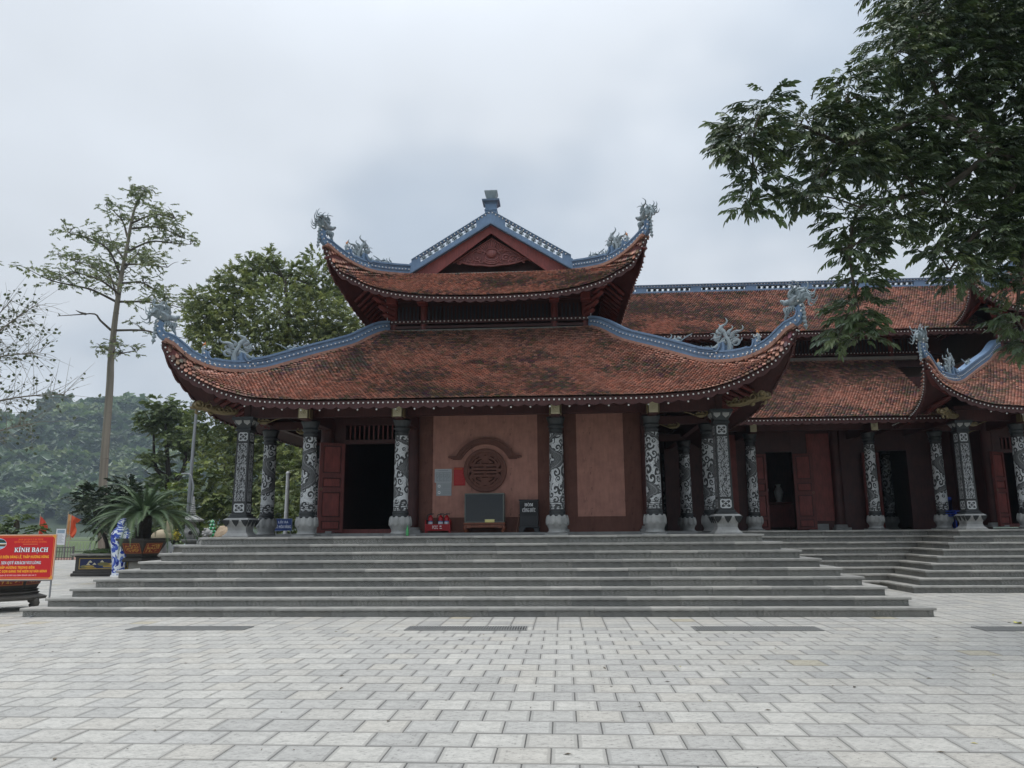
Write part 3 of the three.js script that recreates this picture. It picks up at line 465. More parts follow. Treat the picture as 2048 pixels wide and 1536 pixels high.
// a door leaf of four panels in a frame, hinged at x = 0, running to +x
function doorLeaf(parent, name, x, y, z, turn, w, h, dirx = 1) {
  const d = sub(parent, name, [x, y, z], turn); const T = 0.075, st = 0.085;
  const rows = [[0.03, 0.13], [0.17, 0.45], [0.5, 0.61], [0.66, 0.97]].map(([a, b]) => [a * h, b * h]);
  const rails = [[0, 0.03], [0.13, 0.17], [0.45, 0.5], [0.61, 0.66], [0.97, 1]].map(([a, b]) => box(w - 2 * st, (b - a) * h, T - 0.002, dirx * w / 2, (a + b) / 2 * h, 0));
  part(d, 'leaf_frame', mapped(join(box(st, h, T, dirx * st / 2, h / 2, 0), box(st, h, T, dirx * (w - st / 2), h / 2, 0), rails)), MAT.redWood);
  for (const [a, b] of rows) { part(d, 'panel_back', mapped(box(w - 2 * st, b - a, 0.008, dirx * w / 2, (a + b) / 2, 0)), MAT.redDark); part(d, 'panel', mapped(rbox(w - 2 * st - 0.05, b - a - 0.05, 0.05, 0.016, dirx * w / 2, (a + b) / 2, 0)), MAT.redBoard); };
  part(d, 'handle', at(new THREE.TorusGeometry(0.03, 0.006, 6, 12), dirx * (w - 0.05), h * 0.48, T / 2 + 0.006), MAT.gold);
  return d;
}
// ---------------------------------------------------------------- pavilions
const G1 = table([[0, 1], [0.2, 0.74], [0.47, 0.517], [0.7, 0.407], [1.1, 0.255], [1.45, 0.159], [1.93, 0.069], [2.4, 0.034], [2.9, 0.012], [3.5, 0]]);
const G2 = table([[0, 1], [0.18, 0.72], [0.38, 0.52], [0.78, 0.36], [1.11, 0.24], [1.63, 0.13], [2.15, 0.069], [2.6, 0.034], [3.2, 0.015], [4.1, 0]]);
const HIP1 = table([[0, 5.83], [0.1, 5.47], [0.2, 5.31], [0.31, 5.33], [0.41, 5.46], [0.47, 5.6], [0.63, 5.98], [0.8, 6.37], [1, 6.92]]);
const HIP2 = table([[0, 8.95], [0.1, 8.82], [0.23, 8.69], [0.4, 8.6], [0.57, 8.6], [0.81, 8.71], [1, 8.8]]);
function eaveLine(F, n, out, push = 0.03, drop = 0.02) { const P = []; for (let i = 0; i <= n; i++) { const p = roofPoint(F, mix(-F.Le, F.Le, i / n), 0); p.addScaledVector(out, push); p.y -= drop; P.push(p); } return P; }
function alongBulbs(P, bulbs, step, drop, out, push) { let acc = 0; for (let i = 1; i < P.length; i++) { const d = P[i].distanceTo(P[i - 1]); acc += d; while (acc > step) { acc -= step; const q = P[i].clone().lerp(P[i - 1], acc / d); q.y -= drop; q.addScaledVector(out, push); bulbs.push(q); } } }
function longevityDisc(R, depth) {
  const H = [], rect = (x0, x1, y0, y1) => H.push([[x0, y0], [x1, y0], [x1, y1], [x0, y1]].map(([x, y]) => [x * R, y * R]));
  rect(-0.62, -0.08, 0.145, 0.215); rect(0.06, 0.62, 0.145, 0.215); rect(-0.62, 0.62, -0.04, 0.03); rect(-0.62, -0.08, -0.225, -0.155); rect(0.06, 0.62, -0.225, -0.155); rect(-0.18, 0.18, 0.34, 0.4); rect(-0.18, 0.18, -0.4, -0.34);
  for (const sx of [-1, 1]) for (const sy of [-1, 1]) {
    H.push([[-0.54, 0.36], [-0.47, 0.5], [-0.2, 0.64], [-0.2, 0.57], [-0.4, 0.45], [-0.43, 0.41], [-0.26, 0.41], [-0.26, 0.36]].map(([x, y]) => [sx * x * R, sy * y * R]));
    H.push([[-0.86, 0.07], [-0.86, 0.3], [-0.76, 0.2], [-0.7, 0.11], [-0.76, 0.09]].map(([x, y]) => [sx * x * R, sy * y * R]));
    for (const [a, b] of [[0.55, 0.82], [0.92, 1.2]]) { const p = []; for (let i = 0; i <= 4; i++) p.push([Math.cos(mix(a, b, i / 4)) * 0.83, Math.sin(mix(a, b, i / 4)) * 0.83]); for (let i = 4; i >= 0; i--) p.push([Math.cos(mix(a, b, i / 4)) * 0.77, Math.sin(mix(a, b, i / 4)) * 0.77]); H.push(p.map(([x, y]) => [sx * x * R, sy * y * R])); }
  }
  for (const sy of [-1, 1]) H.push([[-0.1, 0.84], [0.1, 0.84], [0.05, 0.79], [-0.05, 0.79]].map(([x, y]) => [x * R, sy * y * R]));
  const rim = []; for (let i = 0; i < 48; i++) rim.push([Math.cos(i / 48 * 2 * Math.PI) * R, Math.sin(i / 48 * 2 * Math.PI) * R]);
  return shapeGeo(rim, depth, 0.006, H);
}
const circle = (R, n = 48, cx = 0, cy = 0) => { const p = []; for (let i = 0; i < n; i++) p.push([cx + Math.cos(i / n * 2 * Math.PI) * R, cy + Math.sin(i / n * 2 * Math.PI) * R]); return p; };

function pavilion(label, cx, zc, floor, d1, d2, full, D = 14) {
  const T = thing('temple_pavilion', label, 'temple', [cx, 0, -zc]), world = V(cx, 0, -zc), bulbs = [];
  const e0 = 4.475 + d1, top1 = 6.92 + d1, s0 = 7.63 + d2, top2 = 8.8 + d2;
  // ---- lower roof
  const roof = sub(T, 'lower_roof'), tm = [], tc = [];
  const side = D / 2 + 1.4, faces = [];
  const low = (o, dir, inn, Le, Lt, run) => ({ o, dir, inn, Le, Lt, run, yc: (v) => mix(e0, top1, 0.74 * v + 0.26 * v * v), hy: (v) => HIP1(v) + d1, G: G1, ins: 0.42 });
  faces.push([low(V(0, 0, 1.4), V(1, 0, 0), V(0, 0, -1), 7.0, 2.76, 3.95), V(0, 0, 1)]);
  faces.push([low(V(-7.0, 0, -D / 2), V(0, 0, 1), V(1, 0, 0), side, side - 3.95, 4.24), V(-1, 0, 0)]);
  faces.push([low(V(7.0, 0, -D / 2), V(0, 0, 1), V(-1, 0, 0), side, side - 3.95, 4.24), V(1, 0, 0)]);
  faces.push([low(V(0, 0, -D - 1.4), V(1, 0, 0), V(0, 0, 1), 7.0, 2.76, 3.95), V(0, 0, -1)]);
  const bed = [], soffit = [], boards = [], rafters = [];
  faces.forEach(([F, out], k) => {
    bed.push(roofSheet(F, 0.012), roofSheet(F, 0.06)); soffit.push(roofSheet(F, 0.16));
    if (k < 3) roofTiles(F, world, tm, tc);
    const P = eaveLine(F, Math.round(F.Le * 2 / 0.07), out); boards.push(fascia(P, out)); alongBulbs(P, bulbs, 0.112, 0.055, out, 0.018);
    if (k === 1 || k === 2) for (let c = 1.35; c < 5; c += 0.26) for (const e of [-1, 1]) { const p = roofPoint(F, e * (F.Le - c), 0.1), q = roofPoint(F, e * (F.Le - c), 0.3); p.y -= 0.24; q.y -= 0.24; rafters.push(tube([p, p.clone().lerp(q, 0.5), q], 0.055, 0.055, 3, 7)); }
    if (k === 0) alongBulbs(P.slice(20, -20), bulbs, 0.43, 0.2, out, -0.03);
  });
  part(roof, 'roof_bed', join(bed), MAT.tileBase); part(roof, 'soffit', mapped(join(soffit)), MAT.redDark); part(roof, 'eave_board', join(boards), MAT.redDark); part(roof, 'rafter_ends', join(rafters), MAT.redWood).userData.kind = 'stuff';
  stuff(roof, 'roof_tiles', tileGeo, MAT.tile, tm, tc);
  const hips = [[-1, 1], [1, 1]]; if (full) hips.push([-1, -1], [1, -1]);
  hips.forEach(([sx, sz], k) => {
    const P0 = V(sx * 2.76, 0, sz > 0 ? -2.55 : -D + 2.55), P1 = V(sx * 7.0, 0, sz > 0 ? 1.4 : -D - 1.4), out2 = P1.clone().sub(P0).normalize();
    const hip = (t) => { const p = P0.clone().lerp(P1, t); p.y = HIP1(1 - t) + d1 + 0.02; return p; };
    hipRidge(roof, hip, out2, bulbs, { t1: 0.65, t2: 0.81, neck: 0.52, neckTo: 2.15, h: 0.27, k: k % 2, headScale: 1.2, figScale: 1.15 });
    // curved hip beam under the corner, in stepped rounded blocks, and a gilded bracket head below it
    const blocks = []; for (let i = 0; i < 11; i++) { const t = 0.6 + i * 0.037, p = hip(t); p.y -= 0.3 - 0.012 * i; blocks.push(at(new THREE.CapsuleGeometry(0.075, 0.2, 3, 8), p.x, p.y, p.z, Math.PI / 2 - 0.7, Math.atan2(out2.x, out2.z), 0)); }
    part(roof, 'hip_beam', join(blocks, band([0.45, 0.6, 0.75, 0.9, 0.985].map((t) => { const p = hip(t); p.y -= 0.34; return p; }), V(-out2.z, 0, out2.x), 0.2, 0.2)), MAT.redWood);
    const g = part(roof, 'corner_bracket', FIG.bracket, MAT.gold); g.quaternion.setFromRotationMatrix(new THREE.Matrix4().makeBasis(out2, V(0, 1, 0), V(-out2.z, 0, out2.x))); const bp = hip(0.79); g.position.set(bp.x, e0 - 0.15, bp.z); g.scale.set(1.1, 1, 1);
  });
  part(roof, 'flashing', mapped(join(box(5.6, 0.1, 0.16, 0, top1 + 0.03, -2.6), box(0.16, 0.1, D - 5.3, -2.8, top1 + 0.03, -D / 2), box(0.16, 0.1, D - 5.3, 2.8, top1 + 0.03, -D / 2))), MAT.concrete);
  // ---- upper storey
  const wall = sub(T, 'upper_wall'), wy0 = top1 - 0.25, wy1 = s0 + 0.75, zf = -2.66;
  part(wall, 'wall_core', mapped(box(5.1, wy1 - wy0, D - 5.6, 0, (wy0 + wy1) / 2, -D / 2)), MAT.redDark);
  const posts = [-2.64, -1.8, 1.8, 2.64];
  for (const x of posts) { part(wall, 'post', mapped(join(cyl(0.1, 0.1, wy1 - wy0, 12, x, wy0, zf), rbox(0.27, 0.22, 0.3, 0.02, x, s0 + 0.14, zf + 0.3))), MAT.redWood); }
  part(wall, 'sill', mapped(join(box(5.5, 0.1, 0.14, 0, top1 + 0.3, zf + 0.06), box(5.5, 0.07, 0.09, 0, top1 + 0.16, zf + 0.04), box(5.5, 0.12, 0.14, 0, s0 + 0.24, zf + 0.02))), MAT.redDark);
  for (let x = -2.5; x < 2.55; x += 0.105) if (!posts.some((p) => Math.abs(p - x) < 0.13)) part(wall, 'lattice_bar', (pavilion.bar ||= box(0.04, 1, 0.04)), MAT.slat, [x, top1 + 0.55, zf + 0.03]).scale.y = 0.42;
  alongBulbs([V(-2.78, top1 + 0.3, zf + 0.14), V(2.78, top1 + 0.3, zf + 0.14)], bulbs, 0.112, 0, V(0, 0, 1), 0.02);
  // ---- upper roof: hipped skirt, then the gabled part
  const up = sub(T, 'upper_roof'), um = [], uc = [], us = D / 2 - 1.1;
  const hi = (o, dir, inn, Le, Lt, run) => ({ o, dir, inn, Le, Lt, run, yc: (v) => mix(s0, top2, 0.8 * v + 0.2 * v * v), hy: (v) => HIP2(v) + d2, G: G2, ins: 0.48 });
  const fs = [[hi(V(0, 0, -1.1), V(1, 0, 0), V(0, 0, -1), 4.18, 2.36, 2.25), V(0, 0, 1)], [hi(V(-4.18, 0, -D / 2), V(0, 0, 1), V(1, 0, 0), us, us - 2.25, 1.82), V(-1, 0, 0)], [hi(V(4.18, 0, -D / 2), V(0, 0, 1), V(-1, 0, 0), us, us - 2.25, 1.82), V(1, 0, 0)], [hi(V(0, 0, -D + 1.1), V(1, 0, 0), V(0, 0, 1), 4.18, 2.36, 2.25), V(0, 0, -1)]];
  const ub = [], uso = [], ubo = [], ura = [];
  fs.forEach(([F, out], k) => { ub.push(roofSheet(F, 0.012, 40, 8), roofSheet(F, 0.06, 40, 8)); uso.push(roofSheet(F, 0.15, 40, 8)); if (k < 3) roofTiles(F, world, um, uc); const P = eaveLine(F, Math.round(F.Le * 2 / 0.07), out); ubo.push(fascia(P, out, 0.12)); if (k === 1 || k === 2) for (let c = 1.3; c < 4; c += 0.24) for (const e of [-1, 1]) { const p = roofPoint(F, e * (F.Le - c), 0.12), q = roofPoint(F, e * (F.Le - c), 0.5); p.y -= 0.22; q.y -= 0.22; ura.push(tube([p, p.clone().lerp(q, 0.5), q], 0.05, 0.05, 3, 7)); } alongBulbs(P, bulbs, 0.112, 0.055, out, 0.018); });
  const gl = us - 2.25, ridgeY = 10.42 + d2;
  for (const sx of [-1, 1]) { const F = { o: V(sx * 2.36, 0, -D / 2), dir: V(0, 0, 1), inn: V(-sx, 0, 0), Le: gl, Lt: gl, run: 2.36, yc: (v) => mix(top2 + 0.03, ridgeY, v), hy: (v) => mix(top2 + 0.03, ridgeY, v), G: () => 0 }; ub.push(roofSheet(F, 0.012, 4, 8), roofSheet(F, 0.07, 4, 8)); roofTiles(F, world, um, uc); }
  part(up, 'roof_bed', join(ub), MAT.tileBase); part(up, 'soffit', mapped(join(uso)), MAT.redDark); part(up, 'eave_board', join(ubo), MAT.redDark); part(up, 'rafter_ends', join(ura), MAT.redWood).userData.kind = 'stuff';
  stuff(up, 'roof_tiles', tileGeo, MAT.tile, um, uc);
  const uh = [[-1, 1], [1, 1]]; if (full) uh.push([-1, -1], [1, -1]);
  uh.forEach(([sx, sz], k) => {
    const P0 = V(sx * 2.36, 0, sz > 0 ? -3.35 : -D + 3.35), P1 = V(sx * 4.18, 0, sz > 0 ? -1.1 : -D + 1.1), out2 = P1.clone().sub(P0).normalize();
    const hip = (t) => { const p = P0.clone().lerp(P1, t); p.y = HIP2(1 - t) + d2 + 0.02; return p; };
    hipRidge(up, hip, out2, bulbs, { t1: 0.5, t2: 0.7, neck: 0.5, neckTo: 2.15, h: 0.27, k: (k + 1) % 2, headScale: 1.18, figScale: 1.08 });
    const blocks = []; for (let i = 0; i < 9; i++) { const t = 0.42 + i * 0.06, p = hip(t); p.y -= 0.3 - 0.012 * i; blocks.push(at(new THREE.CapsuleGeometry(0.07, 0.16, 3, 8), p.x, p.y, p.z, Math.PI / 2 - 0.7, Math.atan2(out2.x, out2.z), 0)); }
    const wallP = V(sx * 2.64, 0, sz > 0 ? -2.66 : -D + 2.66), br = []; for (let i = 0; i < 4; i++) br.push(tube([[wallP.x, s0 + 0.2 - 0.16 * i, wallP.z], [wallP.x + out2.x * (0.5 - 0.08 * i), s0 + 0.28 - 0.17 * i, wallP.z + out2.z * (0.5 - 0.08 * i)], [wallP.x + out2.x * (0.95 - 0.2 * i), s0 + 0.42 - 0.2 * i, wallP.z + out2.z * (0.95 - 0.2 * i)]], 0.1, 0.06, 6, 7));
    part(up, 'hip_beam', join(blocks, br, band([0.2, 0.45, 0.7, 0.985].map((t) => { const p = hip(t); p.y -= 0.32; return p; }), V(-out2.z, 0, out2.x), 0.18, 0.2)), MAT.redWood);
  });
  // ---- gable end with blue rakes, openwork flowers, red barge boards and the carved panel
  for (const sz of full ? [1, -1] : [1]) {
    const gz = sz > 0 ? -3.35 : -D + 3.35, gable = sub(up, 'gable', [0, d2, gz]); if (sz < 0) gable.rotation.y = Math.PI;
    const slope = 0.627, yb = (x) => 10.33 - slope * Math.abs(x), rail = [], dark = [];
    const strip = (x0, x1, lo, hi2, z, dpt) => shapeGeo([[x0, yb(x0) + lo], [x1, yb(x1) + lo], [x1, yb(x1) + hi2], [x0, yb(x0) + hi2]], dpt).translate(0, 0, z);
    for (const s of [-1, 1]) {
      const X = (a) => s * a, S = (a, b, lo, hi2, z, dp) => (s > 0 ? strip(X(a), X(b), lo, hi2, z, dp) : strip(X(b), X(a), lo, hi2, z, dp));
      rail.push(S(0, 2.42, 0, 0.14, 0, 0.14), S(0, 2.3, 0.315, 0.37, 0.02, 0.1), S(0, 0.42, 0.14, 0.315, 0.02, 0.1), S(2.05, 2.36, 0.14, 0.315, 0.02, 0.1));
      dark.push(S(0, 2.3, 0.37, 0.405, 0.0, 0.14), S(0, 2.42, -0.03, 0.0, -0.01, 0.165));
      for (let i = 0; i < 9; i++) { const x = 0.52 + i * 0.178, y = yb(x) + 0.228, pet = []; for (let k = 0; k < 4; k++) { const q = k * Math.PI / 2 + Math.atan(slope) * -s; pet.push(at(shapeGeo([[-0.03, 0], [-0.045, 0.045], [0, 0.092], [0.045, 0.045], [0.03, 0]], 0.04), s * x, y, 0.06, 0, 0, q)); } pet.push(ball(0.025, s * x, y, 0.105)); part(gable, 'openwork_flower', join(pet), MAT.flower); }
      for (let x = 0.05; x < 2.25; x += 0.1) bulbs.push(V(s * x * (sz > 0 ? 1 : -1), yb(x) + 0.34 + d2, gz + sz * 0.13));
    }
    part(gable, 'rake_band', mapped(join(rail)), MAT.blue); part(gable, 'rake_moulding', mapped(join(dark)), MAT.blueDark);
    const barge = []; for (const s of [-1, 1]) { const q = [[0, 10.31], [s * 2.34, 10.31 - slope * 2.34], [s * 1.62, 10.31 - slope * 2.34 - 0.0], [0, 10.06]]; if (s < 0) q.reverse(); barge.push(shapeGeo(q, 0.05).translate(0, 0, -0.03)); }
    part(gable, 'barge_board', mapped(join(barge)), MAT.redBoard);
    part(gable, 'gable_wall', mapped(shapeGeo([[-2.2, 8.7], [2.2, 8.7], [0, 10.2]], 0.05).translate(0, 0, -0.5)), MAT.redDark);
    part(gable, 'sill', mapped(box(3.6, 0.07, 0.5, 0, 8.83, -0.2)), MAT.concrete);
    // carved triangle: lotus on rays between scrolls, wavy lower edge
    const low = []; for (let i = 0; i <= 30; i++) { const x = mix(1.14, -1.14, i / 30), a = Math.abs(x); low.push([x, 9.12 + 0.13 * sstep(0.3, 1.14, a) - 0.02 * Math.cos(a * 9) + 0.02 * sstep(0.5, 0.6, a)]); }
    const pan = sub(gable, 'carved_panel');
    part(pan, 'board', mapped(shapeGeo([[0, 9.99], ...low.reverse()].reverse(), 0.03).translate(0, 0, -0.2)), MAT.redWood);
    const rel = [], zz = -0.16, arc = (x, y, rx, ry, a0, a1, r) => { const P = []; for (let i = 0; i <= 12; i++) { const q = mix(a0, a1, i / 12); P.push([x + Math.cos(q) * rx, y + Math.sin(q) * ry, zz]); } rel.push(tube(P, r, r * 0.8, 14, 5)); };
    for (let i = 0; i < 17; i++) { const q = mix(0.35, 2.79, i / 16), R1 = 0.3, R2 = Math.min(0.5, (9.9 - 9.42) / Math.max(0.3, Math.sin(q) + 0.58 * Math.abs(Math.cos(q)))); rel.push(tube([[Math.cos(q) * R1, 9.42 + Math.sin(q) * R1 * 0.9, zz], [Math.cos(q) * R2, 9.42 + Math.sin(q) * R2, zz]], 0.018, 0.026, 2, 5)); }
    rel.push(ball(0.13, 0, 9.5, zz, 1.25, 0.95, 0.45, 14, 10)); arc(0, 9.47, 0.22, 0.19, 0, Math.PI, 0.026); for (let i = 0; i < 3; i++) arc(0, 9.42 - i * 0.055, 0.2 + 0.012 * i, 0.13, Math.PI * 1.05, Math.PI * 1.95, 0.026);
    for (const s of [-1, 1]) { arc(s * 0.36, 9.5, 0.2, 0.1, s > 0 ? 2.9 : 0.2, s > 0 ? -0.2 : 3.3, 0.03); for (const [x, y, R] of [[0.42, 9.37, 0.1], [0.62, 9.34, 0.09], [0.8, 9.29, 0.07], [0.55, 9.24, 0.06], [0.95, 9.24, 0.05], [0.3, 9.27, 0.06]]) { arc(s * x, y, R, R * 0.8, 0.4, s > 0 ? 5 : -3.6, 0.022); rel.push(ball(R * 0.36, s * x, y, zz, 1, 1, 0.5)); } }
    for (let i = 0; i < 9; i++) { const q = mix(-0.6, 0.6, i / 8); rel.push(tube([[Math.sin(q) * 0.12, 9.27, zz], [Math.sin(q) * 0.2, 9.19, zz]], 0.016, 0.01, 2, 4)); }
    const lo = low.slice().sort((p, q) => p[0] - q[0]).map(([x, y]) => [x, y + 0.012, zz]); rel.push(tube(lo, 0.024, 0.024, 40, 5));
    for (const s of [-1, 1]) rel.push(tube([[0, 9.96, zz], [s * 1.12, 9.96 - 0.645 * 1.12, zz]], 0.02, 0.02, 6, 5));
    part(pan, 'relief', mapped(join(rel)), MAT.carve);
    // finial on the ridge end
    const fin = sub(gable, 'ridge_finial', [0, 10.6, -0.1]), sq = (pts) => { const g = new THREE.LatheGeometry(pts.map(([r, y]) => new THREE.Vector2(r * Math.SQRT2, y)), 4); g.rotateY(Math.PI / 4); const f = g.toNonIndexed(); f.computeVertexNormals(); return mapped(f); };
    part(fin, 'pillar', sq([[0, 0], [0.17, 0], [0.17, 0.14], [0.185, 0.15], [0.185, 0.175], [0.165, 0.185], [0.16, 0.34], [0.2, 0.37]]), MAT.blue);
    part(fin, 'cornice', sq([[0.16, 0.34], [0.19, 0.38], [0.25, 0.42], [0.255, 0.47], [0.22, 0.485], [0.14, 0.49]]), MAT.blueDark);
    part(fin, 'urn', sq([[0.1, 0.49], [0.11, 0.52], [0.145, 0.62], [0.185, 0.72], [0.19, 0.76], [0.16, 0.77], [0, 0.75]]), MAT.blueGrey); part(fin, 'spike', cyl(0.012, 0.006, 0.12, 6, 0, 0.75, 0), MAT.wire);
  }
  part(up, 'main_ridge', mapped(join(box(0.2, 0.42, 2 * gl, 0, ridgeY + 0.12, -D / 2), box(0.28, 0.06, 2 * gl, 0, ridgeY + 0.36, -D / 2))), MAT.blue);
  part(up, 'cable', join([-1, 1].map((s) => tube([[s * 2.78, top1 + 0.25, -2.45], [s * 2.8, s0 + 0.1, -2.4], [s * 2.95, s0 + 0.3, -2.2], [s * 3.2, s0 + 0.34, -1.9]], 0.012, 0.012, 12, 5))), MAT.wire);
  // ---- columns and beams of the gallery
  const h = 2.68 + d1 - (floor - FLOOR_A), cols = [[-3.99, 0], [-1.8, 1], [1.8, 2], [3.99, 4]];
  for (const [x, k] of cols) { roundColumn(T, x, floor, 0, h, k); const b = sub(T, 'beam', [x, floor + h, 0]); part(b, 'timber', mapped(box(0.19, 0.26, 2.2, 0, 0.1, -0.55)), MAT.redDark); part(b, 'gilded_end', mapped(join(rbox(0.2, 0.24, 0.06, 0.012, 0, 0.12, 0.57), at(new THREE.TorusGeometry(0.05, 0.014, 5, 12), 0, 0.12, 0.6), ball(0.03, 0, 0.12, 0.6), box(0.14, 0.02, 0.015, 0, 0.215, 0.605), box(0.14, 0.02, 0.015, 0, 0.03, 0.605))), MAT.goldPale); part(b, 'gilded_side', mapped(join([-1, 1].map((s) => rbox(0.03, 0.22, 0.22, 0.008, s * 0.125, 0.11, 0.42)))), MAT.gold); }
  const zs = [-1.57, -5.4, -9.2, -D + 1.57];
  for (const sx of [-1, 1]) { squareColumn(T, sx * 5.55, floor, 0, h + 0.1, sx < 0 ? 0 : 1); squareColumn(T, sx * 5.55, floor, -D, h + 0.1, 0); zs.forEach((z, k) => roundColumn(T, sx * 5.55, floor, z, h, k + (sx > 0 ? 1 : 3))); }
  const y = floor + h, fr = [box(11.0, 0.34, 0.16, 0, y + 0.27, -0.1), box(11.0, 0.1, 0.2, 0, y + 0.5, -0.1)];
  for (const sx of [-1, 1]) fr.push(box(0.16, 0.34, D, sx * 5.55, y + 0.27, -D / 2), box(0.2, 0.1, D, sx * 5.55, y + 0.5, -D / 2), box(1.5, 0.2, 0.16, sx * 4.8, y + 0.1, -1.57), box(1.5, 0.2, 0.16, sx * 4.8, y + 0.1, -5.4));
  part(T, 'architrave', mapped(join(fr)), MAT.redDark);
  part(T, 'gallery_bracket', join([-1, 1].map((s) => [at(FIG.cloud, s * 5.05, y - 0.05, -0.05, 0, s < 0 ? 0 : Math.PI, 0, 0.8), at(FIG.cloud, s * 4.6, y - 0.12, -1.5, 0, s < 0 ? 0 : Math.PI, 0, 0.8)])), MAT.gold);
  // ---- the walled core
  const f = floor + 0.06, wt = 6.0 + d1, zw = -1.6, core = sub(T, 'wall');
  for (const x of [-4.05, -1.83, 1.83, 4.05]) { const p = sub(T, 'wooden_post', [x, f, zw + 0.06]); part(p, 'shaft', mapped(cyl(0.17, 0.15, wt - f, 18, 0, 0.1, 0)), MAT.redDark); part(p, 'plinth', mapped(join(box(0.5, 0.06, 0.5, 0, 0.03, 0), cyl(0.22, 0.2, 0.08, 20, 0, 0.055, 0))), MAT.stone); }
  const outer = [[-1.83, f], [1.83, f], [1.83, wt], [-1.83, wt]], cy = 3.06 - FLOOR_A + floor;
  part(core, 'centre_bay', mapped(shapeGeo(outer, 0.18, 0, [circle(0.47, 40, 0, cy)]).translate(0, 0, zw - 0.2)), MAT.wallBand);
  part(core, 'plaster_panel', mapped(shapeGeo([[-1.33, 1.9 + floor - FLOOR_A], [1.32, 1.9 + floor - FLOOR_A], [1.32, wt - 0.1], [-1.33, wt - 0.1]], 0.02, 0, [circle(0.5, 40, 0, cy)]).translate(0, 0, zw - 0.02)), MAT.wall);
  const win = sub(T, 'round_window', [0, cy, zw]);
  part(win, 'longevity_lattice', mapped(longevityDisc(0.465, 0.05).translate(0, 0, -0.01)), MAT.wallBand);
  part(win, 'ring', mapped(shapeGeo(circle(0.535), 0.07, 0.008, [circle(0.455).reverse()]).translate(0, 0, 0.002)), MAT.wallBand);
  const hood = (R, ext) => { const P = []; P.push(V(-R * 0.92 - ext, R * 0.42, 0), V(-R * 0.92, R * 0.42, 0)); for (let i = 0; i <= 22; i++) { const q = mix(2.66, 0.48, i / 22); P.push(V(Math.cos(q) * R, Math.sin(q) * R, 0)); } P.push(V(R * 0.92, R * 0.42, 0), V(R * 0.92 + ext, R * 0.42, 0)); return P; };
  part(win, 'hood', mapped(join(band(hood(0.66, 0.2), V(0, 0, 1), 0.16, 0.06), band(hood(0.72, 0.2), V(0, 0, 1), 0.24, 0.05), band(hood(0.77, 0.21), V(0, 0, 1), 0.3, 0.035))), MAT.wallBand);
  const bay = (x0, x1, p0, p1) => { part(core, 'side_bay', mapped(box(x1 - x0, wt - f, 0.18, (x0 + x1) / 2, (f + wt) / 2, zw - 0.11)), MAT.wallBand); part(core, 'plaster_panel', mapped(box(p1 - p0, wt - 0.1 - 1.9 - floor + FLOOR_A, 0.02, (p0 + p1) / 2, (1.9 + floor - FLOOR_A + wt - 0.1) / 2, zw - 0.01)), MAT.wall); };
  bay(1.83, 4.05, 2.3, 3.47);
  // door bay
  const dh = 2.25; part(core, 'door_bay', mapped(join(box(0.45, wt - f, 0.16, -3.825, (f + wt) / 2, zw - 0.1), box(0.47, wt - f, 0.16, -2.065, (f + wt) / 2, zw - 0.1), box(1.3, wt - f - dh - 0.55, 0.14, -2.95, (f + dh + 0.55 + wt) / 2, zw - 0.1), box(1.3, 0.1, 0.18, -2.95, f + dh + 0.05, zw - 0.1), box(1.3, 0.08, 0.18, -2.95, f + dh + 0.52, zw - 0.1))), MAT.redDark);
  for (let i = 0; i < 10; i++) part(core, 'transom_bar', (pavilion.tb ||= box(0.035, 0.4, 0.035)), MAT.redWood, [-3.5 + i * 0.122, f + dh + 0.3, zw - 0.1]);
  part(core, 'threshold', mapped(box(1.3, 0.1, 0.2, -2.95, f + 0.05, zw - 0.1)), MAT.redWood);
  doorLeaf(T, 'door', -3.6, f + 0.02, zw + 0.03, 0.6, 0.64, dh - 0.02, -1); doorLeaf(T, 'door', -2.32, f + 0.02, zw - 0.2, -1.4, 0.62, dh - 0.04, -1);
  const zb = -D + 1.6; part(core, 'outer_wall', mapped(join(box(0.18, wt - f, D - 3.4, -4.05, (f + wt) / 2, -D / 2), box(0.18, wt - f, D - 3.4, 4.05, (f + wt) / 2, -D / 2), box(8.2, wt - f, 0.18, 0, (f + wt) / 2, zb))), MAT.redDark);
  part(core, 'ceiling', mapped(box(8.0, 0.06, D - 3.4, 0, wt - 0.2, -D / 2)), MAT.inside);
  stuff(T, 'light_bulbs', bulbGeo, MAT.bulb, bulbs.map((p) => new THREE.Matrix4().makeTranslation(p.x, p.y, p.z)));
  return T;
}
pavilion('central two-tiered temple pavilion with red tiled roofs and a gable facing the court', CX, ZC, FLOOR_A, 0, 0, true);
pavilion('right-hand temple pavilion cut off by the photo edge, behind the hanging branches', 17.1, 23.03, FLOOR_B, 0.35, 0.6, false);

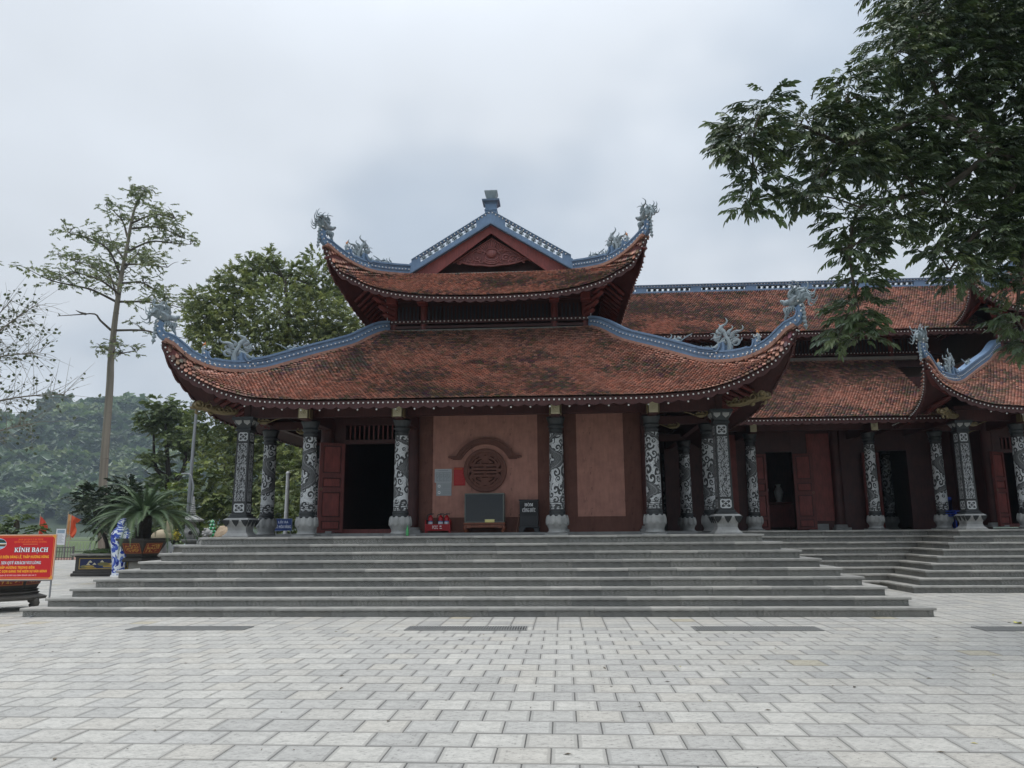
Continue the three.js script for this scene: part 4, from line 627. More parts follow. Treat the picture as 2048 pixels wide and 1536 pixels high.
// ---------------------------------------------------------------- the long hall between them
{
  const T = thing('temple_hall', 'long temple hall with two straight red tiled roofs behind the central pavilion', 'temple', [0, 0, -24.96]), world = V(0, 0, -24.96), bulbs = [];
  const rect = (x0, x1, z0, run, ya, yb) => ({ o: V((x0 + x1) / 2, 0, z0), dir: V(1, 0, 0), inn: V(0, 0, -1), Le: (x1 - x0) / 2, Lt: (x1 - x0) / 2, run, yc: (v) => mix(ya, yb, 0.8 * v + 0.2 * v * v), hy: (v) => mix(ya, yb, 0.8 * v + 0.2 * v * v), G: () => 0, stain: 0.13 });
  const make = (name, F, back) => {
    const roof = sub(T, name), tm = [], tc = [], P = eaveLine(F, Math.round(F.Le * 2 / 0.07), V(0, 0, 1));
    roofTiles(F, world, tm, tc); part(roof, 'roof_bed', join(roofSheet(F, 0.012, 4, 12), roofSheet(F, 0.06, 4, 12)), MAT.tileBase); part(roof, 'soffit', mapped(roofSheet(F, 0.16, 4, 12)), MAT.redDark);
    part(roof, 'eave_board', fascia(P, V(0, 0, 1)), MAT.redDark); alongBulbs(P, bulbs, 0.112, 0.055, V(0, 0, 1), 0.018); stuff(roof, 'roof_tiles', tileGeo, MAT.tile, tm, tc); return roof;
  };
  make('lower_roof', rect(2.2, 11.6, 1.36, 3.75, 4.85, 7.38));
  const up = make('upper_roof', rect(-1.9, 17.1, -0.95, 4.1, 8.1, 10.82));
  const back = rect(-1.9, 17.1, -9.2, 4.1, 8.1, 10.82); back.inn = V(0, 0, 1); part(up, 'back_slope', join(roofSheet(back, 0.012, 4, 10), roofSheet(back, 0.08, 4, 10)), MAT.tileBase);
  // blue ridge with openwork panels
  const zr = -5.06, r0 = 10.78; part(up, 'ridge', mapped(join(box(19, 0.13, 0.2, 7.6, r0 + 0.065, zr), box(19, 0.07, 0.2, 7.6, r0 + 0.31, zr))), MAT.blue);
  part(up, 'ridge_moulding', mapped(join(box(19, 0.04, 0.27, 7.6, r0 + 0.37, zr), box(19, 0.03, 0.25, 7.6, r0 + 0.0, zr))), MAT.blueDark); part(up, 'ridge_trim', mapped(box(19, 0.07, 0.32, 7.6, r0 - 0.07, zr)), MAT.trim);
  for (let x = -1; x < 16.6; x += 2.16) { part(up, 'ridge_block', mapped(box(0.42, 0.145, 0.17, x, r0 + 0.2, zr)), MAT.blue); for (let i = 0; i < 8; i++) { const fx = x + 0.32 + i * 0.215, pet = []; for (let k = 0; k < 4; k++) pet.push(at(shapeGeo([[-0.04, 0], [-0.05, 0.04], [0, 0.085], [0.05, 0.04], [0.04, 0]], 0.05), fx, r0 + 0.2, zr - 0.025, 0, 0, k * Math.PI / 2)); part(up, 'openwork_flower', join(pet), MAT.flower); } }
  for (let x = -1.8; x < 17; x += 0.12) bulbs.push(V(x, r0 + 0.33, zr + 0.11));
  // upper wall with posts and lattice
  const wall = sub(T, 'upper_wall'), zw = -2.5; part(wall, 'wall_core', mapped(box(13, 1.5, 0.2, 7, 7.9, zw - 0.2)), MAT.redDark);
  part(wall, 'sill', mapped(join(box(13, 0.1, 0.14, 7, 7.62, zw), box(13, 0.07, 0.1, 7, 7.5, zw), box(13, 0.12, 0.14, 7, 8.22, zw))), MAT.redDark);
  for (const x of [3, 4.6, 6.2, 8.3, 10, 11.7]) part(wall, 'post', mapped(join(cyl(0.1, 0.1, 1.3, 12, x, 7.2, zw), rbox(0.24, 0.16, 0.3, 0.02, x, 8.3, zw + 0.25))), MAT.redWood);
  for (let x = 2.6; x < 13; x += 0.12) part(wall, 'lattice_bar', pavilion.bar, MAT.slat, [x, 7.9, zw]).scale.y = 0.5;
  alongBulbs([V(1, 7.64, zw + 0.09), V(13, 7.64, zw + 0.09)], bulbs, 0.112, 0, V(0, 0, 1), 0.02); part(wall, 'flashing', mapped(box(11, 0.12, 0.2, 7, 7.42, zw + 0.12)), MAT.concrete);
  // gallery columns, doors, walls
  const f = FLOOR_B, h = 3.03; [[2.32, 1], [6.0, 2], [9.68, 1]].forEach(([x, k]) => { roundColumn(T, x, f, 0, h, k); const b = sub(T, 'beam', [x, f + h, 0]); part(b, 'timber', mapped(box(0.19, 0.26, 2.2, 0, 0.1, -0.55)), MAT.redDark); part(b, 'gilded_end', mapped(join(rbox(0.2, 0.24, 0.06, 0.012, 0, 0.12, 0.57), at(new THREE.TorusGeometry(0.05, 0.014, 5, 12), 0, 0.12, 0.6), ball(0.03, 0, 0.12, 0.6))), MAT.goldPale); });
  part(T, 'architrave', mapped(join(box(9, 0.4, 0.16, 7, f + h + 0.3, -0.1), box(9, 0.12, 0.2, 7, f + h + 0.55, -0.1))), MAT.redDark);
  const zf = -1.6, wt = 6.6, wall2 = sub(T, 'wall'), op = [[6.85, 7.75], [10.55, 11.5]]; let x0 = 3.5;
  for (const [a, b] of op) { part(wall2, 'wall_bay', mapped(box(a - x0, wt - f, 0.18, (a + x0) / 2, (f + wt) / 2, zf - 0.1)), MAT.redDark); part(wall2, 'lintel', mapped(box(b - a, wt - f - 2.6, 0.16, (a + b) / 2, (f + 2.6 + wt) / 2, zf - 0.1)), MAT.redDark); x0 = b; }
  part(wall2, 'wall_bay', mapped(box(14 - x0, wt - f, 0.18, (14 + x0) / 2, (f + wt) / 2, zf - 0.1)), MAT.redDark); for (const [x, w] of [[8.75, 1.0], [5.6, 0.6]]) part(wall2, 'red_panel', mapped(box(w, 2.9, 0.03, x, f + 1.75, zf)), MAT.redBoard); for (const [x, w] of [[8.45, 0.62], [5.2, 1.0]]) part(wall2, 'stone_skirting', mapped(box(w, 0.2, 0.05, x, f + 0.1, zf + 0.03)), MAT.stone);
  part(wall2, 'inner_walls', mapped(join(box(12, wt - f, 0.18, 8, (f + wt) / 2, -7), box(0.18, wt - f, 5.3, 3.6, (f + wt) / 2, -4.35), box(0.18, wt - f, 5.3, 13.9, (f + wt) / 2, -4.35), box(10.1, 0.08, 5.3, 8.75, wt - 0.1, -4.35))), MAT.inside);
  for (const x of [5.0, 9.15]) { const p = sub(T, 'wooden_post', [x, f, zf + 0.06]); part(p, 'shaft', mapped(cyl(0.17, 0.15, wt - f, 18, 0, 0.1, 0)), MAT.redDark); part(p, 'plinth', mapped(join(box(0.5, 0.08, 0.5, 0, 0.04, 0), cyl(0.22, 0.2, 0.1, 20, 0, 0.075, 0))), MAT.stone); }
  doorLeaf(T, 'door', 6.85, f + 0.02, zf + 0.05, 0.3, 0.62, 2.5, -1); doorLeaf(T, 'door', 7.75, f + 0.02, zf + 0.05, -0.3, 0.62, 2.5, 1); doorLeaf(T, 'door', 10.55, f + 0.02, zf + 0.05, 0.3, 0.62, 2.5, -1);
  stuff(T, 'light_bulbs', bulbGeo, MAT.bulb, bulbs.map((p) => new THREE.Matrix4().makeTranslation(p.x, p.y, p.z)));
}
// ---------------------------------------------------------------- plants
function leafGeo(L, w, fold = 0.25, bend = 0.12) {   // lance-shaped leaf along +x, folded on its midrib
  const P = [[0, 0, 0], [L * 0.3, fold * w, w], [L * 0.68, fold * w * 0.8 - bend * L * 0.4, w * 0.75], [L, -bend * L, 0]], pos = [];
  for (const s of [1, -1]) { const q = P.map(([x, y, z]) => [x, y, z * s]); pos.push(...q[0], ...q[1], ...q[2], ...q[0], ...q[2], ...q[3]); }
  const g = new THREE.BufferGeometry(); g.setAttribute('position', new THREE.Float32BufferAttribute(pos, 3)); g.computeVertexNormals(); return flat(g);
}
function sprig(n, L, w, len, droop, seed, spread = 1) {   // a twig along +x with alternate leaves
  const r = rng(seed), G = [tube([[0, 0, 0], [len * 0.5, 0.02 * len, 0], [len, -droop * len * 0.25, 0]], 0.012 * L / 0.12, 0.003, 3, 3)];
  for (let i = 0; i < n; i++) { const t = 0.15 + 0.85 * (i + r() * 0.6) / n, yaw = (i % 2 ? 1 : -1) * (0.35 + 0.9 * r()) * spread, pit = -droop * (0.5 + 0.7 * r()) + 0.35 * (r() - 0.5), s = 0.75 + 0.5 * r(); G.push(at(leafGeo(L, w), t * len, -droop * len * 0.25 * t * t, 0, (r() - 0.5) * 1.2, yaw, pit, s)); }
  return join(G);
}
const leafMat = (t, rough) => new THREE.MeshPhysicalMaterial({ color: 0xffffff, roughness: rough, transmission: t, thickness: 0, side: THREE.DoubleSide });
const LEAF = leafMat(0.34, 0.5), LEAF_MATT = leafMat(0.45, 0.9);
const barkTex = tex(256, 256, (u, v) => { const k = 0.7 + 0.5 * (vfbm(u, v * 0.5, 16, 201, 4) - 0.5) + 0.3 * (vnoise(u * 5, v * 26, 26, 203) - 0.5); return [k, k * 0.97, k * 0.92]; });
const BARK = std(0.13, 0.11, 0.09, 0.95, { map: barkTex }), BARK_PALE = std(0.3, 0.27, 0.225, 0.9, { map: barkTex }), BARK_DARK = std(0.05, 0.042, 0.036, 0.95, { map: barkTex });
// leaves: sprigs through a list of rounded masses; palette entries are the leaf colours of the plant
function crown(parent, name, blobs, geo, mat, palette, density, seed, opt = {}) {
  const r = rng(seed), M = [], C = [], q = new THREE.Quaternion(), e = new THREE.Euler();
  for (const [x, y, z, R] of blobs) {
    const n = Math.max(3, Math.round(density * R * R * (opt.cube ? R : 1))), tone = r();
    for (let i = 0; i < n; i++) {
      const u = r() * 2 - 1, th = r() * 6.2832, rad = R * Math.pow(r(), opt.shell || 0.5), s2 = Math.sqrt(1 - u * u), dx = s2 * Math.cos(th), dz = s2 * Math.sin(th);
      const nz = 1 + 0.35 * perlin.noise(x + dx * 2.2, y + u * 2.2, z + dz * 2.2);
      e.set((r() - 0.5) * (opt.tumble || 0.8), -Math.atan2(dz, dx) + (r() - 0.5) * 1.6, (opt.lift || 0) * u + (r() - 0.5) * (opt.tumble || 0.7), 'YXZ'); q.setFromEuler(e);
      const sc = (opt.size || 1) * (0.75 + 0.55 * r());
      M.push(new THREE.Matrix4().compose(V(x + dx * rad * nz, y + u * rad * nz * (opt.flat || 1), z + dz * rad * nz), q, V(sc, sc, sc)));
      const c = palette[Math.min(palette.length - 1, Math.floor((tone * 0.45 + r() * 0.55) * palette.length))], j = 0.75 + 0.5 * r(); C.push(lin(c[0] * j, c[1] * j, c[2] * j));
    }
  }
  return stuff(parent, name, geo, mat, M, C);
}
function twigs(blobs, limbs, r0, seed) {   // a thin branch from the nearest limb point into each mass of leaves
  const r = rng(seed), pts = limbs.flat().map((p) => V(...p)), G = [];
  for (const [x, y, z, R] of blobs) { const c = V(x, y, z); let b = pts[0]; for (const p of pts) if (p.distanceTo(c) < b.distanceTo(c)) b = p; const m = b.clone().lerp(c, 0.5).add(V((r() - 0.5) * R * 0.4, R * 0.2, (r() - 0.5) * R * 0.4)); G.push(tube([b, m, c], r0, r0 * 0.35, 5, 5)); for (let k = 0; k < 4; k++) { const d = V(r() - 0.5, r() - 0.4, r() - 0.5).normalize().multiplyScalar(R * 0.85); G.push(tube([m.clone().lerp(c, 0.5), c.clone().addScaledVector(d, 0.5), c.clone().add(d)], r0 * 0.45, r0 * 0.15, 4, 4)); } }
  return join(G);
}
const SPRIG_BIG = sprig(12, 0.22, 0.045, 0.6, 0.6, 22);
// the large tree whose branches hang in from the right
{
  const T = thing('broadleaf_tree', 'large dark green tree hanging into view from the upper right', 'tree');
  const B = [[2.3,6.16,-8.6,0.47],[2.09,6.02,-8.5,0.3],[2.53,6.57,-8.7,0.25],[2.37,5.53,-8.6,0.33],[2.24,5.28,-8.6,0.19],[3.11,6.42,-8.9,0.45],[3.6,6.86,-9.0,0.46],[3.6,6.19,-9.0,0.57],[3.17,5.7,-8.9,0.4],[2.89,5.47,-8.8,0.22],[4.39,7.57,-9.3,0.53],[4.96,8.19,-9.6,0.67],[5.78,8.21,-9.8,0.75],[4.34,6.65,-9.4,0.54],[5.3,7.42,-9.8,0.69],[6.12,7.42,-10.0,0.64],[4.34,5.96,-9.4,0.42],[3.46,5.29,-9.0,0.32],[3.74,4.97,-9.2,0.38],[3.42,4.84,-9.0,0.26],[3.65,4.53,-9.2,0.32],[3.55,4.16,-9.2,0.38],[3.59,3.88,-9.2,0.26],[3.31,3.83,-9.1,0.2],[4.22,5.43,-9.4,0.42],[4.91,6.46,-9.6,0.49],[5.43,6.25,-9.8,0.62],[6.12,6.33,-10.0,0.7],[5.05,5.6,-9.7,0.49],[4.82,5.03,-9.6,0.37],[5.09,4.79,-9.7,0.34],[5.57,5.39,-9.9,0.5],[6.06,5.34,-10.0,0.57],[5.5,4.84,-9.9,0.32],[5.91,4.66,-10.0,0.35],[5.88,4.19,-10.0,0.32],[6.0,3.86,-10.0,0.25],[4.09,6.42,-9.6,0.37],[6.7,6.99,-10.2,0.97],[6.89,8.44,-10.2,1.04],[6.71,5.58,-10.3,0.85]];
  const L1 = [[6.66,6.09,-10.0],[6.17,6.31,-9.9],[5.7,6.43,-9.7],[5.33,6.65,-9.6],[5.06,6.74,-9.5],[4.59,6.67,-9.3],[4.05,6.41,-9.2],[3.48,6.23,-9.0],[2.99,6.43,-8.9],[2.36,6.22,-8.6]], L2 = [[5.7,6.41,-9.7],[5.29,6.08,-9.6],[4.93,5.83,-9.5],[4.54,5.71,-9.4],[4.14,5.59,-9.3],[3.69,5.42,-9.1],[3.52,4.88,-9.1],[3.58,4.28,-9.2]], L3 = [[5.54,6.55,-9.7],[5.1,6.95,-9.6],[4.91,7.67,-9.6],[4.85,8.34,-9.6]], L4 = [[6.17,6.31,-9.9],[5.79,5.66,-9.9],[5.31,5.22,-9.8],[4.96,4.79,-9.7]], L5 = [[6.54,6.17,-10.0],[6.2,5.48,-10.0],[5.98,4.73,-10.0],[5.88,4.19,-10.0]];
  const more = [[7.8, 7.2, -9.6, 1.2], [8.6, 8.6, -10.2, 1.3], [7.4, 9.4, -10.6, 1.2], [5.6, 9.3, -10.2, 0.9], [9.4, 7, -9, 1.2], [8.2, 6, -11.4, 1.1], [8.8, 9.8, -9, 1.2]];
  part(T, 'trunk', tube([[8.6, -0.1, -10.6], [8.5, 1.6, -10.5], [8.3, 3.4, -10.4], [8.0, 5.2, -10.2], [7.9, 7.2, -10.1], [7.8, 9, -10]], 0.34, 0.14, 20, 12), BARK);
  part(T, 'limb', tube([[8.1, 4.6, -10.3], [7.4, 5.6, -10.1], ...L1], 0.1, 0.015, 34, 8), BARK); part(T, 'limb', tube(L2, 0.05, 0.012, 24, 6), BARK); part(T, 'limb', tube(L3, 0.05, 0.015, 12, 6), BARK); part(T, 'limb', tube(L4, 0.045, 0.012, 12, 6), BARK); part(T, 'limb', tube(L5, 0.05, 0.012, 12, 6), BARK); part(T, 'limb', tube([[8, 6, -10.2], [8.8, 7.4, -9.6], [9.4, 8.6, -9.2]], 0.1, 0.03, 10, 6), BARK);
  part(T, 'twigs', twigs(B, [L1, L2, L3, L4, L5], 0.014, 3), BARK).userData.kind = 'stuff';
  for (const b of B) b[3] *= b[1] < 5.1 ? 0.66 : 0.8; const sp = sprig(10, 0.088, 0.0185, 0.19, 0.75, 12);
  crown(T, 'crown', [...B, ...more], sp, LEAF, [[0.055, 0.09, 0.032], [0.07, 0.112, 0.037], [0.09, 0.135, 0.042], [0.058, 0.095, 0.044], [0.12, 0.16, 0.048]], 740, 31, { shell: 0.45, lift: 0.3 });
  // the rest of its crown spreads out of view over the right of the court
  const far = []; { const r = rng(56); for (let i = 0; i < 46; i++) { const q = r() * 6.283, R = Math.sqrt(r()) * 5.6; far.push([11.6 + Math.cos(q) * R * 0.85, 9.6 + 3.6 * (1 - R / 6) * r() + r(), -11.5 + Math.sin(q) * R, 1.1 + 0.5 * r()]); } }
  crown(T, 'crown', far.filter(([x, y, z]) => x > 0.66 * -z + 2.4), SPRIG_BIG, LEAF, [[0.028, 0.05, 0.018], [0.038, 0.066, 0.022], [0.05, 0.082, 0.024]], 60, 32, { shell: 0.5 });
  for (const [x, y, z] of far.slice(0, 12)) if (x > 0.66 * -z + 1.6) part(T, 'limb', tube([[8, 6.5, -10.2], [(8 + x) / 2, (7 + y) / 2 + 0.6, (z - 10.2) / 2], [x, y, z]], 0.09, 0.02, 8, 6), BARK);
}
// the tall slender tree with tiers of thin branches
{
  const T = thing('slender_tree', 'tall slender pale-trunked tree with thin tiered branches left of the temple', 'tree');
  const trunk = [[-30.09,-0.16,-50.0],[-30.56,4.82,-50.0],[-30.7,11.17,-50.0],[-30.8,13.33,-50.0],[-30.77,15.88,-50.0],[-30.67,18.15,-50.0],[-30.53,20.04,-50.0],[-30.36,21.62,-50.0],[-30.2,23.45,-50.0],[-29.99,24.63,-50.0],[-29.68,25.39,-50.0]];
  const br = [[[-30.81,17.43,-50.0],[-31.91,17.97,-49.0],[-32.7,18.03,-48.0],[-33.99,18.26,-47.5],[-35.32,18.93,-47.0]],[[-30.6,18.46,-50.0],[-33.13,20.2,-51.5],[-35.39,21.28,-52.5],[-37.59,22.2,-53.0]],[[-30.68,19.41,-50.0],[-31.16,20.95,-49.0],[-32.13,21.43,-48.0],[-33.04,21.57,-47.5]],[[-30.4,22.16,-50.0],[-31.56,23.91,-51.0],[-33.19,25.41,-51.5]],[[-29.99,24.63,-50.0],[-29.14,25.36,-49.5]],[[-30.55,17.42,-50.0],[-28.27,17.06,-49.0],[-26.2,16.55,-48.0],[-24.83,16.12,-47.5]],[[-30.52,18.77,-50.0],[-29.83,19.24,-51.5],[-28.68,18.34,-52.5]],[[-30.43,20.14,-50.0],[-28.2,19.54,-48.5],[-25.93,18.92,-47.5]],[[-30.31,21.09,-50.0],[-29.27,22.19,-51.0],[-28.2,22.43,-52.0],[-27.05,22.47,-52.5]],[[-30.18,23.23,-50.0],[-27.98,23.38,-49.0],[-25.97,22.57,-48.0]],[[-30.3,22.8,-50.0],[-28.82,23.27,-51.0],[-27.48,22.85,-52.0]],[[-30.6,17.94,-50.0],[-30.5,18.16,-47.5],[-31.32,18.17,-46.0],[-31.89,17.54,-45.5]],[[-30.46,20.46,-50.0],[-32.79,22.58,-52.0],[-34.33,23.24,-53.0]],[[-30.73,17.63,-50.0],[-33.42,20.61,-53.0],[-35.4,22.04,-54.0]],[[-30.41,19.82,-50.0],[-31.33,22.01,-53.0],[-30.75,21.9,-54.0]],[[-30.62,15.36,-50.0],[-28.1,15.04,-49.0],[-26.5,14.57,-48.5],[-24.35,14.1,-48.0]],[[-30.69,13.83,-50.0],[-31.96,14.34,-50.5]],[[-30.69,13.83,-50.0],[-29.59,13.53,-49.2],[-28.58,13.65,-49.0]]];
  const bare = [[[-30.98,15.37,-50.0],[-31.51,15.96,-49.5],[-31.77,16.34,-49.2],[-32.72,16.2,-48.8],[-33.93,16.05,-48.5]], [[-32.25,16.28,-49.0],[-32.67,16.41,-49.0],[-32.99,16.57,-49.0]]];
  part(T, 'trunk', join(tube(trunk, (t) => mix(0.31, 0.05, Math.pow(t, 0.8)) * (1 + 0.05 * perlin.noise(t * 40, 1, 2)), 0, 60, 12), [3, 6.5, 9.6, 12.2, 14.6, 16.6].map((y) => { let k = 1; while (trunk[k][1] < y) k++; const a = trunk[k - 1], b = trunk[k], f = (y - a[1]) / (b[1] - a[1]); return at(new THREE.TorusGeometry(mix(0.28, 0.13, y / 25), 0.025, 5, 14), mix(a[0], b[0], f), y, a[2], Math.PI / 2); })), BARK_PALE);
  for (const b of [...br, ...bare]) part(T, 'branch', tube(b, 0.085, 0.02, 12, 6), BARK);
  const r = rng(8), blobs = []; br.forEach((b, i) => { const c = new THREE.CatmullRomCurve3(b.map((p) => V(...p))); const n = 13; for (let k = 2; k <= n; k++) { const p = c.getPoint(k / n), s = 0.42 + 0.4 * r(); blobs.push([p.x + (r() - 0.5) * 1.3, p.y + (r() - 0.2) * 0.8, p.z + (r() - 0.5) * 1.6, s * (i > 14 ? 0.6 : 1)]); if (k > 6 && i < 15 && k % 2) blobs.push([p.x + (r() - 0.5) * 1.6, p.y + (r() - 0.15) * 1.0, p.z + (r() - 0.5) * 2.0, s * 0.9]); } });
  const tw = []; for (const [x, y, z] of blobs) { let b = null, bd = 9; for (const l of br) for (const p of l) { const d = Math.hypot(p[0] - x, p[1] - y, p[2] - z); if (d < bd) { bd = d; b = p; } } tw.push(tube([b, [(b[0] + x) / 2, (b[1] + y) / 2 + 0.1, (b[2] + z) / 2], [x, y, z]], 0.03, 0.01, 3, 3)); }
  part(T, 'twigs', join(tw), BARK).userData.kind = 'stuff';
  crown(T, 'crown', blobs, sprig(9, 0.19, 0.042, 0.4, 0.3, 14), LEAF_MATT, [[0.17, 0.21, 0.08], [0.2, 0.235, 0.085], [0.145, 0.185, 0.07], [0.24, 0.26, 0.1]], 14, 33, { flat: 0.55, shell: 0.6, tumble: 1.4 });
}
// dense tree behind the left of the pavilion
{
  const T = thing('leafy_tree', 'dense round-topped green tree behind the left roof corner', 'tree'), B = [[-14.73,14.31,-36.0,1.03],[-13.68,14.22,-37.0,1.18],[-15.61,13.27,-35.5,1.24],[-16.59,12.38,-35.0,1.23],[-17.03,11.5,-34.5,0.88],[-12.12,14.18,-37.0,1.41],[-13.35,11.8,-35.0,1.67],[-11.71,11.79,-36.0,1.6],[-10.45,11.5,-36.0,1.03],[-15.52,11.11,-35.0,1.56],[-16.22,10.26,-34.5,1.21],[-14.21,9.61,-35.0,1.78],[-12.62,9.79,-36.0,1.83],[-10.66,10.5,-36.0,1.37],[-15.85,8.67,-35.0,1.56],[-13.81,7.76,-35.5,1.81],[-12.05,8.05,-36.0,1.6],[-15.97,6.46,-34.5,1.32],[-14.47,5.79,-35.0,1.56],[-12.57,5.77,-35.0,1.78],[-11.49,6.34,-36.0,1.37],[-15.14,4.33,-34.0,1.19],[-13.27,3.86,-34.0,1.51],[-11.44,3.84,-34.0,1.51],[-15.28,2.96,-33.0,0.84],[-13.7,2.52,-33.0,0.95],[-11.94,2.71,-33.0,1.05],[-10.61,2.49,-33.0,1.05],[-10.43,9.97,-37.0,1.18],[-17.48,12.66,-35.0,0.56],[-11.57,13.37,-37.0,0.94],[-14.25,14.96,-36.0,0.5],[-15.39,14.73,-36.0,0.57],[-16.15,13.8,-35.5,0.63]];
  const limbs = [[[-13.6, 0, -35.2], [-13.5, 3, -35.2], [-13.4, 6, -35.4], [-13.3, 9, -35.6], [-13.3, 12, -36], [-13.6, 14, -36]], [[-13.5, 4, -35.3], [-15, 7, -35], [-16, 10, -34.8], [-16.4, 12, -35]], [[-13.4, 5, -35.4], [-12.2, 8, -35.8], [-11.2, 11, -36.2]], [[-13.5, 2.4, -35.2], [-14.5, 3.6, -34.4], [-15.2, 4.4, -34]], [[-13.5, 2.2, -35.2], [-12.2, 3, -34.2], [-11.2, 3.6, -34]]];
  part(T, 'trunk', tube(limbs[0], 0.32, 0.08, 20, 10), BARK); limbs.slice(1).forEach((l) => part(T, 'limb', tube(l, 0.15, 0.04, 10, 7), BARK)); part(T, 'twigs', twigs(B, limbs, 0.04, 5), BARK).userData.kind = 'stuff';
  crown(T, 'crown', B, sprig(12, 0.13, 0.03, 0.34, 0.5, 15), LEAF_MATT, [[0.13, 0.175, 0.055], [0.165, 0.21, 0.062], [0.205, 0.25, 0.07], [0.26, 0.295, 0.082], [0.115, 0.155, 0.055]], 185, 35, { shell: 0.42, lift: 0.5, tumble: 2 });
}
// dark-stemmed tree by the lamp post
{
  const T = thing('broadleaf_tree', 'small-leaved tree with forked dark trunk beside the lamp post', 'tree'), B = [[-22.43,8.56,-42.0,0.94],[-23.25,7.86,-42.0,0.67],[-21.51,8.12,-42.0,0.8],[-22.91,7.63,-42.5,0.81],[-21.7,6.7,-42.0,0.8],[-22.77,5.58,-42.0,0.75],[-22.1,4.46,-42.0,0.8],[-21.49,7.1,-43.0,0.68],[-20.99,6.22,-43.0,0.82]];
  const limbs = [[[-21.8, 0, -42], [-21.85, 2.5, -42], [-21.9, 4.4, -42], [-22.1, 6, -42], [-22.4, 8.2, -42]], [[-21.85, 4, -42], [-21.2, 5.2, -42.3], [-21.4, 7.4, -42.4]], [[-21.9, 4.6, -42], [-22.7, 5.2, -42], [-23.1, 7.2, -42.2]]];
  limbs.forEach((l, i) => part(T, i ? 'limb' : 'trunk', tube(l, i ? 0.16 : 0.26, 0.05, 12, 8), BARK_DARK)); part(T, 'twigs', twigs(B, limbs, 0.035, 6), BARK_DARK).userData.kind = 'stuff';
  crown(T, 'crown', B, sprig(12, 0.15, 0.045, 0.4, 0.3, 16), LEAF_MATT, [[0.1, 0.15, 0.048], [0.125, 0.175, 0.055], [0.15, 0.2, 0.06]], 190, 37, { shell: 0.5, flat: 0.8, tumble: 1.6 });
}
// half-bare tree at the left edge
{
  const T = thing('sparse_tree', 'half-bare tree with arching twigs at the left edge', 'tree', [-30.4, 0, -34]), r = rng(91), twig = [], L = [], C = [];
  const limbs = [[[0, 0, 0], [0.2, 3, 0], [0.3, 6, 0.1], [0.6, 9, 0.2], [0.9, 12, 0.2]], [[0.3, 7, 0.1], [2.2, 9.4, 0.3], [4.2, 11.2, 0.2], [5.6, 12.4, 0]], [[0.3, 6, 0], [2.4, 7.3, -0.3], [4.8, 7.9, -0.4], [7.2, 8.0, -0.3]], [[0.3, 8, 0.1], [2.2, 10.6, -0.4], [3.8, 12.8, -0.6]], [[0.2, 4.4, 0], [2.4, 5.4, 0.4], [4.8, 6.2, 0.5], [6.6, 6.6, 0.4]], [[0.4, 8.4, 0.1], [2.6, 9, 0.6], [4.6, 9.6, 0.8], [6.4, 9.8, 0.6]]];
  limbs.forEach((l, i) => part(T, i ? 'limb' : 'trunk', tube(l, i ? 0.08 : 0.3, i ? 0.015 : 0.06, 14, 7), BARK_PALE));
  limbs.slice(1).forEach((l) => { const c = new THREE.CatmullRomCurve3(l.map((p) => V(...p))); for (let k = 0; k < 60; k++) {
    const p = c.getPoint(0.25 + 0.75 * r()), a = (r() - 0.42) * 2.6, len = 0.8 + 1.5 * r(), dz = (r() - 0.5) * 1.6, sag = -0.35 + r() * 0.9, e = V(p.x + Math.cos(a) * len, p.y + Math.sin(a) * len, p.z + dz), m = p.clone().lerp(e, 0.55).add(V(0, sag * 0.3, 0));
    twig.push(tube([p, m, e], 0.013, 0.004, 5, 3));
    for (let j = 0; j < 11; j++) { if (r() < 0.7 + 0.24 * clamp((p.x - 3) / 4)) continue; const t = 0.2 + 0.8 * r(), q = p.clone().lerp(e, t).add(V((r() - 0.5) * 0.2, sag * 0.3 * Math.sin(t * 3) + (r() - 0.5) * 0.2, (r() - 0.5) * 0.3)); L.push(new THREE.Matrix4().compose(q, new THREE.Quaternion().setFromEuler(new THREE.Euler(r() * 3, r() * 6, -1 + r())), V(1, 1, 1).multiplyScalar(0.8 + 0.6 * r()))); const k2 = 0.7 + 0.6 * r(); C.push(lin(0.075 * k2, 0.095 * k2, 0.04 * k2)); }
  } });
  part(T, 'twigs', join(twig), BARK_PALE).userData.kind = 'stuff'; stuff(T, 'crown', leafGeo(0.15, 0.062), LEAF_MATT, L, C);
}
function bush(name, label, cat, pos, blobs, geo, pal, dens, seed, mat = LEAF_MATT, group) { const T = thing(name, label, cat, pos, 0, group), r = rng(seed); for (let k = 0; k < 5; k++) { const b = blobs[k % blobs.length]; part(T, 'stem', tube([[(r() - 0.5) * 0.2, 0, (r() - 0.5) * 0.2], [b[0] * 0.4, b[1] * 0.5, b[2] * 0.4], [b[0], b[1], b[2]]], 0.05, 0.015, 6, 5), BARK); } crown(T, 'crown', blobs, geo, mat, pal, dens, seed, { shell: 0.5 }); return T; }
const SPRIG_M = sprig(10, 0.13, 0.034, 0.3, 0.3, 18), SPRIG_S = sprig(10, 0.085, 0.024, 0.2, 0.1, 19), SPRIG_L = sprig(9, 0.2, 0.05, 0.45, 0.35, 20);
const blobRow = (x0, x1, y, R, n, seed) => { const r = rng(seed), b = []; for (let i = 0; i < n; i++) b.push([mix(x0, x1, (i + 0.5) / n) + (r() - 0.5) * R, y * (0.4 + 0.8 * r()), (r() - 0.5) * R * 1.4, R * (0.75 + 0.5 * r())]); return b; };
bush('garden_bush', 'bright green shrub seen between the left gallery columns', 'shrub', [-10.4, 0, -30.5], [...blobRow(-1.6, 1.8, 2.2, 0.7, 9, 1), ...blobRow(-1.6, 1.8, 3.6, 0.6, 6, 2)], SPRIG_L, [[0.07, 0.12, 0.025], [0.12, 0.17, 0.03], [0.19, 0.22, 0.04]], 60, 51, LEAF);
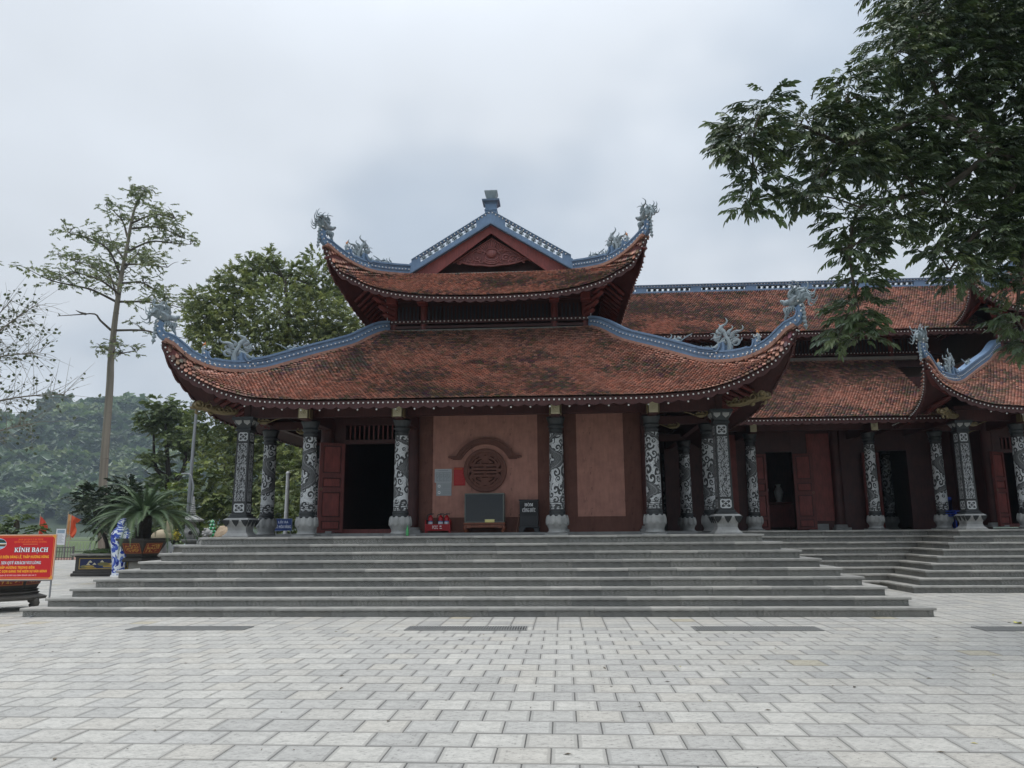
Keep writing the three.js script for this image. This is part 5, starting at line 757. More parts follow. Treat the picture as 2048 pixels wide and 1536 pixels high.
bush('garden_bush', 'yellow-green shrub behind the stone lantern', 'shrub', [-15.6, 0, -33], [...blobRow(-1.8, 1.6, 2.6, 0.65, 9, 3), ...blobRow(-1.8, 1.2, 3.8, 0.5, 6, 4)], SPRIG_L, [[0.09, 0.15, 0.025], [0.2, 0.25, 0.03], [0.13, 0.19, 0.03], [0.06, 0.1, 0.025]], 60, 52);
bush('garden_bush', 'dark green shrub behind the fan of cycad leaves', 'shrub', [-19.2, 0, -36], blobRow(-1.6, 1.8, 2.2, 0.8, 10, 6), SPRIG_L, [[0.04, 0.07, 0.022], [0.06, 0.1, 0.03], [0.09, 0.13, 0.03]], 60, 53);
for (const [x, y, z, s, lab] of [[4.2, 10.6, -42, 1, 'tree top showing above the hall ridge beside the pavilion roof'], [16.8, 11, -46, 1.3, 'tree top showing above the hall ridge among the hanging branches']]) {
  const T = thing('roadside_tree', lab, 'tree', [x, 0, z]), B = [[-0.6, y + 1.2, 0, 0.9 * s], [0.3, y + 2.6, 0, 0.7 * s], [1.3, y + 1.5, 0.3, 0.6 * s], [0, y, 0, 1.2 * s], [0.4, y + 3.3, 0, 0.45 * s], [-1.3, y + 0.3, 0, 0.8 * s], [2.0, y + 1.9, 0, 0.4 * s]];
  part(T, 'trunk', tube([[0, 0, 0], [0.1, y * 0.5, 0], [0.2, y + 2.4, 0]], 0.28, 0.04, 10, 7), BARK); part(T, 'twigs', twigs(B, [[[0, y - 1, 0], [0.1, y, 0], [0.15, y + 1, 0], [0.2, y + 2, 0]]], 0.03, 7), BARK).userData.kind = 'stuff'; crown(T, 'crown', B, SPRIG_L, LEAF_MATT, [[0.11, 0.14, 0.04], [0.15, 0.17, 0.05], [0.08, 0.11, 0.035]], 42, 61, { shell: 0.6 });
}
// ---------------------------------------------------------------- wooded hill
{
  const k = 2.0, prof = table([[-420, 30], [-255, 40], [-218, 42.5], [-188, 44], [-169, 46], [-150, 46], [-137, 40], [-122, 35], [-104, 32], [-83, 29], [-55, 26], [0, 20], [120, 18], [300, 22]].map(([x, h]) => [x * k, h * k]));
  const hgt = (x, d) => { const t = sstep(150 * k, 268 * k, d); return (prof(x) - 5) * Math.pow(t, 0.8) * (0.9 + 0.22 * fbm3(x * 0.012, 0.3, d * 0.012, 4)) - 2 * (1 - t); };
  const g = structure('hill', 'wooded hill fading into haze behind the court');
  part(g, 'slope', grid((u, v) => { const x = mix(-900, 700, u), d = mix(130 * k, 420 * k, v); return V(x, hgt(x, d), -d); }, 80, 40), std(0.035, 0.05, 0.022, 1));
  // one forest tree: leaf-clump faces spread over an uneven crown
  const crownGeo = (seed) => { const r = rng(seed), G = []; for (let i = 0; i < 260; i++) { const u = r() * 1.5 - 0.5, th = r() * 6.283, s = Math.sqrt(Math.max(0, 1 - Math.min(1, u * u))), R = (0.75 + 0.35 * perlin.noise(Math.cos(th) * 1.6 + seed, u * 1.6, Math.sin(th) * 1.6)) * Math.pow(r(), 0.22); const p = new THREE.BufferGeometry(), a = 0.1 + 0.1 * r(); p.setAttribute('position', new THREE.Float32BufferAttribute([-a, 0, -a, a, 0.03, -a * 0.7, a * 0.8, 0, a, -a, 0, -a, a * 0.8, 0, a, -a * 0.7, 0.02, a * 0.9], 3)); p.computeVertexNormals(); G.push(at(p, Math.cos(th) * s * R, u * R * 0.8, Math.sin(th) * s * R, (r() - 0.5) * 1.6, r() * 6, (r() - 0.5) * 1.6)); } return join(G); };
  const r = rng(404), M = [[], [], []], C = [[], [], []], pal = [[0.065, 0.115, 0.036], [0.09, 0.145, 0.044], [0.12, 0.18, 0.052], [0.055, 0.095, 0.036], [0.165, 0.215, 0.064], [0.095, 0.125, 0.055]];
  for (let i = 0; i < 5200; i++) { const x = -700 + Math.pow(r(), 0.85) * 1000, d = mix(170 * k, 285 * k, r()), y = hgt(x, d), s = (4 + 5.5 * r() * r() + (r() < 0.04 ? 4 : 0)) * 1.35, n = Math.floor(r() * 3), c = pal[Math.floor(r() * 6)], j = 0.75 + 0.5 * r(); M[n].push(new THREE.Matrix4().compose(V(x, y + s * 0.55, -d), new THREE.Quaternion().setFromAxisAngle(V(0, 1, 0), r() * 6.28), V(s, s * (0.8 + 0.5 * r()), s))); C[n].push(lin(c[0] * j, c[1] * j, c[2] * j)); }
  for (let n = 0; n < 3; n++) stuff(g, 'forest', crownGeo(n * 11 + 2), LEAF_MATT, M[n], C[n]);
}
// ---------------------------------------------------------------- things standing about
const steel = std(0.27, 0.28, 0.29, 0.45, { metalness: 0.5 }), paintRed = std(0.42, 0.016, 0.02, 0.45);
const label = (parent, name, w, h, x, y, z, draw, px = 512, rough = 0.6) => { const m = part(parent, name, new THREE.PlaneGeometry(w, h), new THREE.MeshStandardMaterial({ map: canvasTex(px, Math.round(px * h / w), draw), roughness: rough, side: THREE.DoubleSide }), [x, y, z]); return m; };
// lettering: the fonts lack many Vietnamese letters, so base letters are set one by one and their marks are drawn
const fit = (c, s, cx, y, size, maxw, font, fill, stroke) => {
  c.textAlign = 'left'; c.textBaseline = 'alphabetic'; c.font = font.replace('#', size);
  const G = [...s].map((ch) => { const n = ch.normalize('NFD'); return [n[0], n.slice(1), c.measureText(n[0]).width]; }), w = G.reduce((a, g) => a + g[2], 0), k = Math.min(1, maxw / w), cap = size * 0.72;
  c.save(); c.translate(cx, y + cap * 0.42); c.scale(k, 1); let x = -w / 2; c.lineJoin = c.lineCap = 'round';
  const pass = (col, extra) => { let p = x; for (const [b, marks, bw] of G) {
    const low = b === b.toLowerCase() && b !== b.toUpperCase(), top = -(low ? size * 0.58 : cap) - size * 0.06, m = p + bw / 2, e = size * 0.11; c.fillStyle = c.strokeStyle = col;
    if (extra) { c.lineWidth = extra; c.strokeText(b, p, 0); } c.fillText(b, p, 0); c.lineWidth = size * 0.075 + (extra || 0); let up = 0; const L = (...q) => { c.beginPath(); c.moveTo(q[0], q[1]); for (let i = 2; i < q.length; i += 2) c.lineTo(q[i], q[i + 1]); c.stroke(); };
    for (const q of marks) { const t = top - up; if (q === '\u0302') { L(m - e, t, m, t - e, m + e, t); up += size * 0.12; } else if (q === '\u0306') { L(m - e, t - e, m - e * 0.5, t, m + e * 0.5, t, m + e, t - e); up += size * 0.12; } else if (q === '\u0301') L(m - e * 0.3, t, m + e * 0.9, t - e * 1.1); else if (q === '\u0300') L(m + e * 0.3, t, m - e * 0.9, t - e * 1.1); else if (q === '\u0309') L(m - e * 0.5, t - e, m + e * 0.3, t - e * 1.3, m + e * 0.4, t - e * 0.6, m, t); else if (q === '\u0303') L(m - e, t, m - e * 0.4, t - e * 0.6, m + e * 0.4, t, m + e, t - e * 0.6); else if (q === '\u0323') { c.beginPath(); c.arc(m, size * 0.16, size * 0.06 + (extra || 0) / 2, 0, 7); c.fill(); } else if (q === '\u031b') L(p + bw * 0.86, top + size * 0.14, p + bw * 1.02, top + size * 0.04, p + bw * 0.98, top - size * 0.04); }
    p += bw; } };
  if (stroke) pass(stroke, size * 0.13); pass(fill, 0); c.restore();
};
// red notice board on its stand
{
  const w = 1.5, h = 0.895, T = thing('notice_board', 'red notice board headed KÍNH BẠCH on a thin steel stand', 'sign', [-10.93, 0, -15.2], 0.07);
  part(T, 'panel', mapped(box(w, h, 0.02, 0, 0.672 + h / 2, 0)), std(0.6, 0.4, 0.3, 0.6));
  label(T, 'face', w - 0.02, h - 0.02, 0, 0.672 + h / 2, 0.014, (c, W, H) => {
    c.fillStyle = '#e8b48a'; c.fillRect(0, 0, W, H); c.fillStyle = '#c4151c'; c.fillRect(10, 10, W - 20, H - 20); c.strokeStyle = '#d8842c'; c.lineWidth = 7; c.strokeRect(26, 26, W - 52, H - 52); c.fillStyle = '#e09a3c'; for (const [x, y] of [[26, 26], [W - 26, 26], [26, H - 26], [W - 26, H - 26]]) { c.beginPath(); c.arc(x, y, 26, 0, 7); c.fill(); } c.fillStyle = '#c4151c'; for (const [x, y] of [[48, 48], [W - 48, 48], [48, H - 48], [W - 48, H - 48]]) { c.beginPath(); c.arc(x, y, 22, 0, 7); c.fill(); }
    c.save(); c.beginPath(); c.ellipse(W * 0.22, H * 0.2, W * 0.115, H * 0.125, 0, 0, 7); c.clip(); c.fillStyle = '#4b8fb4'; c.fillRect(0, 0, W, H * 0.2); c.fillStyle = '#24402c'; c.fillRect(0, H * 0.11, W, H * 0.06); c.fillStyle = '#f2e3c2'; c.fillRect(0, H * 0.185, W, H * 0.022); c.fillStyle = '#5a3a22'; c.fillRect(0, H * 0.207, W, H * 0.05); c.fillStyle = '#9fc8da'; c.fillRect(0, H * 0.257, W, H * 0.1); c.restore(); c.strokeStyle = '#e8e8ee'; c.lineWidth = 4; c.beginPath(); c.ellipse(W * 0.22, H * 0.2, W * 0.115, H * 0.125, 0, 0, 7); c.stroke();
    fit(c, 'BAN QUẢN LÝ DI TÍCH', W * 0.66, H * 0.105, 30, W * 0.34, 'bold #px serif', '#f07a22'); fit(c, 'QUỐC GIA ĐỀN ĐÔNG CUÔNG', W * 0.66, H * 0.162, 30, W * 0.46, 'bold #px serif', '#f07a22'); c.fillStyle = '#e8a060'; c.fillRect(W * 0.56, H * 0.205, W * 0.2, 5);
    fit(c, 'KÍNH BẠCH', W * 0.68, H * 0.345, 82, W * 0.46, 'bold #px serif', '#ffffff', '#50203c'); fit(c, 'KHI ĐẾN ĐẠI DIỆN DÂNG LỄ, THẮP HƯƠNG VÒNG', W * 0.5, H * 0.5, 50, W * 0.86, 'bold #px sans-serif', '#ffc42a');
    fit(c, 'XIN QUÝ KHÁCH VUI LÒNG', W * 0.56, H * 0.63, 52, W * 0.54, 'bold #px serif', '#ffffff', '#50203c'); fit(c, 'KHÔNG THẮP HƯƠNG TRONG ĐỀN', W * 0.42, H * 0.735, 46, W * 0.66, 'bold #px sans-serif', '#ffc42a'); fit(c, 'TRANG PHỤC GỌN GÀNG THỂ HIỆN SỰ VĂN MINH', W * 0.5, H * 0.82, 46, W * 0.84, 'bold #px sans-serif', '#ffc42a'); fit(c, '(Ban quản lý di tích xin chân thành cảm ơn !)', W * 0.5, H * 0.905, 28, W * 0.56, 'italic #px serif', '#ffe9ee');
  }, 1024);
  for (const s of [-1, 1]) { part(T, 'leg', mapped(box(0.025, 1.55, 0.025, s * 0.7, 0.78, -0.03)), steel); part(T, 'foot', at(mapped(box(0.03, 0.025, 0.95)), s * 0.7, 0.0135, 0, 0, -0.1 * s), steel); }
  part(T, 'crossbar', mapped(box(1.4, 0.02, 0.02, 0, 0.66, -0.03)), steel);
}
const prism = (n, pts, turn = 0) => { const g = new THREE.LatheGeometry(pts.map(([r, y]) => new THREE.Vector2(r, y)), n); g.rotateY(turn); const f = g.toNonIndexed(); f.computeVertexNormals(); return mapped(f, 2); };
const potDark = std(0.045, 0.04, 0.034, 0.6, { map: stoneTex }), potGrey = std(0.12, 0.11, 0.095, 0.75, { map: stoneTex }), soil = std(0.035, 0.028, 0.02, 1);
const panelTex = [['#7a2416', '#b98a3a'], ['#6b1c14', '#a5772c']].map(([bg, fg], q) => canvasTex(256, 192, (c, W, H) => { const r = rng(q + 70); c.fillStyle = bg; c.fillRect(0, 0, W, H); c.strokeStyle = '#9a6a2c'; c.lineWidth = 7; c.strokeRect(8, 8, W - 16, H - 16); c.fillStyle = fg; for (let i = 0; i < 60; i++) { c.save(); c.translate(30 + r() * (W - 60), 30 + r() * (H - 60)); c.rotate(r() * 6); c.beginPath(); c.ellipse(0, 0, 4 + r() * 18, 3 + r() * 6, 0, 0, 7); c.fill(); c.restore(); } c.strokeStyle = fg; c.lineWidth = 8; c.beginPath(); c.moveTo(30, H - 50); c.bezierCurveTo(90, 30, 150, H, W - 30, 50); c.stroke(); }));
const panelMat = panelTex.map((m) => new THREE.MeshStandardMaterial({ map: m, roughness: 0.5, side: THREE.DoubleSide }));
function facetPot(T, n, y0, h, r0, r1, turn) {   // faceted glazed pot with a painted panel on each side
  const p = sub(T, 'pot', [0, y0, 0]);
  part(p, 'body', prism(n, [[r0 * 0.96, 0], [r0, 0.03], [r0 * 0.92, 0.05], [r0 * 0.95, 0.08], [r1 * 0.97, h - 0.09], [r1 * 0.98, h - 0.08], [r1 * 1.06, h - 0.06], [r1 * 1.06, h], [r1 * 0.9, h], [r1 * 0.88, h - 0.06], [0, h - 0.06]], turn), potDark);
  const a = Math.cos(Math.PI / n); for (let k = 0; k < n; k++) { const q = turn + (k + 0.5) / n * 2 * Math.PI, w = (r0 + r1) * Math.sin(Math.PI / n) * 0.8, hh = h - 0.24, rm = mix(r0 * 0.95, r1 * 0.97, 0.52) * a; const m = part(p, 'painted_panel', (p.geo ||= new THREE.PlaneGeometry(w, hh)), panelMat[k % 2], [Math.sin(q) * (rm + 0.014), 0.085 + (h - 0.17) / 2, Math.cos(q) * (rm + 0.014)]); m.rotation.order = 'YXZ'; m.rotation.set(Math.atan((r1 * 0.97 - r0 * 0.95) * a / (h - 0.17)), q, 0); } delete p.geo;
  part(p, 'soil', prism(n, [[0, h - 0.05], [r1 * 0.88, h - 0.05]], turn), soil); return p;
}
// bonsai in a faceted pot behind the notice
{
  const T = thing('potted_bonsai', 'low bonsai in a faceted red-panelled pot behind the red notice', 'potted plant', [-11.85, 0, -16.2]);
  const st = sub(T, 'pot_stand'); part(st, 'rim', prism(8, [[0.5, 0.2], [0.78, 0.22], [0.8, 0.27], [0.72, 0.3], [0.62, 0.32], [0.66, 0.36], [0.6, 0.39], [0, 0.39]], 0.39), potGrey); for (let k = 0; k < 5; k++) { const q = k * 1.257 + 0.3; part(st, 'leg', tube([[Math.sin(q) * 0.6, 0.24, Math.cos(q) * 0.6], [Math.sin(q) * 0.72, 0.14, Math.cos(q) * 0.72], [Math.sin(q) * 0.62, 0.02, Math.cos(q) * 0.62]], 0.09, 0.06, 6, 7), potGrey); }
  facetPot(T, 8, 0.39, 0.6, 0.64, 0.8, 0.39);
  const b = sub(T, 'bonsai'); part(b, 'trunk', tube([[0, 0.95, 0], [0.1, 1.2, 0], [-0.05, 1.42, 0.05], [0.12, 1.65, 0], [0.1, 1.9, 0]], 0.08, 0.03, 14, 8), BARK); const B = [[0.45, 1.42, 0.1, 0.26], [0.75, 1.35, 0, 0.2], [-0.4, 1.45, 0, 0.26], [0.1, 1.62, 0.25, 0.24], [0.5, 1.68, -0.1, 0.22], [0.1, 1.92, 0, 0.22], [-0.2, 1.75, 0.1, 0.2], [0.25, 1.42, 0.35, 0.2], [0.6, 1.5, 0.3, 0.18]];
  for (const [x, y, z] of B) part(b, 'branch', tube([[0.05, y - 0.2, 0], [x * 0.6, y - 0.08, z * 0.6], [x, y - 0.03, z]], 0.025, 0.008, 5, 5), BARK); crown(b, 'leaves', B, sprig(10, 0.05, 0.016, 0.1, 0.1, 41), LEAF_MATT, [[0.07, 0.12, 0.03], [0.11, 0.17, 0.04], [0.15, 0.21, 0.05]], 900, 71, { flat: 0.45 });
}
// planter with the round dark tree
{
  const T = thing('planter_tree', 'round dark-leaved tree in a low black planter with a blue painted side', 'potted plant', [-17.2, 0, -29.1], 0.1);
  const p = sub(T, 'planter'); part(p, 'body', mapped(join(rbox(2.3, 0.12, 1.3, 0.03, 0, 0.06, 0), rbox(2.2, 0.1, 1.2, 0.03, 0, 0.15, 0), rbox(2.1, 0.55, 1.1, 0.02, 0, 0.45, 0), rbox(2.16, 0.05, 1.16, 0.01, 0, 0.72, 0))), potDark); part(p, 'rim', mapped(join(rbox(2.4, 0.08, 1.4, 0.03, 0, 0.79, 0))), MAT.concrete);
  label(p, 'painted_side', 1.8, 0.4, 0, 0.46, 0.558, (c, W, H) => { const r = rng(9); c.fillStyle = '#12204a'; c.fillRect(0, 0, W, H); for (let i = 0; i < 26; i++) { const x = r() * W, y = H * (0.45 + 0.5 * r()); c.fillStyle = ['#a48a3c', '#8c7434', '#6f6a3a', '#2c4a7a'][i % 4]; c.beginPath(); c.ellipse(x, y, 20 + r() * 46, 8 + r() * 14, 0, 0, 7); c.fill(); } c.fillStyle = '#c8c0a0'; for (let i = 0; i < 6; i++) { const x = 30 + r() * (W - 60), y = H * (0.25 + 0.3 * r()); c.beginPath(); c.moveTo(x - 22, y + 12); c.lineTo(x, y - 10); c.lineTo(x + 22, y + 12); c.fill(); } c.strokeStyle = '#a48a3c'; c.lineWidth = 8; c.strokeRect(4, 4, W - 8, H - 8); }, 512);
  part(p, 'moss', ball(1.0, 0, 0.78, 0, 1.1, 0.22, 0.6, 20, 10), std(0.06, 0.1, 0.025, 1)); crown(p, 'grass', [[0, 0.86, 0, 0.5], [0.4, 0.84, 0.1, 0.45], [-0.45, 0.84, 0.1, 0.45]], SPRIG_S, LEAF_MATT, [[0.08, 0.12, 0.03], [0.11, 0.16, 0.035]], 380, 75, { flat: 0.28 });
  const t = sub(T, 'tree'), B = []; const r = rng(44); for (let i = 0; i < 44; i++) { const u = r() * 2 - 1, th = r() * 6.28, s = Math.sqrt(1 - u * u), R = Math.pow(r(), 0.4); B.push([Math.cos(th) * s * R * 1.55, 2.55 + u * R * 1.0, Math.sin(th) * s * R * 1.2, 0.36 + 0.16 * r()]); } for (let i = 0; i < 3; i++) part(t, 'trunk', tube([[i * 0.12 - 0.1, 0.75, 0], [i * 0.3 - 0.2, 1.3, 0.1], [i * 0.6 - 0.6, 1.9, 0], [i * 0.9 - 0.9, 2.6, 0]], 0.09, 0.03, 10, 7), BARK_DARK);
  crown(t, 'leaves', B, sprig(9, 0.15, 0.04, 0.24, 0.1, 42), LEAF, [[0.028, 0.05, 0.02], [0.04, 0.066, 0.024], [0.05, 0.08, 0.026]], 95, 73, { shell: 0.5, lift: 0.6 });
}
const porcelain = canvasTex(512, 1024, (c, W, H) => { const r = rng(77); c.fillStyle = '#dfe6ee'; c.fillRect(0, 0, W, H); for (let i = 0; i < 260; i++) { const x = r() * W, y = r() * H, k = r(); c.fillStyle = ['#1c2f8c', '#2b46a8', '#3a56b4', '#6f88c8'][i % 4]; c.save(); c.translate(x, y); c.rotate(-0.5 + r()); for (const o of [-W, 0, W]) { c.beginPath(); c.ellipse(o, 0, 14 + r() * 60 * k, 5 + r() * 20, 0, 0, 7); c.fill(); } c.restore(); } c.strokeStyle = '#182a80'; c.lineCap = 'round'; for (let i = 0; i < 70; i++) { c.lineWidth = 3 + r() * 9; const x = r() * W, y = r() * H; c.beginPath(); c.moveTo(x, y); c.bezierCurveTo(x + 60 * (r() - 0.5), y - 60 * r(), x + 120 * (r() - 0.5), y + 40 * r(), x + 160 * (r() - 0.5), y - 90 * (r() - 0.5)); c.stroke(); } c.fillStyle = '#dfe6ee'; for (let i = 0; i < 24; i++) { c.beginPath(); c.ellipse(r() * W, r() * H, 20 + r() * 40, 6 + r() * 16, r() * 3, 0, 7); c.fill(); } for (const y of [0.02, 0.13, 0.2, 0.95]) { c.fillStyle = '#24399a'; c.fillRect(0, y * H, W, 16); } });
const PORC = new THREE.MeshStandardMaterial({ map: porcelain, roughness: 0.18, side: THREE.DoubleSide });
{
  const T = thing('porcelain_vase', 'man-high blue and white porcelain vase beside the stairs', 'vase', [-16.42, 0, -28.3]); part(T, 'body', lathe([[0, 0], [0.22, 0], [0.23, 0.04], [0.21, 0.15], [0.22, 0.4], [0.27, 0.8], [0.32, 1.15], [0.35, 1.4], [0.34, 1.55], [0.27, 1.7], [0.19, 1.78], [0.165, 1.85], [0.165, 2.0], [0.19, 2.07], [0.215, 2.12], [0.19, 2.12], [0.14, 2.02], [0.13, 1.8]], 36), PORC);
  part(T, 'base', cyl(0.26, 0.24, 0.06, 24, 0, 0, 0), MAT.white);
}
// cycad in a hexagonal pot on a stone block
{
  const T = thing('potted_cycad', 'cycad with a wide fan of feathery leaves in a hexagonal pot', 'potted plant', [-13.75, 0, -25]);
  part(T, 'stone_block', mapped(rbox(0.62, 0.66, 0.62, 0.02, 0.06, 0.33, 0)), MAT.concrete); part(T, 'foot', prism(6, [[0.62, 0.66], [0.66, 0.7], [0.6, 0.78], [0, 0.78]], 0.52), potDark); facetPot(T, 6, 0.78, 0.62, 0.56, 0.86, 0.52);
  const c = sub(T, 'cycad', [0, 1.34, 0]), r = rng(17), tr = [tube([[0, 0, 0], [0.02, 0.4, 0], [0, 0.78, 0]], 0.23, 0.2, 10, 12)]; for (let i = 0; i < 130; i++) { const q = i * 2.4, y = 0.03 + i * 0.0056; tr.push(at(new THREE.ConeGeometry(0.03, 0.09, 4), Math.sin(q) * 0.22, y, Math.cos(q) * 0.22, 0.9, q, 0)); } part(c, 'trunk', join(tr), BARK_DARK);
  const frondGeo = (L, sag, seed) => { const q = rng(seed), P = []; for (let i = 0; i <= 8; i++) { const s = i / 8; P.push(V(L * (s - 0.12 * s * s * s), L * (0.62 * s - sag * s * s), 0)); } const cv = new THREE.CatmullRomCurve3(P), G = [tube(P, 0.014, 0.004, 10, 4)]; for (let i = 6; i < 66; i++) { const t = i / 66, p = cv.getPoint(t), T2 = cv.getTangent(t), ll = 0.2 * Math.sin(Math.PI * Math.min(1, 0.18 + t * 0.86)) + 0.03; for (const s of [-1, 1]) { const d = T2.clone().multiplyScalar(0.62).add(V(0, 0.26, s * 0.85)).normalize(), e = p.clone().addScaledVector(d, ll * (0.9 + 0.2 * q())), w = T2.clone().multiplyScalar(0.013), g = new THREE.BufferGeometry(); g.setAttribute('position', new THREE.Float32BufferAttribute([...p.clone().sub(w).toArray(), ...p.clone().add(w).toArray(), ...e.toArray()], 3)); g.computeVertexNormals(); G.push(flat(g)); } } return join(G); };
  const FG = [frondGeo(2.25, 0.6, 1), frondGeo(2.0, 0.38, 2), frondGeo(2.35, 0.82, 3)], FM = [std(0.045, 0.085, 0.032, 0.5), std(0.06, 0.105, 0.038, 0.5), std(0.075, 0.125, 0.042, 0.5)];
  for (let i = 0; i < 96; i++) { const m = part(c, 'frond', FG[i % 3], FM[Math.floor(r() * 3)], [0, 0.78, 0]); m.rotation.order = 'YXZ'; const tier = i / 96; m.rotation.set((r() - 0.5) * 0.5, i * 2.39996, mix(-0.4, 0.85, tier * tier) + (r() - 0.5) * 0.15); m.scale.setScalar(mix(1.02, 0.72, tier)); }
}
// stone lantern
{
  const T = thing('stone_lantern', 'pale stone pagoda lantern with a tall ringed spire left of the stairs', 'lantern', [-14.55, 0, -30]), y = 0.85; part(T, 'pedestal', mapped(join(box(1.0, 0.5, 1.0, 0, 0.25, 0), box(0.7, 0.4, 0.7, 0, 0.68, 0))), MAT.concrete); part(T, 'base', prism(6, [[0, y], [0.34, y], [0.34, y + 0.08], [0.24, y + 0.14], [0.2, y + 0.3], [0.3, y + 0.36], [0.36, y + 0.42], [0.36, y + 0.47], [0, y + 0.47]], 0), MAT.stone);
  part(T, 'fire_box', join(prism(12, [[0, y + 0.47], [0.16, y + 0.47], [0.26, y + 0.58], [0.3, y + 0.72], [0.26, y + 0.86], [0.16, y + 0.93], [0, y + 0.93]], 0)), MAT.stoneLight); for (const q of [0.3, 2.4, 4.5]) part(T, 'opening', at(cyl(0.075, 0.075, 0.03, 14), Math.sin(q) * 0.278, y + 0.71, Math.cos(q) * 0.278, Math.PI / 2, q, 0), MAT.dark);
  part(T, 'shade', mapped(cyl(0.17, 0.17, 0.2, 8, 0, y + 0.92, 0)), MAT.concrete); part(T, 'roof', prism(6, [[0, y + 1.1], [0.42, y + 1.16], [0.44, y + 1.22], [0.3, y + 1.28], [0.16, y + 1.38], [0.1, y + 1.42], [0, y + 1.42]], 0), MAT.stone);
  const rings = [[0, y + 1.42]]; for (let i = 0; i < 9; i++) { const r = 0.12 - i * 0.0105, yy = y + 1.43 + i * 0.075; rings.push([r, yy], [r, yy + 0.045], [r * 0.7, yy + 0.05], [r * 0.7, yy + 0.07]); } rings.push([0.012, y + 2.12], [0, y + 2.16]); part(T, 'spire', lathe(rings, 14), MAT.stoneLight);
}
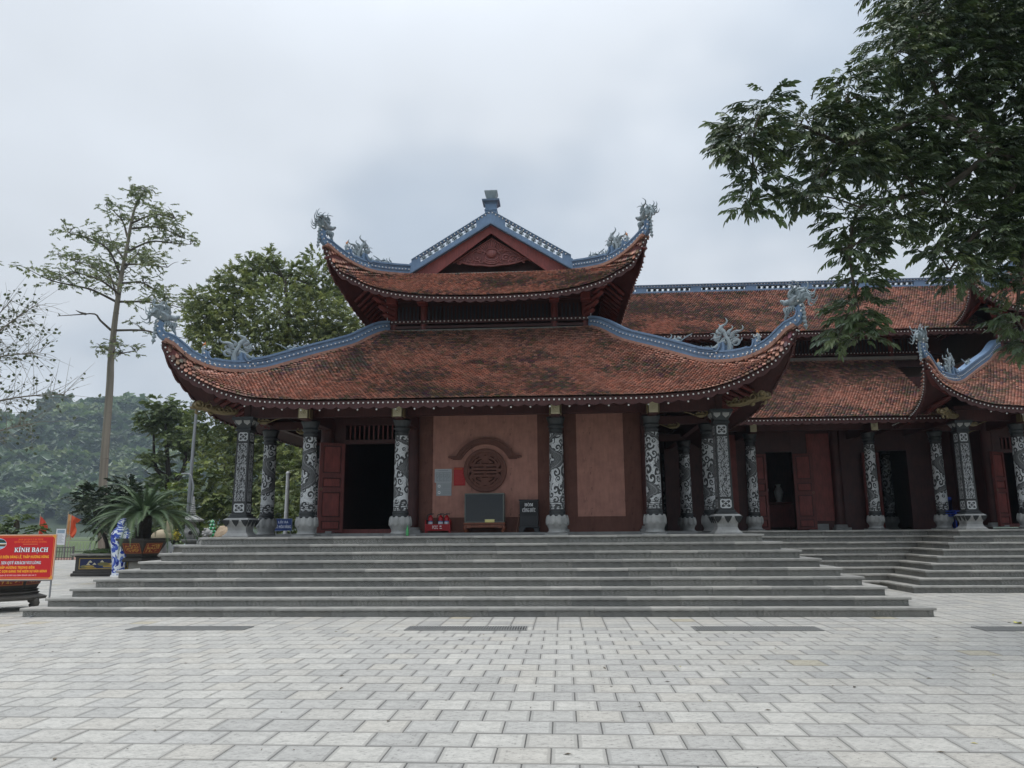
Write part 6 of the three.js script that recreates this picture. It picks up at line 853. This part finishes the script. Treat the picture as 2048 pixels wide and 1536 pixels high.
// small offerings and figures on the terrace by the stairs
{
  const shelf = thing('stone_terrace', 'low grey stone terrace carrying the offerings left of the stairs', 'terrace', [-14.4, 0, -28.4]); part(shelf, 'block', mapped(join(rbox(2.2, 1.05, 1.4, 0.02, 0, 0.525, 0))), MAT.concrete); part(shelf, 'coping', mapped(rbox(2.35, 0.08, 1.55, 0.02, 0, 1.09, 0)), MAT.stone);
  const W = thing('white_jar', 'small white porcelain jar with blue flecks beside the cycad pot', 'jar', [-13.55, 0.78, -26.2]); part(W, 'body', lathe([[0, 0], [0.13, 0], [0.2, 0.1], [0.23, 0.25], [0.2, 0.38], [0.12, 0.46], [0.13, 0.5], [0.1, 0.5]], 22), std(0.62, 0.64, 0.66, 0.2)); const bl = []; { const r = rng(3); for (let i = 0; i < 14; i++) { const q = r() * 6.28; bl.push(ball(0.02, Math.sin(q) * 0.215, 0.12 + 0.24 * r(), Math.cos(q) * 0.215, 1.4, 0.8, 1)); } } part(W, 'flecks', join(bl), std(0.06, 0.09, 0.25, 0.3)).userData.kind = 'stuff';
  const P = thing('stone_block', 'plain stone block under the white jar', 'block', [-13.55, 0, -26.2]); part(P, 'block', mapped(rbox(0.5, 0.78, 0.5, 0.02, 0, 0.39, 0)), MAT.concrete);
  const S = thing('bird_statue', 'tan bird statue with raised neck behind the cycad pot', 'statue', [-14.62, 1.13, -28.0]); part(S, 'body', join(ball(0.3, -0.05, 0.34, 0, 1.2, 0.75, 0.7, 16, 12), tube([[0.12, 0.4, 0], [0.2, 0.6, 0], [0.18, 0.85, 0], [0.2, 1.02, 0]], 0.14, 0.08, 10, 9), ball(0.09, 0.22, 1.06, 0, 1.2, 0.9, 0.85), tube([[0.28, 1.05, 0], [0.46, 0.98, 0]], 0.035, 0.006, 4, 6), tube([[-0.32, 0.36, 0], [-0.55, 0.22, 0]], 0.12, 0.02, 5, 7)), std(0.42, 0.35, 0.24, 0.8)); part(S, 'plinth', mapped(cyl(0.22, 0.18, 0.16, 12, 0, 0, 0)), MAT.concrete);
  const F = thing('flower_pot', 'yellow flowers in a dark dish near the stone lantern', 'flowers', [-14.75, 1.13, -28.9]); part(F, 'dish', lathe([[0, 0], [0.1, 0], [0.08, 0.06], [0.22, 0.14], [0.24, 0.2], [0.2, 0.2], [0, 0.14]], 16), potDark); crown(F, 'petals', [[0, 0.36, 0, 0.22], [0.12, 0.3, 0.08, 0.14], [-0.14, 0.3, 0.05, 0.14]], sprig(8, 0.05, 0.022, 0.07, 0, 47), LEAF_MATT, [[0.55, 0.5, 0.03], [0.65, 0.55, 0.04], [0.4, 0.42, 0.05]], 1300, 77, { shell: 0.35 });
  for (const [x, z, lab] of [[-14.85, -30.6, 'green bottle tower half hidden behind the bird statue'], [-14.15, -30.9, 'green bottle tower just right of the stone lantern']]) { const T = thing('bottle_tower', lab, 'offering', [x, 0.9, z], 0, 'towers of green bottles'); part(T, 'plinth', mapped(cyl(0.3, 0.26, 0.5, 12, 0, -0.9, 0).translate(0, 0, 0)), MAT.concrete); part(T, 'stem', cyl(0.05, 0.02, 1.6, 8, 0, -0.4, 0), std(0.3, 0.5, 0.35, 0.3)); const G = [], H = []; for (let i = 0; i < 9; i++) for (let k = 0; k < 8; k++) { const q = k / 8 * 6.283 + i * 0.4, R = 0.24 * (1 - i / 10); (k % 2 ? G : H).push(ball(0.045, Math.sin(q) * R, 0.05 + i * 0.13, Math.cos(q) * R, 1, 1.3, 1, 8, 6)); } part(T, 'green_bottles', join(G), std(0.02, 0.3, 0.1, 0.15)).userData.kind = 'stuff'; part(T, 'pale_bottles', join(H), std(0.4, 0.62, 0.5, 0.15)).userData.kind = 'stuff'; }
  const rock = (seed, R, sx, sy, sz) => { const g = new THREE.IcosahedronGeometry(R, 4), p = g.attributes.position; for (let i = 0; i < p.count; i++) { const v = V(p.getX(i), p.getY(i), p.getZ(i)).normalize(), n = 1 + 0.32 * fbm3(v.x * 2 + seed, v.y * 2, v.z * 2, 4) + 0.1 * fbm3(v.x * 7, v.y * 7 + seed, v.z * 7, 3); p.setXYZ(i, v.x * R * n * sx, v.y * R * n * sy, v.z * R * n * sz); } g.computeVertexNormals(); return mapped(g); };
  const R1 = thing('ornamental_rock', 'tan ornamental rock beside the square corner column', 'rock', [-13.3, 0, -30.6]); part(R1, 'stone', rock(1, 0.55, 1.2, 1.5, 1).translate(0, 1.05, 0), std(0.42, 0.32, 0.22, 0.9, { map: stoneTex }));
  const R2 = thing('stone_lion', 'small pale stone lion sitting between the lantern and the tan rock', 'statue', [-13.95, 0.9, -29.9]); part(R2, 'plinth', mapped(rbox(0.5, 0.9, 0.5, 0.02, 0, -0.45, 0)), MAT.concrete); part(R2, 'body', join(ball(0.2, -0.05, 0.2, 0, 0.95, 1.1, 0.9), ball(0.17, 0.02, 0.4, 0, 0.9, 1.2, 0.85), ball(0.15, 0.08, 0.66, 0, 1.05, 1, 1), ball(0.09, 0.19, 0.62, 0, 1.1, 0.8, 1), tube([[0.1, 0.42, 0.1], [0.15, 0.2, 0.12], [0.18, 0.02, 0.12]], 0.07, 0.055, 5, 7), tube([[0.1, 0.42, -0.1], [0.15, 0.2, -0.12], [0.18, 0.02, -0.12]], 0.07, 0.055, 5, 7), ball(0.05, 0.03, 0.8, 0.1), ball(0.05, 0.03, 0.8, -0.1), ...Array.from({ length: 10 }, (_, i) => ball(0.055, 0.0 + 0.06 * Math.cos(i), 0.55 + 0.16 * Math.sin(i * 0.7), 0.13 * Math.cos(i * 1.7))), flame(-0.2, 0.2, 2, 0.35, 0.07, -0.6, 0.4)), MAT.stoneLight);
}
// lamp post, sign posts, fence and flags
{
  const T = thing('lamp_post', 'tall grey lamp post with stacked floodlights left of the temple', 'lamp post', [-15.62, 0, -31.8]); part(T, 'pole', tube([[0, 0, 0], [0, 4, 0], [0.05, 7.5, 0]], 0.1, 0.055, 6, 10), steel); for (const [y, x, t] of [[7.3, 0.12, 0.2], [6.9, -0.06, -0.15]]) { const f = sub(T, 'floodlight', [x, y, 0], t); part(f, 'housing', rbox(0.34, 0.3, 0.18, 0.03), std(0.2, 0.22, 0.24, 0.5)); part(f, 'lens', box(0.28, 0.24, 0.02, 0, 0, 0.098), std(0.4, 0.43, 0.46, 0.2)); for (let i = 0; i < 4; i++) part(f, 'louvre', box(0.3, 0.012, 0.03, 0, -0.09 + i * 0.06, 0.11), std(0.12, 0.13, 0.14, 0.5)); }
  const q = thing('street_lamp', 'small curved street lamp below the floodlights', 'lamp post', [-15.35, 0, -31.5]); part(q, 'pole', tube([[0, 0, 0], [0, 2.9, 0], [0.02, 3.4, 0], [-0.12, 3.9, 0], [-0.32, 4.0, 0]], 0.05, 0.03, 18, 8), steel); part(q, 'lamp_head', rbox(0.22, 0.06, 0.12, 0.02, -0.42, 3.99, 0), std(0.3, 0.32, 0.34, 0.4));
  const B = thing('direction_sign', 'small blue sign reading LỐI RA LÒ HÓA VÀNG between the left columns', 'sign', [-7.62, FLOOR_A, -21]); label(B, 'board', 0.5, 0.33, 0, 0.3, 0.014, (c, W, H) => { c.fillStyle = '#1d3a78'; c.fillRect(0, 0, W, H); c.strokeStyle = '#aab8d0'; c.lineWidth = 6; c.strokeRect(6, 6, W - 12, H - 12); fit(c, 'LỐI RA', W / 2, H * 0.3, 90, W * 0.6, 'bold #px sans-serif', '#c9d2e4'); fit(c, 'LÒ HÓA VÀNG', W / 2, H * 0.68, 110, W * 0.88, 'bold #px sans-serif', '#e2e6ee'); }, 512); part(B, 'backing', box(0.5, 0.33, 0.02, 0, 0.3, 0), steel); for (const s of [-1, 1]) part(B, 'leg', box(0.02, 0.3, 0.02, s * 0.2, 0.15, -0.02), steel);
  const D = thing('white_post', 'thin pale post standing among the shrubs left of the gallery', 'post', [-8.7, 0, -24.2]); part(D, 'shaft', cyl(0.07, 0.06, 3.4, 12, 0, 0, 0), std(0.45, 0.46, 0.47, 0.6)); part(D, 'cap', ball(0.075, 0, 3.4, 0), std(0.45, 0.46, 0.47, 0.6)); part(D, 'base', cyl(0.16, 0.12, 0.14, 12, 0, 0, 0), MAT.concrete);
  const fr = (name, lab, x0, x1, z, h, n, mat) => { const T2 = thing(name, lab, 'fence', [0, 0, z]); part(T2, 'rail', join(box(x1 - x0, 0.06, 0.06, (x0 + x1) / 2, h, 0), box(x1 - x0, 0.04, 0.04, (x0 + x1) / 2, h * 0.18, 0)), mat); for (let i = 0; i <= n; i++) part(T2, i % 8 ? 'baluster' : 'post', i % 8 ? (fr[name] ||= box(0.03, h, 0.03, 0, h / 2, 0)) : (fr[name + 'p'] ||= box(0.09, h + 0.06, 0.09, 0, h / 2 + 0.03, 0)), mat, [mix(x0, x1, i / n), 0, 0]); };
  const iron = std(0.1, 0.095, 0.085, 0.6), railGrey = std(0.3, 0.3, 0.28, 0.6); fr('railing', 'dark balustrade at the far edge of the paved court', -45, -29.6, -46, 0.74, 88, iron); fr('railing', 'pale railing farther back along the grass bank', -48, -20, -66, 0.95, 96, railGrey);
  const path = structure('brick_path', 'reddish brick path beyond the court'); part(path, 'paving', mapped(box(22, 0.05, 20, -22, -0.02, -56)), std(0.32, 0.17, 0.125, 0.95, { map: stoneTex }));
  const bank = structure('grass_bank', 'grass bank behind the far railing'); part(bank, 'bank', grid((u, v) => V(mix(-70, 0, u), 0.9 * sstep(0, 0.4, v) - 0.03, mix(-68, -95, v)), 10, 8), std(0.1, 0.14, 0.05, 1, { map: stoneTex }));
  const flagG = (seed) => grid((u, v) => V(u * 0.5 * (1 - 0.45 * v) * (0.55 + 0.6 * Math.abs(Math.sin(v * 4 + seed))), -v * 1.2 - 0.3 * u, 0.16 * Math.sin(u * 6 + v * 5 + seed) * u), 8, 8);
  for (const [x, y, z, col, lab] of [[-34.7, 2.7, -50, [0.6, 0.06, 0.03], 'red flag on a pole nearest the notice board'], [-33.1, 2.85, -50.5, [0.62, 0.32, 0.12], 'orange and white flag between the two red flags'], [-32.55, 2.75, -50, [0.65, 0.1, 0.03], 'red-orange flag on a pole right of the white banner']]) { const T2 = thing('festival_flag', lab, 'flag', [x, 0, z], 0.4, 'festival flags'); part(T2, 'pole', cyl(0.03, 0.02, y + 0.15, 8, 0, 0, 0), std(0.45, 0.4, 0.3, 0.6)); part(T2, 'cloth', flagG(x), std(...col, 0.8), [0.02, y, 0]); part(T2, 'tassel', tube([[0.05, y - 1.15, 0], [0.12, y - 1.4, 0.03], [0.08, y - 1.6, 0]], 0.05, 0.01, 5, 5), std(...col, 0.8)); }
  const N = thing('white_banner', 'white notice banner between the flags', 'sign', [-31.8, 0, -48]); label(N, 'sheet', 0.62, 1.0, 0, 1.35, 0.02, (c, W, H) => { c.fillStyle = '#dfe3e6'; c.fillRect(0, 0, W, H); c.fillStyle = '#8ea3b4'; c.fillRect(W * 0.1, H * 0.06, W * 0.8, H * 0.22); c.fillStyle = '#9aa4ab'; for (let i = 0; i < 9; i++) c.fillRect(W * 0.14, H * (0.36 + 0.06 * i), W * (0.5 + 0.22 * ((i * 7) % 3) / 2), H * 0.022); }, 256); part(N, 'frame', join(box(0.03, 1.9, 0.03, -0.31, 0.95, 0), box(0.03, 1.9, 0.03, 0.31, 0.95, 0)), steel);
}
// ---------------------------------------------------------------- on the gallery floor before the wall
{
  const fl = FLOOR_A + 0.06, zf = -19.12;
  const rack = thing('extinguisher_rack', 'low red rack marked PCCC holding fire extinguishers', 'rack', [-3.05, fl, zf]); part(rack, 'tray', mapped(join(box(0.6, 0.16, 0.02, 0, 0.13, 0.12), box(0.6, 0.02, 0.24, 0, 0.06, 0), box(0.6, 0.16, 0.02, 0, 0.13, -0.12), box(0.02, 0.26, 0.24, -0.3, 0.18, 0), box(0.02, 0.26, 0.24, 0.3, 0.18, 0))), paintRed); for (const x of [-0.29, 0.29]) for (const z of [-0.11, 0.11]) part(rack, 'leg', box(0.025, 0.06, 0.025, x, 0.03, z), paintRed);
  label(rack, 'lettering', 0.56, 0.14, 0, 0.13, 0.134, (c, W, H) => { c.fillStyle = '#a01820'; c.fillRect(0, 0, W, H); fit(c, 'PCCC', W * 0.4, H * 0.52, 100, W * 0.26, 'bold #px sans-serif', '#f0e8e8'); c.fillStyle = '#f0e8e8'; c.fillRect(W * 0.6, H * 0.2, W * 0.08, H * 0.2); c.fillRect(W * 0.6, H * 0.6, W * 0.1, H * 0.12); }, 512);
  for (const [x, lab] of [[-0.19, 'fire extinguisher at the left end of the red rack'], [0.06, 'middle fire extinguisher of the red rack'], [0.21, 'fire extinguisher at the right end of the red rack']]) { const e = thing('fire_extinguisher', lab, 'extinguisher', [-3.05 + x, fl + 0.07, zf], x, 'fire extinguishers in the rack'); part(e, 'cylinder', lathe([[0, 0], [0.06, 0], [0.065, 0.015], [0.065, 0.27], [0.055, 0.31], [0.025, 0.34], [0.02, 0.36], [0, 0.36]], 18), std(0.4, 0.012, 0.02, 0.22)); part(e, 'label', (() => { const g = new THREE.CylinderGeometry(0.0665, 0.0665, 0.13, 18, 1, true, -1.2, 2.4); g.translate(0, 0.14, 0); return g; })(), std(0.62, 0.66, 0.7, 0.5)); part(e, 'band', (() => { const g = new THREE.CylinderGeometry(0.0672, 0.0672, 0.022, 18, 1, true, -1.2, 2.4); g.translate(0, 0.205, 0); return g; })(), std(0.08, 0.16, 0.4, 0.5)); part(e, 'valve', join(box(0.035, 0.03, 0.035, 0, 0.37, 0), box(0.1, 0.012, 0.02, 0.03, 0.395, 0), box(0.09, 0.01, 0.02, 0.03, 0.37, 0)), MAT.black); part(e, 'hose', tube([[-0.02, 0.37, 0], [-0.08, 0.35, 0.01], [-0.085, 0.2, 0.01], [-0.075, 0.1, 0.01]], 0.01, 0.009, 10, 6), MAT.black); }
  const tb = thing('altar_stand', 'low reddish wooden stand with curved legs under the glass case', 'stand', [-1.895, fl, zf]); const wood = std(0.25, 0.075, 0.035, 0.4, { map: woodTex }); part(tb, 'top', mapped(rbox(1.02, 0.045, 0.52, 0.012, 0, 0.215, 0)), wood); part(tb, 'apron', mapped(join(shapeGeo([[-0.48, 0.195], [-0.48, 0.12], [-0.36, 0.1], [-0.3, 0.12], [0.3, 0.12], [0.36, 0.1], [0.48, 0.12], [0.48, 0.195]], 0.03).translate(0, 0, 0.2), box(0.03, 0.09, 0.4, -0.45, 0.15, 0), box(0.03, 0.09, 0.4, 0.45, 0.15, 0))), wood); for (const x of [-1, 1]) for (const z of [-1, 1]) part(tb, 'leg', tube([[x * 0.45, 0.17, z * 0.2], [x * 0.48, 0.1, z * 0.22], [x * 0.44, 0.03, z * 0.2], [x * 0.48, 0.012, z * 0.22]], 0.045, 0.028, 8, 7), wood);
  const gc = thing('glass_case', 'dark empty glass case standing on the low red stand', 'display case', [-1.895, fl + 0.24, zf]); const frame = std(0.14, 0.16, 0.14, 0.4); const w = 0.96, h = 0.7, d = 0.44, b = 0.022; part(gc, 'frame', join([-1, 1].map((x) => [-1, 1].map((z) => box(b, h, b, x * (w / 2 - b / 2), h / 2, z * (d / 2 - b / 2)))), [b / 2, h - b / 2].map((y) => [box(w - 2 * b, b, b, 0, y, d / 2 - b / 2), box(w - 2 * b, b, b, 0, y, -d / 2 + b / 2), box(b, b, d - 2 * b, -w / 2 + b / 2, y, 0), box(b, b, d - 2 * b, w / 2 - b / 2, y, 0)])), frame);
  const gm = new THREE.MeshPhysicalMaterial({ color: lin(0.24, 0.28, 0.27), transmission: 1, thickness: 0, roughness: 0.03, ior: 1.5, side: THREE.DoubleSide }); part(gc, 'pane', box(w - 2 * b - 0.004, h - 2 * b - 0.004, 0.005, 0, h / 2, d / 2 - 0.012), gm); part(gc, 'pane', box(0.005, h - 2 * b - 0.004, d - 2 * b - 0.004, -w / 2 + 0.012, h / 2, 0), gm); part(gc, 'pane', box(0.005, h - 2 * b - 0.004, d - 2 * b - 0.004, w / 2 - 0.012, h / 2, 0), gm); part(gc, 'pane', box(w - 2 * b - 0.004, 0.005, d - 2 * b - 0.004, 0, h - 0.012, 0), gm); part(gc, 'backing', box(w - 2 * b - 0.004, h - 2 * b - 0.004, 0.01, 0, h / 2, -d / 2 + 0.03), std(0.016, 0.019, 0.019, 0.5, { map: plasterTex }));
  const yt = thing('yellow_tray', 'small pale yellow box leaning before the glass case', 'box', [-1.76, fl + 0.24, zf + 0.235]); part(yt, 'tray', rbox(0.23, 0.065, 0.03, 0.006, 0, 0.033, 0.0), std(0.8, 0.72, 0.28, 0.6)); part(yt, 'lid_edge', box(0.236, 0.012, 0.034, 0, 0.066, 0), std(0.8, 0.75, 0.4, 0.6));
  const bx = thing('donation_box', 'black donation box lettered HÒM CÔNG ĐỨC against the wall', 'box', [-0.81, fl, zf + 0.02]); part(bx, 'body', mapped(join(rbox(0.45, 0.64, 0.36, 0.008, 0, 0.44, 0), rbox(0.49, 0.03, 0.4, 0.008, 0, 0.765, 0), rbox(0.5, 0.03, 0.4, 0.006, 0, 0.125, 0))), MAT.black); for (const x of [-1, 1]) for (const z of [-1, 1]) part(bx, 'foot', at(shapeGeo([[-0.06, 0.12], [0.09, 0.12], [0.05, 0.07], [0.03, 0.0], [-0.08, 0.0]], 0.04, 0.003), x * 0.17, 0, z * 0.16, 0, x > 0 ? Math.PI : 0, 0), std(0.03, 0.033, 0.036, 0.5)); part(bx, 'slot', box(0.16, 0.004, 0.02, 0, 0.782, 0), MAT.dark);
  label(bx, 'lettering', 0.42, 0.34, 0, 0.56, 0.1835, (c, W, H) => { c.fillStyle = '#15171a'; c.fillRect(0, 0, W, H); fit(c, 'HÒM', W * 0.5, H * 0.24, 120, W * 0.5, 'bold #px serif', '#f4f4f4'); fit(c, 'CÔNG ĐỨC', W * 0.5, H * 0.62, 150, W * 0.76, 'bold #px serif', '#f4f4f4'); }, 512); label(bx, 'carved_rule', 0.4, 0.03, 0, 0.175, 0.1835, (c, W, H) => { c.fillStyle = '#15171a'; c.fillRect(0, 0, W, H); c.fillStyle = '#4a5054'; for (let i = 0; i < 40; i++) c.fillRect(i * W / 40, H * 0.3, W / 80, H * 0.4); }, 512);
  const mp = thing('wooden_staff', 'thin stick leaning on the side of the donation box', 'stick', [-1.09, fl, zf]); part(mp, 'stick', tube([[-0.03, 0, 0.06], [0.03, 0.42, -0.02]], 0.011, 0.009, 2, 6, false), std(0.24, 0.12, 0.08, 0.7)); part(mp, 'tip', ball(0.012, 0.03, 0.42, -0.02), MAT.dark);
  const zw = -19.385; const n1 = thing('wall_notice', 'grey wall notice with a row of site plans, above the extinguishers', 'notice', [-2.98, 2.94, zw]); part(n1, 'sheet', box(0.43, 0.34, 0.008), std(0.5, 0.52, 0.54, 0.6)); label(n1, 'print', 0.42, 0.33, 0, 0, 0.006, (c, W, H) => { c.fillStyle = '#b9bec2'; c.fillRect(0, 0, W, H); c.fillStyle = '#aeb5ba'; c.fillRect(W * 0.06, H * 0.26, W * 0.88, H * 0.66); c.strokeStyle = '#4c555d'; c.lineWidth = 5; c.strokeRect(W * 0.06, H * 0.26, W * 0.88, H * 0.66); for (let i = 1; i < 4; i++) { c.beginPath(); c.moveTo(W * (0.06 + 0.22 * i), H * 0.26); c.lineTo(W * (0.06 + 0.22 * i), H * 0.92); c.stroke(); } c.lineWidth = 4; for (let i = 0; i < 4; i++) { const x = W * (0.1 + 0.22 * i); c.strokeRect(x, H * 0.4, W * 0.1, H * 0.2); c.beginPath(); c.moveTo(x, H * 0.76); c.lineTo(x + W * 0.13, H * 0.5 + i * 8); c.stroke(); c.fillStyle = '#59626a'; c.fillRect(x, H * 0.84, W * 0.1, 6); } c.fillStyle = '#5b646b'; c.fillRect(W * 0.2, H * 0.1, W * 0.6, 9); }, 512);
  const n2 = thing('wall_notice', 'narrow grey wall notice with two round emblems under the site plans', 'notice', [-2.96, 2.605, zw]); part(n2, 'sheet', box(0.385, 0.33, 0.008), std(0.44, 0.46, 0.48, 0.6)); label(n2, 'print', 0.38, 0.325, 0, 0, 0.006, (c, W, H) => { c.fillStyle = '#a9afb3'; c.fillRect(0, 0, W, H); for (const y of [0.27, 0.76]) { c.fillStyle = '#e6e9ea'; c.beginPath(); c.arc(W * 0.19, H * y, W * 0.1, 0, 7); c.fill(); c.fillStyle = '#4a5258'; c.fillRect(W * 0.14, H * y - 8, W * 0.1, 16); c.fillStyle = '#868e93'; for (let i = 0; i < 4; i++) c.fillRect(W * 0.42, H * (y - 0.11 + 0.07 * i), W * 0.5, 5); } c.fillStyle = '#8b9398'; c.fillRect(W * 0.06, H * 0.51, W * 0.88, 4); }, 512);
  const n3 = thing('wall_notice', 'red wall notice next to the round window', 'notice', [-2.565, 2.915, zw]); part(n3, 'sheet', box(0.29, 0.45, 0.008), std(0.4, 0.02, 0.02, 0.6)); label(n3, 'print', 0.284, 0.444, 0, 0, 0.006, (c, W, H) => { c.fillStyle = '#b02024'; c.fillRect(0, 0, W, H); c.fillStyle = '#d9a03c'; c.beginPath(); c.arc(W * 0.08, H * 0.07, W * 0.04, 0, 7); c.fill(); c.fillRect(W * 0.2, H * 0.06, W * 0.55, 8); c.fillStyle = '#c4504c'; for (let i = 0; i < 11; i++) c.fillRect(W * 0.1, H * (0.18 + 0.07 * i), W * (0.8 - 0.1 * (i % 3)), 6); }, 256);
  const bt = thing('plastic_bottle', 'green plastic bottle beside the second column from the left', 'bottle', [-3.5, FLOOR_A + 0.001, -17.55]); part(bt, 'body', lathe([[0, 0], [0.033, 0], [0.035, 0.02], [0.034, 0.12], [0.03, 0.15], [0.013, 0.19], [0.012, 0.215]], 16), std(0.06, 0.3, 0.1, 0.15)); part(bt, 'cap', cyl(0.014, 0.014, 0.018, 12, 0, 0.215, 0), std(0.05, 0.25, 0.1, 0.4));
  const blue = std(0.012, 0.05, 0.36, 0.4), cg = { seat: rbox(0.4, 0.03, 0.4, 0.012, 0, 0.4, 0), back: rbox(0.4, 0.42, 0.03, 0.012, 0, 0.62, -0.19), leg: box(0.04, 0.385, 0.04, 0, 0.1925, 0) };
  ['lowest', 'middle', 'topmost'].forEach((w2, i) => { const c = thing('plastic_chair', w2 + ' blue plastic chair of the stack behind the right square column', 'chair', [11.78, FLOOR_B + i * 0.07, -24.4], 0.5, 'stacked blue chairs'); part(c, 'seat', cg.seat, blue); part(c, 'backrest', cg.back, blue); for (const x of [-1, 1]) for (const z of [-1, 1]) part(c, 'leg', cg.leg, blue, [x * 0.17, 0, z * 0.17]); });
}
// vases in the dim hall, seen through the door
{
  const T = thing('altar_table', 'dim altar table inside the hall seen through the open door', 'table', [7.5, FLOOR_B, -28.6]); part(T, 'top', mapped(rbox(1.6, 0.06, 0.7, 0.01, 0, 0.95, 0)), MAT.redWood); part(T, 'front', mapped(box(1.5, 0.8, 0.04, 0, 0.5, 0.28)), MAT.redBoard); for (const x of [-0.7, 0.7]) part(T, 'leg', box(0.09, 0.92, 0.09, x, 0.46, -0.25), MAT.redWood);
  for (const [x, s, lab] of [[7.2, 1, 'pale vase on the altar table inside the hall, left one'], [7.75, 0.8, 'pale vase on the altar table inside the hall, right one']]) { const v = thing('altar_vase', lab, 'vase', [x, FLOOR_B + 0.98, -28.5], 0, 'altar vases'); part(v, 'body', at(lathe([[0, 0], [0.12, 0], [0.1, 0.06], [0.16, 0.25], [0.2, 0.45], [0.14, 0.62], [0.08, 0.7], [0.12, 0.8], [0.1, 0.8]], 20), 0, 0, 0, 0, 0, 0, s), std(0.55, 0.56, 0.55, 0.3)); part(v, 'rim', at(new THREE.TorusGeometry(0.11, 0.012, 6, 18), 0, 0.8 * s, 0, Math.PI / 2, 0, 0, s), MAT.gold); }
  const w = thing('lit_lattice', 'small bright lattice window at the back of the right gallery', 'window', [3.9, 3.94, -26.75]); part(w, 'pane', box(0.3, 0.25, 0.01), new THREE.MeshStandardMaterial({ color: 0x999999, emissive: 0xffe9cf, emissiveIntensity: 0.35, roughness: 0.8 })); for (let i = 0; i < 5; i++) part(w, 'bar', box(0.022, 0.27, 0.02, -0.15 + i * 0.075, 0, 0.012), MAT.dark); part(w, 'crossbar', box(0.3, 0.022, 0.02, 0, 0, 0.014), MAT.dark);
}
// drain grates and a fallen leaf
{
  const bars = (n, w, d) => join(Array.from({ length: n }, (_, i) => box(w / n * 0.42, 0.012, d - 0.03, -w / 2 + (i + 0.5) * w / n, 0.006, 0))), iron = std(0.24, 0.24, 0.23, 0.6), G = bars(46, 1.95, 0.46);
  for (const [x, lab] of [[-6.26, 'leftmost iron drain grate in the paving'], [-1.6, 'iron drain grate in the paving below the middle of the stairs'], [3.06, 'iron drain grate in the paving before the right end of the stairs'], [7.5, 'iron drain grate cut off by the right edge of the photo']]) { const T = thing('drain_grate', lab, 'drain', [x, 0.001, -13.1], 0, 'drain grates'); part(T, 'channel', box(1.97, 0.002, 0.47, 0, 0.001, 0), std(0.02, 0.02, 0.02, 0.9)); part(T, 'frame', join(box(1.99, 0.014, 0.015, 0, 0.008, 0.235), box(1.99, 0.014, 0.015, 0, 0.008, -0.235), box(0.015, 0.0135, 0.455, -0.985, 0.008, 0), box(0.015, 0.0135, 0.455, 0.985, 0.008, 0)), iron); part(T, 'bars', G, iron, [0, 0.003, 0]).userData.kind = 'stuff'; }
  const lf = thing('fallen_leaf', 'yellow fallen leaf lying on the paving at the right', 'leaf', [7.44, 0.02, -13.8], 0.6); part(lf, 'blade', leafGeo(0.2, 0.06), std(0.62, 0.6, 0.08, 0.7)); part(lf, 'stalk', tube([[0, 0, 0], [-0.06, 0.005, 0.01]], 0.004, 0.003, 2, 4, false), std(0.4, 0.35, 0.1, 0.8));
}
// ---------------------------------------------------------------- shadows and picture
scene.traverse((o) => { if (o.isMesh) { o.castShadow = true; o.receiveShadow = true; } });
renderer.render(scene, camera);
